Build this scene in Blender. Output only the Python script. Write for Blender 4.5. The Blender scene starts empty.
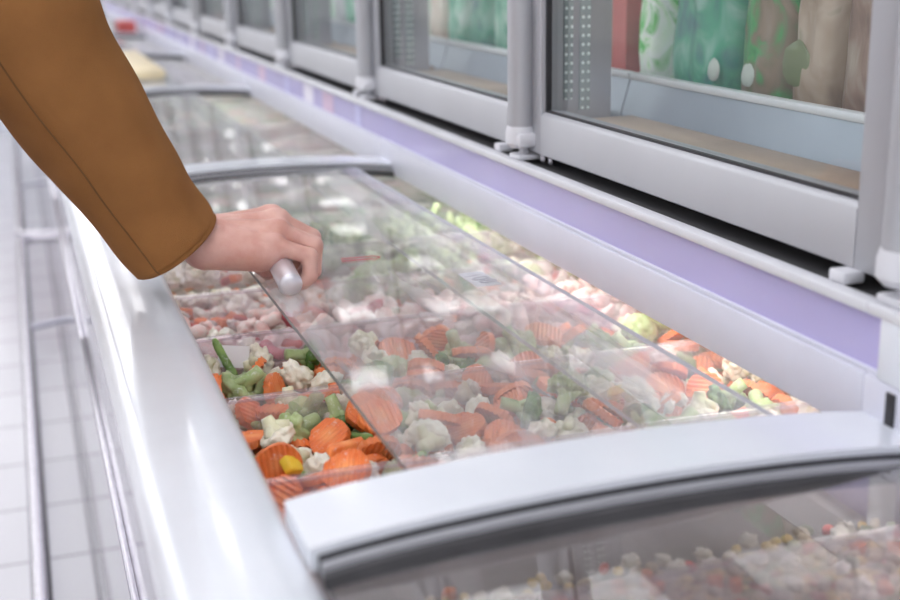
import bpy, bmesh, math, random
import numpy as np
from mathutils import Vector, Matrix, Quaternion, noise
S = bpy.context.scene
COL = S.collection

# ---------------------------------------------------------------- camera, world, light, exposure
cam_d = bpy.data.cameras.new('camera')
cam = bpy.data.objects.new('camera', cam_d); COL.objects.link(cam)
CW = Matrix(((.945598, .102764, -.308681), (-.324885, .248226, -.912597), (-.017159, .963236, .268109)))
R3 = np.array(CW)
U, _, Vt = np.linalg.svd(R3); R3 = U @ Vt
m4 = Matrix([list(R3[0]) + [0], list(R3[1]) + [0], list(R3[2]) + [1.3], [0, 0, 0, 1]])
cam.matrix_world = m4
cam_d.sensor_width = 36; cam_d.lens = 50; cam_d.clip_start = .02; cam_d.clip_end = 200
cam_d.dof.use_dof = True; cam_d.dof.focus_distance = 1.25; cam_d.dof.aperture_fstop = 4.2
S.camera = cam

W = bpy.data.worlds.new('store_light'); S.world = W; W.use_nodes = True
bg = W.node_tree.nodes['Background']
bg.inputs['Color'].default_value = (1.0, .985, 1.0, 1); bg.inputs['Strength'].default_value = .62
S.view_settings.view_transform = 'Standard'; S.view_settings.look = 'None'
S.view_settings.gamma = 1; S.view_settings.use_curve_mapping = False
S.view_settings.exposure = .56
S.cycles.transparent_max_bounces = 40
S.cycles.max_bounces = 8
S.cycles.sample_clamp_indirect = 6
LIGHT_EMIT = 5.5

# ---------------------------------------------------------------- materials
def new_mat(name):
    m = bpy.data.materials.new(name); m.use_nodes = True
    nt = m.node_tree; b = nt.nodes.get('Principled BSDF'); o = nt.nodes.get('Material Output')
    return m, nt, b, o
def N(nt, t, **kw):
    n = nt.nodes.new(t)
    for k, v in kw.items(): setattr(n, k, v)
    return n
def c4(c): return (c[0], c[1], c[2], 1)
def mat(name, col, rough=.4, metal=0, var=.06, scale=20, bump=0, bscale=200, spec=.5, coat=0, emit=None, rnd=0):
    """principled surface with a little procedural variation"""
    m, nt, b, o = new_mat(name)
    tc = N(nt, 'ShaderNodeTexCoord'); nz = N(nt, 'ShaderNodeTexNoise')
    nz.inputs['Scale'].default_value = scale; nz.inputs['Detail'].default_value = 4
    nt.links.new(tc.outputs['Object'], nz.inputs['Vector'])
    rp = N(nt, 'ShaderNodeValToRGB')
    rp.color_ramp.elements[0].position = .3; rp.color_ramp.elements[1].position = .7
    rp.color_ramp.elements[0].color = c4([max(0, x * (1 - var)) for x in col])
    rp.color_ramp.elements[1].color = c4([min(1, x * (1 + var)) for x in col])
    nt.links.new(nz.outputs['Fac'], rp.inputs['Fac'])
    out = rp.outputs['Color']
    if rnd:
        oi = N(nt, 'ShaderNodeObjectInfo'); hs = N(nt, 'ShaderNodeHueSaturation')
        mr = N(nt, 'ShaderNodeMapRange'); mr.inputs['To Min'].default_value = 1 - rnd; mr.inputs['To Max'].default_value = 1 + rnd
        nt.links.new(oi.outputs['Random'], mr.inputs['Value']); nt.links.new(mr.outputs['Result'], hs.inputs['Value'])
        nt.links.new(out, hs.inputs['Color']); out = hs.outputs['Color']
    nt.links.new(out, b.inputs['Base Color'])
    b.inputs['Roughness'].default_value = rough; b.inputs['Metallic'].default_value = metal
    b.inputs['Specular IOR Level'].default_value = spec; b.inputs['Coat Weight'].default_value = coat
    b.inputs['Coat Roughness'].default_value = .08
    if bump:
        n2 = N(nt, 'ShaderNodeTexNoise'); n2.inputs['Scale'].default_value = bscale; n2.inputs['Detail'].default_value = 3
        bp = N(nt, 'ShaderNodeBump'); bp.inputs['Strength'].default_value = bump; bp.inputs['Distance'].default_value = .002
        nt.links.new(tc.outputs['Object'], n2.inputs['Vector']); nt.links.new(n2.outputs['Fac'], bp.inputs['Height'])
        nt.links.new(bp.outputs['Normal'], b.inputs['Normal'])
    if emit:
        b.inputs['Emission Color'].default_value = c4(emit[0]); b.inputs['Emission Strength'].default_value = emit[1]
    return m
def veg_mat(name, col, col2=None, frost=.35, fscale=160, rough=.42, rnd=.12, ring=None):
    """frozen food: two-tone noise, patchy white frost, a per-piece brightness"""
    m, nt, b, o = new_mat(name)
    col2 = col2 or [x * .72 for x in col]
    tc = N(nt, 'ShaderNodeTexCoord'); n1 = N(nt, 'ShaderNodeTexNoise'); n1.inputs['Scale'].default_value = 70; n1.inputs['Detail'].default_value = 5
    nt.links.new(tc.outputs['Object'], n1.inputs['Vector'])
    r1 = N(nt, 'ShaderNodeValToRGB'); r1.color_ramp.elements[0].position = .35; r1.color_ramp.elements[1].position = .62
    r1.color_ramp.elements[0].color = c4(col2); r1.color_ramp.elements[1].color = c4(col)
    nt.links.new(n1.outputs['Fac'], r1.inputs['Fac']); out = r1.outputs['Color']
    if ring:                                   # pale core of a root slice
        gr = N(nt, 'ShaderNodeVectorMath', operation='LENGTH'); nt.links.new(tc.outputs['Object'], gr.inputs[0])
        mr0 = N(nt, 'ShaderNodeMapRange'); mr0.inputs['From Min'].default_value = ring[0]; mr0.inputs['From Max'].default_value = ring[1]
        nt.links.new(gr.outputs['Value'], mr0.inputs['Value'])
        mx0 = N(nt, 'ShaderNodeMix', data_type='RGBA'); nt.links.new(mr0.outputs['Result'], mx0.inputs['Factor'])
        mx0.inputs['A'].default_value = c4(ring[2]); nt.links.new(out, mx0.inputs['B']); out = mx0.outputs['Result']
    oi = N(nt, 'ShaderNodeObjectInfo'); hs = N(nt, 'ShaderNodeHueSaturation'); mr = N(nt, 'ShaderNodeMapRange')
    mr.inputs['To Min'].default_value = 1 - rnd; mr.inputs['To Max'].default_value = 1 + rnd
    nt.links.new(oi.outputs['Random'], mr.inputs['Value']); nt.links.new(mr.outputs['Result'], hs.inputs['Value']); nt.links.new(out, hs.inputs['Color'])
    n2 = N(nt, 'ShaderNodeTexNoise'); n2.inputs['Scale'].default_value = fscale; n2.inputs['Detail'].default_value = 6; n2.inputs['Roughness'].default_value = .7
    ad = N(nt, 'ShaderNodeVectorMath', operation='ADD'); nt.links.new(tc.outputs['Object'], ad.inputs[0]); nt.links.new(oi.outputs['Random'], ad.inputs[1])
    nt.links.new(ad.outputs['Vector'], n2.inputs['Vector'])
    r2 = N(nt, 'ShaderNodeValToRGB'); r2.color_ramp.elements[0].position = .62 - frost * .22; r2.color_ramp.elements[1].position = .80 - frost * .1
    r2.color_ramp.elements[1].color = (.8, .8, .8, 1)
    nt.links.new(n2.outputs['Fac'], r2.inputs['Fac'])
    mx = N(nt, 'ShaderNodeMix', data_type='RGBA'); nt.links.new(r2.outputs['Color'], mx.inputs['Factor'])
    nt.links.new(hs.outputs['Color'], mx.inputs['A']); mx.inputs['B'].default_value = (.9, .91, .93, 1)
    nt.links.new(mx.outputs['Result'], b.inputs['Base Color']); b.inputs['Roughness'].default_value = rough
    bp = N(nt, 'ShaderNodeBump'); bp.inputs['Strength'].default_value = .35; bp.inputs['Distance'].default_value = .0015
    nt.links.new(n2.outputs['Fac'], bp.inputs['Height']); nt.links.new(bp.outputs['Normal'], b.inputs['Normal'])
    return m
def glass_mat(name, tint=(.97, .985, .98), haze=0, hazecol=(.9, .88, .93), boost=1.0, ior=1.5, rough=0.0):
    """pane: fresnel mirror over a clear, faintly tinted body; 'haze' is the film of frost and dust on it"""
    m, nt, b, o = new_mat(name); nt.nodes.remove(b)
    tr = N(nt, 'ShaderNodeBsdfTransparent'); tr.inputs['Color'].default_value = c4(tint)
    gl = N(nt, 'ShaderNodeBsdfGlossy'); gl.inputs['Roughness'].default_value = rough; gl.inputs['Color'].default_value = (1, 1, 1, 1)
    fr = N(nt, 'ShaderNodeFresnel'); fr.inputs['IOR'].default_value = ior
    a = N(nt, 'ShaderNodeMath', operation='MULTIPLY'); a.inputs[1].default_value = 2 * boost
    d = N(nt, 'ShaderNodeMath', operation='ADD'); d.inputs[1].default_value = 1
    q = N(nt, 'ShaderNodeMath', operation='DIVIDE'); nt.links.new(fr.outputs[0], a.inputs[0]); nt.links.new(fr.outputs[0], d.inputs[0])
    nt.links.new(a.outputs[0], q.inputs[0]); nt.links.new(d.outputs[0], q.inputs[1])
    ge = N(nt, 'ShaderNodeNewGeometry'); iv = N(nt, 'ShaderNodeMath', operation='SUBTRACT'); iv.inputs[0].default_value = 1
    nt.links.new(ge.outputs['Backfacing'], iv.inputs[1])
    k = N(nt, 'ShaderNodeMath', operation='MULTIPLY', use_clamp=True); nt.links.new(q.outputs[0], k.inputs[0]); nt.links.new(iv.outputs[0], k.inputs[1])
    base = tr.outputs[0]
    if haze:
        df = N(nt, 'ShaderNodeBsdfDiffuse'); df.inputs['Color'].default_value = c4(hazecol)
        tl = N(nt, 'ShaderNodeBsdfTranslucent'); tl.inputs['Color'].default_value = c4(hazecol)
        hm = N(nt, 'ShaderNodeMixShader'); hm.inputs[0].default_value = .5
        nt.links.new(df.outputs[0], hm.inputs[1]); nt.links.new(tl.outputs[0], hm.inputs[2])
        tc = N(nt, 'ShaderNodeTexCoord'); mp = N(nt, 'ShaderNodeMapping'); mp.inputs['Scale'].default_value = (26, 4, 4)
        nz = N(nt, 'ShaderNodeTexNoise'); nz.inputs['Scale'].default_value = 1.0; nz.inputs['Detail'].default_value = 3
        nt.links.new(tc.outputs['Object'], mp.inputs['Vector']); nt.links.new(mp.outputs['Vector'], nz.inputs['Vector'])
        hr = N(nt, 'ShaderNodeMapRange'); hr.inputs['From Min'].default_value = .35; hr.inputs['From Max'].default_value = .7
        hr.inputs['To Min'].default_value = haze * .5; hr.inputs['To Max'].default_value = haze * 1.5
        nt.links.new(nz.outputs['Fac'], hr.inputs['Value'])
        m0 = N(nt, 'ShaderNodeMixShader'); nt.links.new(hr.outputs['Result'], m0.inputs[0])
        nt.links.new(tr.outputs[0], m0.inputs[1]); nt.links.new(hm.outputs[0], m0.inputs[2]); base = m0.outputs[0]
    mx = N(nt, 'ShaderNodeMixShader'); nt.links.new(k.outputs[0], mx.inputs[0]); nt.links.new(base, mx.inputs[1]); nt.links.new(gl.outputs[0], mx.inputs[2])
    nt.links.new(mx.outputs[0], o.inputs['Surface'])
    return m
def tile_mat():
    m, nt, b, o = new_mat('white_floor_tile')
    tc = N(nt, 'ShaderNodeTexCoord'); mp = N(nt, 'ShaderNodeMapping'); mp.inputs['Location'].default_value = (.25, -.016, 0)
    br = N(nt, 'ShaderNodeTexBrick'); br.offset = 0; br.squash = 1
    br.inputs['Scale'].default_value = 1; br.inputs['Brick Width'].default_value = .30; br.inputs['Row Height'].default_value = .30
    br.inputs['Mortar Size'].default_value = .0045; br.inputs['Mortar Smooth'].default_value = .1
    br.inputs['Color1'].default_value = (.50, .50, .54, 1); br.inputs['Color2'].default_value = (.47, .47, .51, 1); br.inputs['Mortar'].default_value = (.20, .19, .22, 1)
    nt.links.new(tc.outputs['Object'], mp.inputs['Vector']); nt.links.new(mp.outputs['Vector'], br.inputs['Vector'])
    nt.links.new(br.outputs['Color'], b.inputs['Base Color']); b.inputs['Roughness'].default_value = .22
    return m
def dots_mat():
    """light grey perforated strip"""
    m, nt, b, o = new_mat('perforated_strip')
    tc = N(nt, 'ShaderNodeTexCoord'); sp = N(nt, 'ShaderNodeSeparateXYZ'); nt.links.new(tc.outputs['Object'], sp.inputs[0])
    vals = []
    for ax, per in (('X', .0075), ('Z', .011)):
        a = N(nt, 'ShaderNodeMath', operation='PINGPONG'); a.inputs[1].default_value = per / 2
        nt.links.new(sp.outputs[ax], a.inputs[0])
        s = N(nt, 'ShaderNodeMath', operation='POWER'); s.inputs[1].default_value = 2; nt.links.new(a.outputs[0], s.inputs[0]); vals.append(s)
    ad = N(nt, 'ShaderNodeMath', operation='ADD'); nt.links.new(vals[0].outputs[0], ad.inputs[0]); nt.links.new(vals[1].outputs[0], ad.inputs[1])
    lt = N(nt, 'ShaderNodeMath', operation='LESS_THAN'); lt.inputs[1].default_value = .0021 ** 2; nt.links.new(ad.outputs[0], lt.inputs[0])
    mx = N(nt, 'ShaderNodeMix', data_type='RGBA'); nt.links.new(lt.outputs[0], mx.inputs['Factor'])
    mx.inputs['A'].default_value = (.27, .33, .34, 1); mx.inputs['B'].default_value = (.85, .93, .92, 1)
    nt.links.new(mx.outputs['Result'], b.inputs['Base Color']); b.inputs['Roughness'].default_value = .4
    return m
M = {}
M['white'] = mat('white_enamel', (.70, .735, .80), .22, coat=.4, var=.02)
M['liner'] = mat('liner_white', (.78, .76, .80), .4, var=.03)
M['panel'] = mat('polished_panel', (.70, .68, .75), .07, metal=.85, var=.015, scale=3)
M['steel'] = mat('brushed_steel', (.47, .46, .50), .24, metal=1, var=.05, scale=40)
M['alu'] = mat('satin_aluminium', (.43, .44, .475), .45, metal=.35, var=.03, scale=8)
M['alu_dark'] = mat('dull_aluminium', (.42, .43, .48), .35, metal=.7, var=.05)
M['beam'] = mat('grey_white_beam', (.63, .645, .75), .35, var=.02)
M['lav'] = mat('lavender_strip', (.45, .42, .71), .38, var=.05, scale=4, coat=.3)
M['knob'] = mat('satin_handle', (.74, .73, .79), .33, metal=.6, var=.02)
M['black'] = mat('black_rubber', (.02, .02, .025), .5, var=.2)
M['dark'] = mat('dark_recess', (.05, .05, .055), .7, var=.2)  # near-black: plinth colour, also shade painted into gaps
M['plast'] = mat('pale_plastic', (.64, .65, .70), .35, var=.03)
M['tray'] = mat('blue_grey_tray', (.33, .38, .45), .3, var=.08, scale=6, metal=.2)
M['trayedge'] = mat('tray_edge', (.68, .70, .73), .3, var=.03)
M['sill'] = mat('beige_sill', (.44, .33, .25), .5, var=.3, scale=5)
M['cavity'] = mat('cabinet_lining', (.42, .40, .42), .5, var=.05)
M['glass'] = glass_mat('lid_glass', haze=.22, boost=.68)
M['nglass'] = glass_mat('near_lid_glass', tint=(.80, .79, .79), haze=.14, hazecol=(.62, .60, .60), boost=1.0)  # darker tint and grey haze paint in dark reflections over the food
M['rglass'] = glass_mat('rear_lid_glass', haze=.14, boost=.14)
M['dglass'] = glass_mat('door_glass', tint=(.95, .97, .97), haze=.0, boost=.5)
M['acryl'] = glass_mat('acrylic', tint=(.95, .93, .95), haze=.16, hazecol=(.80, .72, .80), boost=.6)
M['gedge'] = mat('glass_edge', (.20, .22, .23), .25, var=.1)
M['gpale'] = mat('pale_glass_edge', (.52, .55, .56), .25, var=.05)
M['paper'] = mat('white_paper', (.85, .84, .88), .6, var=.02)
M['ink'] = mat('grey_ink', (.12, .12, .15), .6, var=.05)
M['redink'] = mat('red_ink', (.55, .06, .10), .5, var=.05)
M['floor'] = tile_mat(); M['dots'] = dots_mat()
M['ceil'] = mat('ceiling_white', (.8, .8, .8), .8, var=.02)
M['inlamp'] = mat('freezer_lamp', (.9, .9, .85), .5, var=.01, emit=((1, .955, .90), 7.0))
M['dimlamp'] = mat('dim_freezer_lamp', (.9, .9, .85), .5, var=.01, emit=((1, .96, .92), 2.2))
M['lamp'] = mat('lamp_diffuser', (.9, .9, .9), .5, var=.01, emit=((1, .99, 1), LIGHT_EMIT))

# ---------------------------------------------------------------- mesh helpers
class MB:
    def __init__(s): s.b = bmesh.new()
    def box(s, x0, x1, y0, y1, z0, z1, bev=0, seg=2):
        t = bmesh.new(); bmesh.ops.create_cube(t, size=1)
        for v in t.verts: v.co = Vector((x0 + (v.co.x + .5) * (x1 - x0), y0 + (v.co.y + .5) * (y1 - y0), z0 + (v.co.z + .5) * (z1 - z0)))
        if bev: bmesh.ops.bevel(t, geom=list(t.edges), offset=bev, segments=seg, affect='EDGES', profile=.5)
        s.add(t); return s
    def add(s, t, mtx=None):
        if mtx is not None: t.transform(mtx)
        me = bpy.data.meshes.new('t'); t.to_mesh(me); t.free(); s.b.from_mesh(me); bpy.data.meshes.remove(me); return s
    def prism(s, prof, y0, y1, mi=0):
        """closed XZ profile swept along Y"""
        a = [s.b.verts.new((x, y0, z)) for x, z in prof]; c = [s.b.verts.new((x, y1, z)) for x, z in prof]
        n = len(prof); fs = []
        for i in range(n): fs.append(s.b.faces.new((a[i], a[(i + 1) % n], c[(i + 1) % n], c[i])))
        fs.append(s.b.faces.new(a[::-1])); fs.append(s.b.faces.new(c))
        for f in fs: f.material_index = mi
        return s
    def tube(s, pts, r, seg=12, caps=True):
        pts = [Vector(p) for p in pts]; n = len(pts); rs = r if isinstance(r, (list, tuple)) else [r] * n
        rings = []; up = None
        for i, p in enumerate(pts):
            d = (pts[min(i + 1, n - 1)] - pts[max(i - 1, 0)]).normalized()
            if up is None:
                up = Vector((0, 0, 1)) if abs(d.z) < .9 else Vector((1, 0, 0))
            u = (up - d * up.dot(d)).normalized(); w = d.cross(u); up = u
            rings.append([s.b.verts.new(p + (u * math.cos(2 * math.pi * k / seg) + w * math.sin(2 * math.pi * k / seg)) * rs[i]) for k in range(seg)])
        for i in range(n - 1):
            for k in range(seg): s.b.faces.new((rings[i][k], rings[i][(k + 1) % seg], rings[i + 1][(k + 1) % seg], rings[i + 1][k]))
        if caps: s.b.faces.new(rings[0][::-1]); s.b.faces.new(rings[-1])
        return s
    def sheet(s, xs, zs, y0, y1, th, mi_edge=1):
        """curved pane: polyline in XZ, thickness th, edges get material 1"""
        n = len(xs); q = []
        for z_off in (0, th):
            q.append([[s.b.verts.new((xs[i], y, zs[i] + z_off)) for i in range(n)] for y in (y0, y1)])
        for i in range(n - 1):
            s.b.faces.new((q[1][0][i], q[1][0][i + 1], q[1][1][i + 1], q[1][1][i]))
            s.b.faces.new((q[0][0][i], q[0][1][i], q[0][1][i + 1], q[0][0][i + 1]))
            for y in (0, 1):
                f = s.b.faces.new((q[0][y][i], q[0][y][i + 1], q[1][y][i + 1], q[1][y][i])); f.material_index = mi_edge
        for i in (0, n - 1):
            f = s.b.faces.new((q[0][0][i], q[0][1][i], q[1][1][i], q[1][0][i])); f.material_index = mi_edge + (1 if i and mi_edge else 0)
        return s
    def mesh(s, name, mats, smooth=True, sharp=35, recalc=True):
        if recalc: bmesh.ops.recalc_face_normals(s.b, faces=list(s.b.faces))
        for f in s.b.faces: f.smooth = smooth
        if smooth:
            for e in s.b.edges:
                if len(e.link_faces) == 2 and e.calc_face_angle(0) > math.radians(sharp): e.smooth = False
        me = bpy.data.meshes.new(name); s.b.to_mesh(me); s.b.free()
        for m in (mats if isinstance(mats, (list, tuple)) else [mats]): me.materials.append(m)
        return me
    def build(s, name, mats, parent=None, **k):
        return link(name, s.mesh(name, mats, **k), parent)
def link(name, me, parent=None):
    o = bpy.data.objects.new(name, me); COL.objects.link(o)
    if parent:
        o.parent = parent
        o.matrix_parent_inverse = Matrix.Translation(parent.location).inverted() if parent.type == 'EMPTY' else Matrix()
    return o
def tag(o, label=None, cat=None, group=None, kind=None):
    if label: o['label'] = label
    if cat: o['category'] = cat
    if group: o['group'] = group
    if kind: o['kind'] = kind
    return o
def thing(name, loc, label, cat, group=None):
    o = bpy.data.objects.new(name, None); COL.objects.link(o); o.location = loc; o.empty_display_size = .05
    return tag(o, label, cat, group)
def text_mesh(txt, size, mtx, m, name, parent, ext=.0004):
    cu = bpy.data.curves.new('t', 'FONT'); cu.body = txt; cu.size = size; cu.extrude = ext; cu.align_x = 'CENTER'; cu.align_y = 'CENTER'
    to = bpy.data.objects.new('t', cu); COL.objects.link(to)
    bpy.context.view_layer.update()
    me = bpy.data.meshes.new_from_object(to.evaluated_get(bpy.context.evaluated_depsgraph_get()))
    bpy.data.objects.remove(to); me.transform(mtx); me.materials.append(m)
    return link(name, me, parent)

# ---------------------------------------------------------------- food shapes (prototypes, sizes in metres)
def lump(r, nb, amp, seed, sub=3, squash=(1, 1, 1), fine=.06, hemi=False):
    rng = random.Random(seed); bm = bmesh.new(); bmesh.ops.create_icosphere(bm, subdivisions=sub, radius=1)
    cs = []
    while len(cs) < nb:
        v = Vector((rng.gauss(0, 1), rng.gauss(0, 1), rng.gauss(0, 1))).normalized()
        if hemi and v.z < -.25: continue
        if all((v - c).length > 1.5 / math.sqrt(nb) for c in cs) or rng.random() < .03: cs.append(v)
    off = Vector((seed * 3.1, seed * 1.7, 0))
    for v in bm.verts:
        d = v.co.normalized(); m = min((d - c).length for c in cs) * math.sqrt(nb) / 2
        h = 1 - amp + amp * math.sqrt(max(0, 1 - min(1, m) ** 2))
        h += fine * noise.noise(d * 9 + off) + fine * 1.6 * noise.noise(d * 3 + off)
        if hemi and d.z < -.2: h *= 1 - .5 * min(1, (-d.z - .2) / .8)
        v.co = Vector((d.x * squash[0], d.y * squash[1], d.z * squash[2])) * h * r
    return bm
def carrot_bm(r, t, seed, pitch=.0052, amp=.0009):
    rng = random.Random(seed); bm = bmesh.new(); nx = 72; ny = 8; top = []; bot = []
    ph = rng.random() * 6; e = rng.uniform(.86, 1.0)
    for i in range(nx + 1):
        a = math.pi * i / nx; x = -r * math.cos(a); w = r * e * math.sin(a) * (1 + .05 * math.sin(3 * a + ph)); w = max(w, r * .04)
        z = amp * math.sin(2 * math.pi * x / pitch + ph); rt = []; rb = []
        for j in range(ny + 1):
            y = w * (2 * j / ny - 1)
            rt.append(bm.verts.new((x, y, z + t / 2))); rb.append(bm.verts.new((x, y, z - t / 2)))
        top.append(rt); bot.append(rb)
    for i in range(nx):
        for j in range(ny):
            bm.faces.new((top[i][j], top[i + 1][j], top[i + 1][j + 1], top[i][j + 1]))
            bm.faces.new((bot[i][j], bot[i][j + 1], bot[i + 1][j + 1], bot[i + 1][j]))
        bm.faces.new((top[i][0], bot[i][0], bot[i + 1][0], top[i + 1][0]))
        bm.faces.new((top[i][ny], top[i + 1][ny], bot[i + 1][ny], bot[i][ny]))
    for i in (0, nx):
        for j in range(ny): bm.faces.new((top[i][j], top[i][j + 1], bot[i][j + 1], bot[i][j]))
    return bm
def dice_bm(sx, sy, sz, seed, bev=.2):
    rng = random.Random(seed); bm = bmesh.new(); bmesh.ops.create_cube(bm, size=1)
    for v in bm.verts: v.co += Vector((rng.uniform(-.12, .12), rng.uniform(-.12, .12), rng.uniform(-.12, .12)))
    bmesh.ops.bevel(bm, geom=list(bm.edges), offset=bev, segments=2, affect='EDGES', profile=.5)
    for v in bm.verts: v.co = Vector((v.co.x * sx, v.co.y * sy, v.co.z * sz))
    return bm
def bend_tube(L, r, bend, seed, flat=1.0, taper=.45, seg=10, n=12):
    rng = random.Random(seed); m = MB(); pts = []; rs = []
    for i in range(n + 1):
        t = i / n; a = (t - .5) * bend
        R = L / max(abs(bend), .01)
        pts.append((R * math.sin(a), R * (1 - math.cos(a)), 0)); e = min(t, 1 - t) * 2
        rs.append(r * (taper + (1 - taper) * min(1, e * 3) ** .5) * (1 + .06 * rng.uniform(-1, 1)))
    m.tube(pts, rs, seg)
    for v in m.b.verts: v.co.z *= flat
    return m.b
V = {}
V['carrot'] = veg_mat('carrot_orange', (.84, .235, .06), (.74, .16, .035), frost=.2, ring=(.003, .013, (.90, .36, .13)))
V['cauli'] = veg_mat('cauliflower_white', (.90, .87, .76), (.76, .71, .56), frost=.3, rnd=.08)
V['caulistem'] = veg_mat('cauliflower_stem', (.80, .78, .60), (.72, .72, .48), frost=.2, rnd=.06)
V['broc'] = veg_mat('broccoli_green', (.12, .26, .05), (.045, .12, .02), frost=.25, rnd=.2)
V['brocstem'] = veg_mat('broccoli_stem', (.46, .55, .28), (.32, .43, .17), frost=.25, rnd=.15)
V['bean'] = veg_mat('bean_green', (.25, .40, .11), (.13, .25, .06), frost=.3, rnd=.2)
V['pea'] = veg_mat('pea_green', (.30, .48, .14), (.22, .38, .10), frost=.25)
V['yellow'] = veg_mat('pepper_yellow', (.90, .66, .06), (.85, .54, .03), frost=.15)
V['corn'] = veg_mat('corn_yellow', (.80, .58, .16), (.70, .45, .10), frost=.35)
V['red'] = veg_mat('pepper_red', (.72, .07, .03), (.5, .035, .02), frost=.15)
V['orange'] = veg_mat('dice_orange', (.88, .26, .06), (.78, .17, .03), frost=.2)
V['white'] = veg_mat('dice_white', (.90, .88, .80), (.80, .76, .62), frost=.3)
V['pink'] = veg_mat('seafood_pink', (.88, .76, .72), (.80, .46, .42), frost=.4)
V['seared'] = veg_mat('seafood_red', (.56, .13, .16), (.42, .06, .09), frost=.25)
V['beige'] = veg_mat('mix_beige', (.62, .52, .38), (.46, .36, .24), frost=.3)
V['olive'] = veg_mat('mix_olive', (.26, .30, .14), (.15, .19, .07), frost=.3)
# kind: (object name, label noun, category, [(mesh, material, child name or None, child mesh, child material)])
P = []                       # flat list of prototypes; the baked piles refer to them by index
def proto(kind, bm, m, child=None, cbm=None, cm=None):
    a = MB(); a.b = bm; me = a.mesh(kind, V[m], sharp=72 if 'slice' in kind else 50 if 'cube' in kind or 'stick' in kind else 120)
    ch = None
    if child: c = MB(); c.b = cbm; ch = (child, c.mesh(kind + '_' + child, V[cm], sharp=100))
    P.append((kind, me, ch)); return len(P) - 1
def stem_bm(r0, r1, L, z0, seed):
    m = MB(); rng = random.Random(seed); pts = []; rs = []
    for i in range(6):
        t = i / 5; pts.append((.15 * L * math.sin(t * 2 + seed), .1 * L * t, z0 - L * t)); rs.append(r0 + (r1 - r0) * t)
    m.tube(pts, rs, 10)
    for k in range(3):
        a = k * 2.1 + seed; m.tube([(0, 0, z0 - L * .35), (r0 * 1.6 * math.cos(a), r0 * 1.6 * math.sin(a), z0 + L * .1)], [r0 * .7, r0 * .5], 8)
    return m.b
for i, r in enumerate((.0145, .0175, .0205, .0235)): proto('carrot_slice', carrot_bm(r, .0075, i + 1), 'carrot')           # 0-3
for i, r in enumerate((.0115, .0148, .0182)):
    proto('cauliflower_floret', lump(r, 40, .32, i + 11, 4, (1.1, .85, .8), fine=.11, hemi=True), 'cauli', 'stem', stem_bm(r * .5, r * .3, r * .8, -r * .2, i), 'caulistem')   # 4-6
for i, r in enumerate((.0145, .0185)):
    proto('broccoli_floret', lump(r, 42, .3, i + 21, 4, (1.05, .95, .72), fine=.1, hemi=True), 'broc', 'stem', stem_bm(r * .36, r * .32, r * 1.25, -r * .2, i + 5), 'brocstem')   # 7-8
proto('green_bean_piece', bend_tube(.040, .0050, .5, 1), 'bean'); proto('green_bean_piece', bend_tube(.032, .0055, .25, 2), 'bean')   # 9-10
proto('green_bean_piece', bend_tube(.052, .0048, .9, 3), 'bean')                                                        # 11
proto('pea', lump(.0052, 3, .05, 5, 3, fine=.03), 'pea')                                                                # 12
proto('yellow_pepper_cube', dice_bm(.014, .012, .008, 3), 'yellow')                                                      # 13
proto('red_pepper_strip', bend_tube(.034, .0065, 1.0, 4, flat=.5), 'red')                                               # 14
proto('orange_carrot_cube', dice_bm(.013, .012, .011, 5), 'orange')                                                      # 15
proto('white_vegetable_crumb', lump(.0095, 12, .35, 6, 3, (1.2, .85, .7), fine=.22), 'white')                                       # 16
proto('white_vegetable_chunk', lump(.0125, 14, .38, 7, 3, (1.15, .9, .65), fine=.25), 'white')                                      # 17
proto('pink_seafood_piece', bend_tube(.052, .0100, 2.2, 8, flat=.8, taper=.3), 'pink')                                  # 18
proto('pink_seafood_piece', lump(.016, 12, .3, 9, 3, (1.35, .85, .55), fine=.25), 'pink')                                             # 19
proto('red_seafood_piece', bend_tube(.050, .0075, 1.2, 10, flat=.7, taper=.3), 'seared')                                # 20
proto('corn_kernel', lump(.0058, 4, .12, 11, 2, (1.1, .9, .8)), 'corn')                                                 # 21
proto('beige_bean', lump(.0068, 4, .1, 12, 2, (1.35, .85, .8)), 'beige')                                                # 22
proto('red_bean', lump(.0068, 4, .1, 13, 2, (1.35, .85, .8)), 'red')                                                    # 23
proto('olive_pepper_cube', dice_bm(.012, .010, .008, 14), 'olive')                                                       # 24
proto('broccoli_floret', lump(.021, 36, .3, 31, 4, (1.0, .95, .8), fine=.1, hemi=True), 'brocstem', 'stem', stem_bm(.0075, .007, .024, -.004, 3), 'brocstem')   # 25 pale green
proto('carrot_stick', dice_bm(.040, .013, .010, 15, .12), 'carrot')                                                      # 26
# bins along the chest: (y0, y1, mean food height)
BINS = {'dice': (.668, .796, .872), 'slim': (.816, .905, .866), 'near': (.911, 1.103, .866), 'mid': (1.109, 1.306, .862), 'sea': (1.312, 1.492, .868), 'hand': (1.498, 1.69, .872),
        'far': (1.696, 1.98, .870)}
BX0, BX1 = .150, .752
def bed_z(key, x, y):
    """height of the packed mass under the loose top pieces of a bin"""
    y0, y1, h = BINS[key]
    t = (y - y0) / (y1 - y0)
    return h - .034 - .012 * t * t + .005 * noise.noise(Vector((x * 14, y * 14, 3)))
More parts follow.
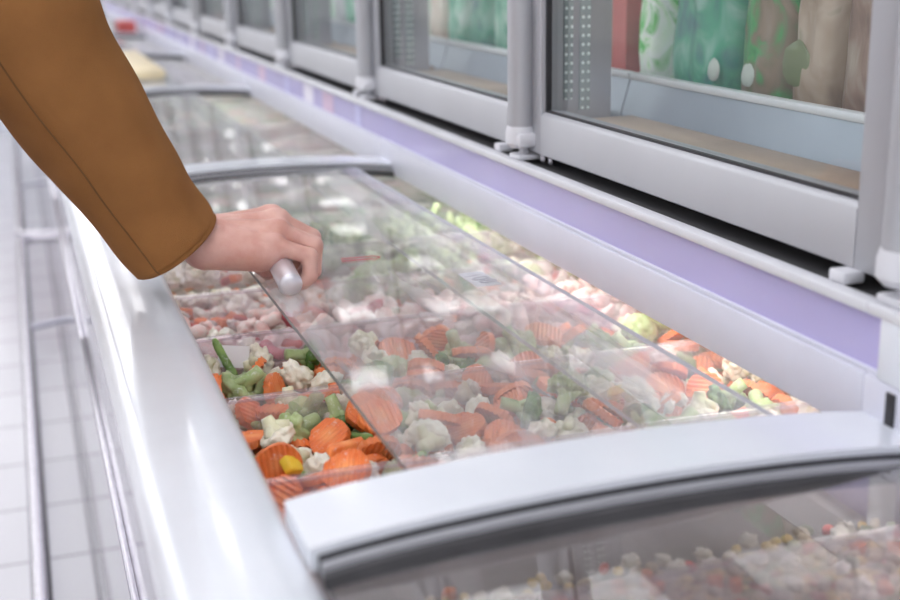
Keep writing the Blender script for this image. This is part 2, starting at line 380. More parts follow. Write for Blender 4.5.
# resting poses of the loose pieces of each bin, eight numbers per piece: kind, x, y, z in tenths of a millimetre, turn as a quaternion in 127ths
PILES = {
    'near': (
        0, 1974, 9644, 8376, 2, 91, 88, -7, 4, 2262, 9750, 8405, 24, 21, -106, -63, 25, 2777, 9563, 8522, 65, 54, 26, -92, 2, 3300, 9523, 8381, 98, -1, 1, -80, 2, 3909, 9620, 8369, 127, -8, 1, -5, 5, 4372, 9458, 8424, 87, 58, 18, 70,
        9, 4497, 9597, 8374, 19, -42, -105, 54, 5, 5140, 9534, 8463, 46, 31, -92, -67, 10, 5598, 9680, 8373, 2, -4, -57, -113, 4, 6055, 9641, 8414, 103, -66, -8, 32, 0, 6666, 9667, 8377, 52, -4, -3, -116, 1, 7339, 9765, 8360, 124, -4, 1, 25,
        13, 2174, 10331, 8333, 1, 117, 49, 2, 0, 2356, 10081, 8346, 4, 111, -62, 0, 17, 2920, 10271, 8340, 10, 13, 126, -2, 4, 3210, 9825, 8416, 55, -109, 30, -19, 13, 3848, 10219, 8300, 5, 122, 33, 6, 9, 4191, 10070, 8338, 109, 53, 9, 37,
        13, 4631, 10122, 8342, 117, -5, 1, -49, 9, 5150, 10209, 8321, 51, 86, 70, 34, 5, 5629, 10073, 8405, 96, 53, 19, 61, 2, 5981, 10132, 8327, 101, -6, 5, 76, 1, 6767, 10303, 8319, 1, 19, 125, -7, 3, 7119, 10091, 8345, 1, 18, 126, -3,
        4, 2089, 10501, 8375, 2, -118, -46, -2, 13, 2708, 10694, 8281, 7, 109, -65, 8, 25, 2921, 10766, 8422, 12, 113, 56, 4, 2, 3445, 10660, 8466, 26, 77, 5, -97, 5, 3763, 10682, 8340, 114, 54, -17, 7, 10, 4372, 10637, 8306, 21, 42, -107, -49,
        1, 4729, 10528, 8309, 76, -5, -2, -101, 1, 5082, 10592, 8296, 43, -1, -1, -119, 8, 5820, 10608, 8387, 107, 67, 2, 15, 1, 5929, 10850, 8414, 20, -71, -39, -96, 1, 6944, 10849, 8269, 97, -1, -5, -81, 6, 7164, 10621, 8392, 97, 17, 49, 63,
        2, 1915, 9674, 8484, 122, -7, 2, -34, 6, 2244, 9273, 8461, 22, -35, 118, 21, 2, 2648, 9280, 8496, 41, -76, 87, 34, 6, 3018, 9286, 8516, 115, 30, 10, 44, 0, 3810, 9376, 8458, 122, 29, -16, -10, 5, 4118, 9381, 8461, 57, 19, -92, -64,
        9, 4847, 9811, 8373, 29, 20, 91, 81, 0, 5215, 9171, 8457, 87, 91, -10, 11, 2, 5741, 9497, 8423, 18, -125, 14, 9, 2, 6092, 9314, 8384, 115, -2, -1, 53, 5, 6559, 9400, 8441, 61, 55, 32, 92, 26, 6963, 9459, 8363, 37, 0, -4, 121,
        1, 2017, 10216, 8392, 6, -123, -28, -16, 11, 2501, 10279, 8324, 4, -10, -127, 1, 5, 2825, 9978, 8409, 79, 50, 32, 80, 0, 3241, 10046, 8418, 92, -29, 31, 77, 10, 3837, 9859, 8342, 13, -126, -10, 5, 5, 4448, 10270, 8409, 102, -67, -3, -33,
        11, 4711, 10219, 8342, 117, -28, 8, -41, 8, 5341, 10127, 8455, 37, -23, -64, -101, 2, 5671, 9905, 8489, 34, -13, -116, -38, 8, 6148, 10468, 8395, 42, 55, -106, -7, 9, 6566, 10389, 8411, 107, 50, -24, -39, 10, 7141, 10199, 8449, 39, 3, 22, 119,
        1, 1682, 10838, 8275, 121, -7, 3, 39, 17, 2512, 10756, 8336, 82, -69, 20, -66, 1, 2614, 10538, 8377, 103, 17, 34, -63, 7, 3213, 10926, 8394, 95, -75, 30, 27, 6, 3634, 10854, 8525, 74, -20, 72, 72, 4, 4452, 10510, 8354, 21, 48, -115, -16,
        11, 4817, 10787, 8364, 6, -91, -81, 36, 1, 5068, 10553, 8404, 116, -2, 0, -51, 2, 5334, 10473, 8428, 31, -100, -61, 36, 25, 6305, 10810, 8401, 61, -71, -15, 85, 10, 6448, 10540, 8313, 15, -7, -54, 114, 26, 7025, 10437, 8364, 1, 115, -39, 36,
        2, 1718, 9514, 8544, 61, -21, 108, 18, 1, 2047, 9389, 8493, 80, 74, 53, 36, 4, 2696, 9206, 8654, 2, -13, -102, 75, 2, 3499, 9672, 8455, 123, -19, 26, 2, 9, 4015, 9677, 8466, 61, 50, 78, 62, 1, 4100, 9814, 8471, 58, -88, 19, -68,
        9, 4915, 9528, 8386, 17, 110, 60, 14, 5, 4953, 9278, 8455, 88, -86, 26, 15, 7, 5501, 9265, 8438, 30, -81, 85, -39, 25, 5790, 9333, 8601, 59, -63, -39, 85, 5, 6917, 9248, 8439, 119, 10, -43, 9, 0, 6989, 9698, 8447, 80, -71, -56, 40,
        5, 1639, 9880, 8452, 11, 89, 69, 59, 3, 2432, 10189, 8444, 4, 127, -7, -2, 2, 2572, 9767, 8523, 69, -68, 41, 71, 6, 3290, 10368, 8422, 108, -64, 20, 10, 5, 3507, 10065, 8419, 40, 105, 58, 12, 3, 4218, 10349, 8451, 21, -43, -8, 117,
        17, 5066, 9886, 8388, 83, -5, -20, -94, 7, 4992, 10252, 8409, 58, -70, -89, -1, 5, 5558, 10317, 8446, 14, 99, -6, 78, 11, 6239, 10172, 8331, 10, -99, -78, 12, 8, 6469, 10216, 8444, 33, -80, 91, 18, 17, 7048, 10068, 8473, 4, 124, -25, -5,
        4, 2214, 10801, 8335, 2, 40, 117, 27, 4, 2313, 10489, 8367, 114, 51, 21, 12, 4, 2380, 10926, 8425, 14, -1, 126, 6, 25, 3197, 10683, 8589, 45, -30, -115, 0, 11, 3892, 10375, 8298, 121, 5, 2, 37, 2, 4204, 10822, 8319, 109, -15, -9, 64,
        6, 4601, 10694, 8500, 84, 39, -47, -74, 0, 5016, 10779, 8449, 68, 103, -3, 29, 9, 5696, 10336, 8305, 80, 68, -53, -48, 4, 6073, 10907, 8445, 78, 54, 63, 56, 3, 6784, 10826, 8379, 5, -122, 19, -30, 4, 6897, 10507, 8433, 4, 117, -35, 34,
        26, 1551, 9485, 8508, 41, 80, 32, 84, 26, 2259, 9513, 8482, 62, -45, -44, -91, 2, 2882, 9328, 8758, 15, 122, -29, -11, 5, 3486, 9799, 8618, 71, -80, 35, -59, 2, 3802, 9585, 8625, 87, -93, -8, -4, 5, 4397, 9733, 8549, 11, -44, -7, 118,
        17, 4519, 9201, 8418, 31, 12, 73, 99, 2, 4809, 9636, 8597, 10, 112, -48, -36, 25, 5402, 9536, 8610, 61, 43, -102, -10, 2, 6221, 9431, 8522, 22, 122, 6, -28, 10, 6885, 9840, 8362, 79, -41, -37, 82, 10, 7246, 9548, 8378, 20, -2, 4, 125,
        9, 1715, 10025, 8353, 126, 13, -2, -11, 6, 2140, 9946, 8537, 64, 57, -79, 49, 17, 2736, 10368, 8411, 120, -12, -1, -39, 4, 3030, 9916, 8480, 55, 72, 82, 34, 1, 3688, 10024, 8460, 62, 43, -98, -31, 2, 4329, 9935, 8408, 1, 4, -19, 126,
        5, 4753, 10300, 8500, 29, 45, -115, -1, 2, 5024, 10294, 8623, 32, 120, 1, -25, 0, 5847, 10219, 8621, 115, 20, 47, 18, 1, 5999, 10131, 8434, 7, 119, 44, -3, 1, 6656, 9993, 8466, 24, 92, -68, -50, 0, 7325, 10311, 8393, 62, -33, -23, -103,
        4, 1978, 10896, 8317, 15, 84, 92, -16, 10, 2277, 10965, 8275, 4, 3, -94, -85, 17, 2598, 10932, 8348, 36, -104, -26, -58, 10, 2971, 10441, 8318, 56, 111, -24, -7, 9, 3947, 10570, 8372, 118, 4, -16, 45, 4, 4356, 10636, 8494, 76, 29, 56, 80,
        4, 4932, 10925, 8452, 32, -41, -5, -116, 26, 5239, 10749, 8401, 45, -58, -21, -102, 0, 5662, 10813, 8395, 63, 86, 69, 5, 1, 6414, 10649, 8612, 36, 72, -91, -37, 5, 6662, 10546, 8454, 57, 99, -56, -3, 11, 7257, 10923, 8309, 25, 1, -92, -84,
        3, 1739, 9780, 8742, 85, -94, -5, -4, 0, 2440, 9564, 8459, 61, 101, -45, -14, 13, 2604, 10018, 8339, 86, -2, -4, -93, 5, 3116, 9632, 8556, 95, -45, -49, 53, 1, 3779, 9855, 8554, 113, 52, 23, 16, 4, 4221, 9568, 8576, 32, -14, 0, 122,
        1, 4683, 9727, 8428, 22, -106, 67, -7, 25, 5054, 9322, 8722, 84, -69, 62, -20, 5, 5513, 9237, 8722, 97, -65, -48, 15, 25, 6394, 9729, 8575, 8, 40, 98, -70, 1, 6727, 9294, 8485, 49, -55, 76, -71, 3, 7174, 9328, 8508, 46, 111, -38, -16,
        11, 1728, 10411, 8394, 17, -47, 104, 53, 9, 2514, 9901, 8375, 6, -17, 100, 76, 2, 2686, 10199, 8562, 4, 23, 125, -7, 1, 3228, 10060, 8545, 0, -5, -42, -120, 7, 3906, 10061, 8408, 11, -114, -51, 17, 10, 4061, 10181, 8459, 104, 39, -47, -41,
        26, 4492, 10116, 8510, 33, 30, -47, 109, 4, 5486, 10539, 8514, 56, 23, 37, -105, 1, 5583, 10034, 8695, 57, 10, -45, -104, 17, 6372, 9908, 8378, 4, 89, -91, -2, 3, 6715, 10206, 8576, 27, 113, -32, -40, 11, 7469, 10012, 8442, 60, -66, -41, 81,
        4, 1888, 10543, 8366, 49, -47, -42, 99, 13, 2148, 10670, 8335, 47, 69, 35, -89, 11, 2719, 10889, 8476, 30, 31, -48, -109, 5, 2954, 10455, 8517, 84, -67, 68, -2, 7, 3683, 10426, 8428, 5, 88, 89, -19, 6, 3962, 10867, 8496, 88, 29, -83, 26,
        4, 5171, 10933, 8329, 62, -111, 6, -1, 7, 5438, 10893, 8355, 33, 117, 38, 3, 4, 5606, 10908, 8526, 62, 13, 15, -109, 6, 6772, 10753, 8672, 27, -105, -33, 56, 5, 6601, 10876, 8497, 39, 86, -30, -80, 25, 7331, 10829, 8628, 45, -31, 108, -38,
        17, 2196, 9661, 8570, 19, 120, -10, -35, 5, 2402, 9393, 8694, 60, 27, -4, -109, 9, 2955, 9749, 8612, 76, -6, 49, 89, 17, 3418, 9349, 8527, 62, 88, 66, -14, 2, 3819, 9810, 8654, 43, -112, 18, 37, 5, 4238, 9944, 8626, 1, 71, 82, -66,
        11, 4688, 9412, 8416, 37, 31, -101, -61, 0, 4722, 9988, 8559, 12, 54, 69, 91, 1, 6036, 9631, 8604, 32, 54, 107, -28, 4, 6135, 9857, 8396, 63, 18, 56, 93, 1, 6758, 9798, 8550, 89, 24, 56, 68, 5, 7170, 9623, 8537, 103, 9, -56, -48,
        7, 1616, 10211, 8457, 103, 0, -71, 23, 10, 2439, 10109, 8558, 72, 10, 21, 102, 26, 3014, 10132, 8467, 42, -106, -2, 56, 5, 3112, 10229, 8632, 109, 1, -57, -33, 10, 3854, 10291, 8393, 117, -33, -11, 36, 26, 4047, 10360, 8470, 97, -52, 2, -63,
        10, 4692, 10001, 8364, 8, -24, 109, -60, 8, 5205, 9859, 8629, 93, -70, 42, -27, 26, 5843, 9759, 8432, 23, -15, -59, -109, 2, 6181, 10357, 8633, 33, -60, 105, 23, 0, 6880, 10281, 8547, 20, -87, -79, 44, 11, 7236, 9996, 8451, 34, 30, -87, -81,
        3, 1761, 10775, 8445, 82, 5, -21, -95, 0, 2076, 10587, 8514, 16, 32, 110, -52, 17, 2721, 10523, 8527, 98, -16, 42, 67, 11, 3342, 10264, 8614, 61, 44, -63, -81, 1, 3608, 10361, 8573, 15, -24, -45, 116, 17, 4493, 10437, 8571, 113, -34, 29, -37,
        11, 4841, 10659, 8504, 72, 41, 50, 82, 9, 5507, 10651, 8386, 115, -4, 41, -33, 17, 6090, 10695, 8559, 125, 18, 4, -13, 11, 5774, 10404, 8414, 95, 78, -27, -11, 4, 6979, 10642, 8573, 5, 30, -112, -52, 6, 7354, 10444, 8615, 87, 67, -28, 58,
        26, 2013, 9623, 8629, 100, -21, -19, -73, 9, 1847, 9941, 8543, 25, 42, 114, 28, 17, 3269, 9475, 8552, 18, -96, -64, 50, 1, 3529, 9221, 8489, 89, 88, 16, 19, 26, 4064, 9178, 8458, 17, 4, 124, -18, 9, 4319, 9237, 8451, 11, -55, 92, 67,
        4, 4614, 9548, 8524, 3, 9, 116, 52, 17, 5008, 9575, 8646, 15, 6, 114, 54, 6, 5836, 9844, 8649, 4, -20, 125, -5, 17, 6366, 9468, 8603, 78, 94, -27, -22, 6, 6894, 9535, 8686, 17, -28, 91, 82, 17, 6940, 9879, 8536, 50, -7, -88, -77,
        10, 1957, 9947, 8412, 75, -2, -50, 90, 2, 2351, 10452, 8652, 40, -90, 79, -12, 2, 2653, 9874, 8680, 66, 107, 12, -11, 6, 3105, 9852, 8777, 98, -75, 25, -17, 2, 3576, 10146, 8668, 71, 22, -13, -102, 5, 4525, 9929, 8597, 7, 50, 105, 50,
        13, 4879, 9943, 8376, 33, -16, -37, 116, 17, 4970, 10027, 8462, 46, 75, 91, -9, 0, 5974, 10125, 8620, 24, 53, -2, 113, 8, 6174, 10006, 8641, 59, -15, -111, -10, 1, 7087, 10214, 8605, 26, -20, 1, -123, 7, 7312, 9881, 8540, 24, 35, -103, -61,
        9, 1564, 10825, 8489, 8, 90, -89, 7, 5, 2355, 10682, 8501, 17, 15, 109, -62, 8, 2557, 10859, 8625, 21, 99, -70, 32, 17, 3029, 10944, 8609, 22, -32, -66, -101, 4, 3391, 10930, 8548, 30, 108, 33, -51, 1, 4642, 10958, 8413, 60, 51, 71, -71,
        6, 5087, 10556, 8690, 19, 13, 114, -51, 8, 5256, 10877, 8639, 36, -52, -94, -57, 2, 5838, 10575, 8617, 10, -3, -38, 121, 3, 1706, 10793, 8603, 105, -6, 6, 71, 25, 2095, 10853, 8593, 13, 88, 32, -84, 11, 1596, 10486, 8397, 75, 25, 88, 46,
        2, 2756, 10665, 8770, 113, 39, -9, 42, 11, 2566, 10448, 8627, 57, 98, -52, -24, 26, 2349, 9985, 8561, 4, -103, 74, -1, 26, 2436, 10151, 8661, 27, -1, -2, -124, 2, 2227, 9317, 8797, 32, -119, 24, -21, 6, 1941, 10205, 8591, 45, -119, -2, 2,
        6, 1878, 10485, 8738, 19, -51, 112, -26, 3, 2844, 10490, 8764, 10, -2, 40, -120, 3, 4145, 10567, 8667, 44, 16, 118, 2, 5, 3219, 10424, 8754, 0, 62, 5, 111, 3, 3307, 10113, 8833, 26, -25, -18, -120, 3, 3900, 10268, 8692, 50, 32, 46, 103,
        3, 4330, 10885, 8621, 42, -27, 63, 99, 3, 4754, 10797, 8691, 63, 24, 7, 108, 2, 4856, 9961, 8708, 4, 42, 3, 120, 2, 5475, 10394, 8646, 37, -53, 109, 0, 13, 1774, 10099, 8417, 62, -27, -33, -102, 13, 6259, 10072, 8422, 23, -56, -111, 3,
        6, 5339, 10272, 8766, 117, -27, 14, -38, 8, 4211, 10210, 8744, 2, 85, -50, 80, 25, 4711, 10435, 8829, 115, -28, 32, 33, 3, 6015, 10810, 8710, 23, 111, 47, -32, 3, 4208, 10589, 8579, 111, -20, -39, 43,
    ),
    'mid': (
        17, 1699, 11550, 8357, 28, -11, -17, -122, 25, 2485, 11536, 8414, 11, 37, 59, -106, 3, 2960, 11656, 8312, 68, -5, 2, 107, 25, 3393, 11520, 8466, 32, 7, 114, 44, 6, 3733, 11262, 8442, 3, 41, 106, 57, 1, 4070, 11430, 8409, 0, -18, -121, 35,
        12, 4752, 11775, 8322, 25, -80, -78, 56, 12, 5421, 11617, 8316, 83, -50, 35, 74, 9, 5802, 11459, 8318, 70, 5, -20, -104, 11, 6063, 11716, 8309, 105, 13, 6, 70, 5, 6823, 11584, 8395, 108, 38, -41, -38, 12, 7067, 11921, 8290, 92, 26, 71, 45,
        0, 1699, 12334, 8270, 12, -3, -4, -126, 2, 2305, 12063, 8320, 123, -1, 0, 30, 2, 2580, 12150, 8389, 19, -54, -110, 27, 4, 3420, 12161, 8335, 26, 121, 23, 15, 3, 3722, 12325, 8311, 115, 0, -4, -54, 12, 4316, 12198, 8290, 96, -5, 29, -78,
        6, 4702, 12271, 8360, 62, 11, 55, 96, 8, 5029, 12162, 8399, 107, 63, 1, 28, 1, 5750, 12393, 8380, 15, 30, -117, -37, 3, 6358, 12248, 8299, 8, 125, 22, -3, 26, 6653, 12210, 8282, 92, 1, 3, 87, 5, 7121, 12181, 8351, 40, 4, -62, -104,
        25, 1715, 12743, 8355, 17, -104, -70, 16, 8, 2488, 12637, 8390, 77, 13, -60, 81, 0, 3121, 12874, 8283, 15, -79, 92, -34, 1, 3305, 12675, 8258, 8, 38, 121, -7, 2, 3800, 12733, 8273, 8, 122, -34, -1, 9, 4369, 12750, 8247, 0, -2, -125, 20,
        4, 4727, 12697, 8300, 49, 17, -96, -65, 17, 5141, 12642, 8294, 7, -25, 124, -8, 2, 5600, 12569, 8271, 7, 85, -94, 3, 9, 6271, 12898, 8227, 20, 112, -55, -6, 17, 6661, 12529, 8300, 68, -22, -8, -104, 1, 7183, 12357, 8422, 49, 75, 83, -37,
        5, 1650, 12058, 8349, 96, -67, 9, -47, 9, 2755, 11563, 8411, 94, 16, -22, -81, 6, 2938, 11758, 8514, 31, -64, 102, -26, 9, 3271, 11736, 8364, 11, -27, -102, -70, 26, 3783, 11747, 8334, 0, 127, 1, 4, 4, 4096, 11195, 8366, 11, -16, -60, 110,
        4, 4899, 11451, 8383, 30, 79, -93, -18, 8, 5296, 11785, 8442, 65, -9, -66, 87, 0, 5708, 11472, 8389, 82, -34, -5, 90, 10, 5928, 11198, 8340, 25, 4, 11, 124, 4, 6257, 11798, 8366, 1, -82, 97, 1, 4, 7416, 11761, 8351, 78, -66, 51, -55,
        9, 1976, 12492, 8266, 107, 16, -16, -64, 6, 2274, 11833, 8530, 2, 79, -99, 5, 1, 2683, 12507, 8406, 102, 19, 70, -21, 5, 3246, 11973, 8377, 67, 38, -38, -94, 0, 3815, 11960, 8331, 4, 123, 30, 0, 17, 4432, 12333, 8288, 1, -78, 100, -1,
        0, 4691, 11964, 8297, 6, 81, -98, 7, 1, 4993, 11968, 8433, 67, -106, 17, 14, 2, 5827, 12264, 8401, 24, -17, 36, -118, 5, 6137, 12434, 8445, 62, -54, 55, -79, 5, 6840, 12268, 8345, 92, -60, 14, -61, 12, 6802, 12469, 8273, 47, -71, 39, -85,
        0, 2335, 12907, 8257, 6, 114, 55, -1, 1, 2455, 12905, 8461, 48, 117, 5, -4, 5, 2922, 12500, 8350, 96, 46, 13, -68, 2, 3397, 12848, 8382, 17, -57, -110, 23, 6, 3855, 12869, 8454, 53, 41, -36, -102, 11, 4517, 12525, 8244, 53, 115, -5, -1,
        25, 4864, 12517, 8561, 116, -17, 40, -25, 1, 5245, 12777, 8344, 32, 117, 25, -27, 12, 5854, 12962, 8236, 81, 22, 92, 25, 12, 5788, 12803, 8243, 0, -5, 104, 73, 10, 6382, 12612, 8256, 64, 8, -22, -108, 4, 6924, 12959, 8307, 24, -41, 89, -77,
        17, 2174, 11577, 8338, 114, 12, -1, 54, 2, 2187, 11299, 8412, 109, 24, 18, 57, 1, 3047, 11565, 8556, 43, -83, 49, 71, 10, 3524, 11751, 8334, 78, -40, 39, -83, 7, 3766, 11545, 8395, 12, -75, -98, -28, 7, 4167, 11721, 8419, 55, 65, -14, -93,
        5, 4545, 11664, 8419, 41, 18, -94, -72, 1, 5395, 11533, 8442, 69, -104, 25, -6, 7, 5556, 11704, 8397, 53, 57, -85, -53, 2, 6075, 11291, 8399, 2, 41, 117, -29, 9, 6553, 11629, 8344, 4, -38, 119, -23, 2, 7028, 11295, 8351, 2, 114, 55, -5,
        11, 1909, 12317, 8267, 39, 65, 90, 48, 12, 2068, 12192, 8295, 46, -110, 2, -42, 25, 3013, 12145, 8432, 12, 108, 24, -61, 26, 3472, 11958, 8330, 82, 78, 42, 40, 11, 3722, 12122, 8419, 30, 75, -93, -32, 8, 4135, 12384, 8364, 11, -9, -126, -9,
        6, 4616, 12014, 8557, 45, 65, -60, 80, 2, 4937, 11847, 8462, 68, 42, -49, 86, 12, 5511, 11855, 8311, 17, -123, 27, -8, 8, 5875, 11897, 8421, 90, -67, 18, -57, 17, 6501, 12403, 8406, 81, 10, 10, 97, 7, 6854, 11981, 8358, 107, 23, -62, -16,
        12, 1638, 13001, 8214, 15, -102, -23, -70, 6, 2169, 12898, 8675, 103, -4, 74, -2, 12, 2678, 12723, 8261, 30, 54, -1, -111, 4, 3154, 12462, 8351, 55, -74, -87, -12, 17, 3590, 12488, 8436, 22, 9, -37, -119, 12, 4008, 12542, 8276, 11, -10, -122, -31,
        0, 4478, 12586, 8339, 123, -30, 2, 6, 1, 5526, 12881, 8322, 25, 117, 36, -25, 5, 5915, 12631, 8338, 36, 32, 115, 22, 12, 6319, 13005, 8223, 43, 36, 70, -90, 17, 6697, 12891, 8304, 50, -9, 107, 45, 17, 7410, 12953, 8297, 107, 50, -31, -34,
        0, 1972, 11323, 8339, 109, 0, 3, 66, 10, 2690, 11346, 8332, 94, 83, 17, 16, 12, 2433, 11290, 8325, 67, -63, 58, 66, 5, 3264, 11240, 8414, 82, -39, -24, -85, 17, 3507, 11203, 8372, 87, -76, 22, -47, 5, 4336, 11267, 8411, 39, 95, 66, 36,
        11, 4570, 11479, 8358, 8, -9, 91, 88, 25, 5105, 11271, 8461, 7, -109, 25, 61, 8, 5687, 11503, 8608, 39, 37, -88, -75, 17, 6258, 11546, 8350, 10, -119, 44, -1, 2, 6686, 11401, 8445, 114, 39, -25, -33, 26, 7115, 11753, 8315, 78, -96, 24, -19,
        7, 2001, 11848, 8383, 3, 55, -102, -52, 12, 2230, 11731, 8309, 54, 10, 38, -108, 11, 2760, 11925, 8296, 3, -8, 87, 92, 25, 3451, 12112, 8617, 39, -19, -57, 105, 2, 3896, 12090, 8468, 40, -26, 6, -118, 1, 4269, 12062, 8369, 10, -47, -117, -13,
        10, 4794, 11609, 8346, 12, 19, -114, -52, 8, 5244, 12416, 8576, 31, -80, 61, 72, 5, 5947, 12178, 8501, 35, -28, -23, -117, 25, 6183, 11989, 8557, 38, 109, 44, 28, 3, 6530, 12051, 8417, 95, 16, 21, -81, 1, 7178, 11866, 8396, 32, 74, -98, 8,
        10, 2178, 12640, 8273, 11, -110, -62, 9, 17, 2843, 12712, 8314, 93, -81, 22, 23, 10, 2862, 12998, 8231, 114, 55, 7, -4, 7, 3375, 12367, 8371, 73, 6, 66, 80, 12, 3543, 12341, 8407, 80, 19, -96, 7, 0, 4341, 12904, 8300, 36, 0, 30, 118,
        4, 5047, 12963, 8280, 1, -11, 62, 110, 11, 5667, 12930, 8378, 34, 117, -36, -6, 1, 6114, 12683, 8476, 3, -47, -96, 69, 10, 6156, 12550, 8263, 47, 5, 27, 115, 0, 6620, 12680, 8346, 115, -37, -37, -15, 12, 7255, 12933, 8237, 42, 0, 102, 62,
        6, 1664, 11773, 8464, 92, -33, -78, -23, 25, 2308, 11281, 8598, 3, -79, 88, 47, 12, 3179, 11443, 8327, 95, -63, 54, -11, 4, 3062, 11340, 8381, 5, 33, -49, -112, 1, 3908, 11654, 8535, 1, -37, -115, 40, 2, 4212, 11583, 8584, 42, -5, -107, -55,
        8, 4668, 11259, 8454, 30, -112, -51, -6, 10, 5161, 11610, 8404, 4, 77, 61, 81, 2, 5709, 11219, 8557, 26, 50, 64, -95, 17, 6087, 11606, 8423, 15, 107, 62, 24, 1, 6324, 11509, 8483, 24, -119, 27, 25, 9, 7070, 11660, 8312, 31, 8, 25, 120,
        10, 1947, 12034, 8297, 90, 87, -18, -12, 8, 2042, 12304, 8453, 13, 119, -42, -7, 4, 2759, 12308, 8419, 35, 59, -107, -7, 8, 3214, 11925, 8673, 37, -11, 112, 47, 5, 4020, 11860, 8601, 88, -60, 50, -48, 4, 4465, 11864, 8368, 42, 48, -105, -32,
        2, 4620, 12488, 8632, 98, -22, -72, 29, 17, 5354, 12346, 8330, 9, -17, 125, -15, 5, 5593, 12014, 8391, 94, 59, 24, -57, 9, 6354, 12483, 8372, 62, 24, -56, -92, 9, 6667, 11804, 8389, 5, 0, -75, -103, 2, 7312, 11579, 8432, 40, -101, -63, -17,
        25, 2030, 12880, 8381, 16, -77, -86, -50, 17, 2329, 12387, 8334, 56, 107, -39, -4, 2, 2826, 12911, 8383, 97, 67, -9, 45, 1, 3410, 13005, 8600, 25, 26, -86, 86, 4, 3971, 12624, 8423, 69, 26, -30, -99, 17, 4131, 12645, 8275, 8, 116, -51, -9,
        9, 4803, 13007, 8322, 21, 26, 74, -98, 7, 4928, 12748, 8356, 29, 77, -86, -44, 7, 5941, 12910, 8399, 85, 60, 68, 26, 12, 5954, 12818, 8237, 84, 65, 68, 15, 12, 6525, 13004, 8236, 21, 55, -109, -27, 6, 7365, 12704, 8397, 61, 89, 32, 59,
        11, 1838, 11468, 8326, 41, 30, -85, -79, 1, 2497, 11617, 8656, 16, 112, 57, -5, 0, 2734, 11797, 8565, 37, -74, 39, -88, 12, 3618, 11923, 8318, 68, 81, -43, -55, 4, 3484, 11253, 8556, 106, 26, -15, 63, 2, 4345, 11331, 8592, 105, -15, -5, -70,
        2, 4751, 11476, 8605, 35, 79, -92, 13, 5, 5218, 12042, 8619, 60, -100, 41, -30, 5, 6155, 11212, 8735, 23, 35, 79, -90, 3, 6048, 11536, 8556, 31, 76, 93, 27, 8, 6390, 11243, 8578, 91, 31, -66, 49, 5, 7369, 11237, 8390, 63, 3, -65, -89,
        5, 1728, 12414, 8458, 23, 60, -44, -101, 12, 2142, 12422, 8285, 39, 48, 18, 109, 6, 2702, 12096, 8591, 114, -40, -29, -24, 12, 3561, 12670, 8276, 47, -93, -71, 10, 11, 4193, 12203, 8502, 45, 22, -35, -112, 8, 4292, 11991, 8550, 35, -1, -113, -45,
        12, 4739, 11696, 8392, 100, -32, 9, -71, 0, 5166, 12510, 8386, 1, 22, -109, -62, 4, 5363, 12135, 8357, 5, 122, -33, -6, 17, 6634, 11680, 8502, 117, -46, -18, 3, 12, 6685, 11893, 8449, 22, 95, -67, 48, 3, 7465, 12167, 8464, 53, -72, 53, -72,
        6, 2210, 12558, 8514, 33, -114, -18, -42, 12, 2553, 12413, 8296, 48, 9, 111, 37, 2, 3107, 12767, 8470, 40, -55, 105, -23, 2, 3514, 12750, 8482, 7, -120, -25, 33, 6, 3836, 12425, 8585, 80, -70, -51, 47, 5, 4481, 12915, 8460, 116, 37, 14, 35,
        10, 4803, 12889, 8243, 3, 0, -15, 126, 4, 5264, 12956, 8420, 19, 107, 18, -64, 9, 5671, 12600, 8392, 80, 82, 32, 45, 1, 6189, 12825, 8299, 41, 29, 7, -117, 5, 7000, 12718, 8367, 18, 106, 62, -27, 11, 7152, 12793, 8263, 42, 76, 86, 35,
        9, 1607, 11329, 8336, 74, 11, 14, 102, 17, 2570, 11856, 8425, 5, 5, -93, -86, 4, 2863, 11247, 8391, 7, -41, -44, 112, 2, 3102, 11302, 8596, 64, -17, -42, 100, 2, 3532, 11740, 8556, 11, -29, -43, -115, 3, 4880, 11516, 8668, 3, -51, -110, 37,
        17, 5023, 11597, 8399, 64, 52, 46, 85, 3, 5386, 11301, 8495, 59, -93, 7, -63, 12, 5538, 11382, 8328, 56, -62, 20, 93, 9, 5899, 11566, 8574, 59, 52, 72, 69, 12, 6256, 11146, 8323, 14, 26, 9, 123, 0, 6632, 11147, 8416, 86, 86, -26, 24,
        2, 1711, 12272, 8576, 29, -1, -55, 111, 3, 2182, 12134, 8583, 90, 65, 39, 49, 1, 2812, 12363, 8587, 30, 2, 51, 112, 12, 3142, 12309, 8287, 53, -68, 55, 75, 2, 3694, 11776, 8646, 0, -46, -111, 42, 25, 4345, 12582, 8588, 22, -84, 93, 1,
        3, 4357, 12211, 8718, 19, -12, -26, -122, 4, 5337, 12927, 8594, 62, 21, -26, -106, 7, 5517, 12261, 8511, 31, -109, -38, -42, 7, 5910, 12503, 8571, 24, 120, 10, -32, 2, 6851, 12014, 8551, 11, 33, -122, 9, 1, 7241, 12068, 8485, 31, 2, -123, -2,
        25, 1795, 12033, 8719, 51, -28, -113, 2, 12, 2018, 12660, 8257, 8, 3, 119, 43, 3, 2974, 12417, 8643, 29, 11, -117, 39, 26, 3300, 12618, 8387, 82, -88, 23, -32, 7, 4003, 12183, 8622, 20, -85, 19, -90, 5, 4155, 12793, 8451, 44, 30, -18, 114,
        0, 4622, 12917, 8321, 23, 41, -5, -118, 1, 5154, 12714, 8566, 3, -77, -96, 32, 1, 5487, 12554, 8456, 113, 19, -31, -45, 2, 6387, 12859, 8420, 110, -25, 48, -31, 6, 6570, 12892, 8540, 11, 33, -120, -24, 5, 7159, 12940, 8438, 14, -36, 49, -111,
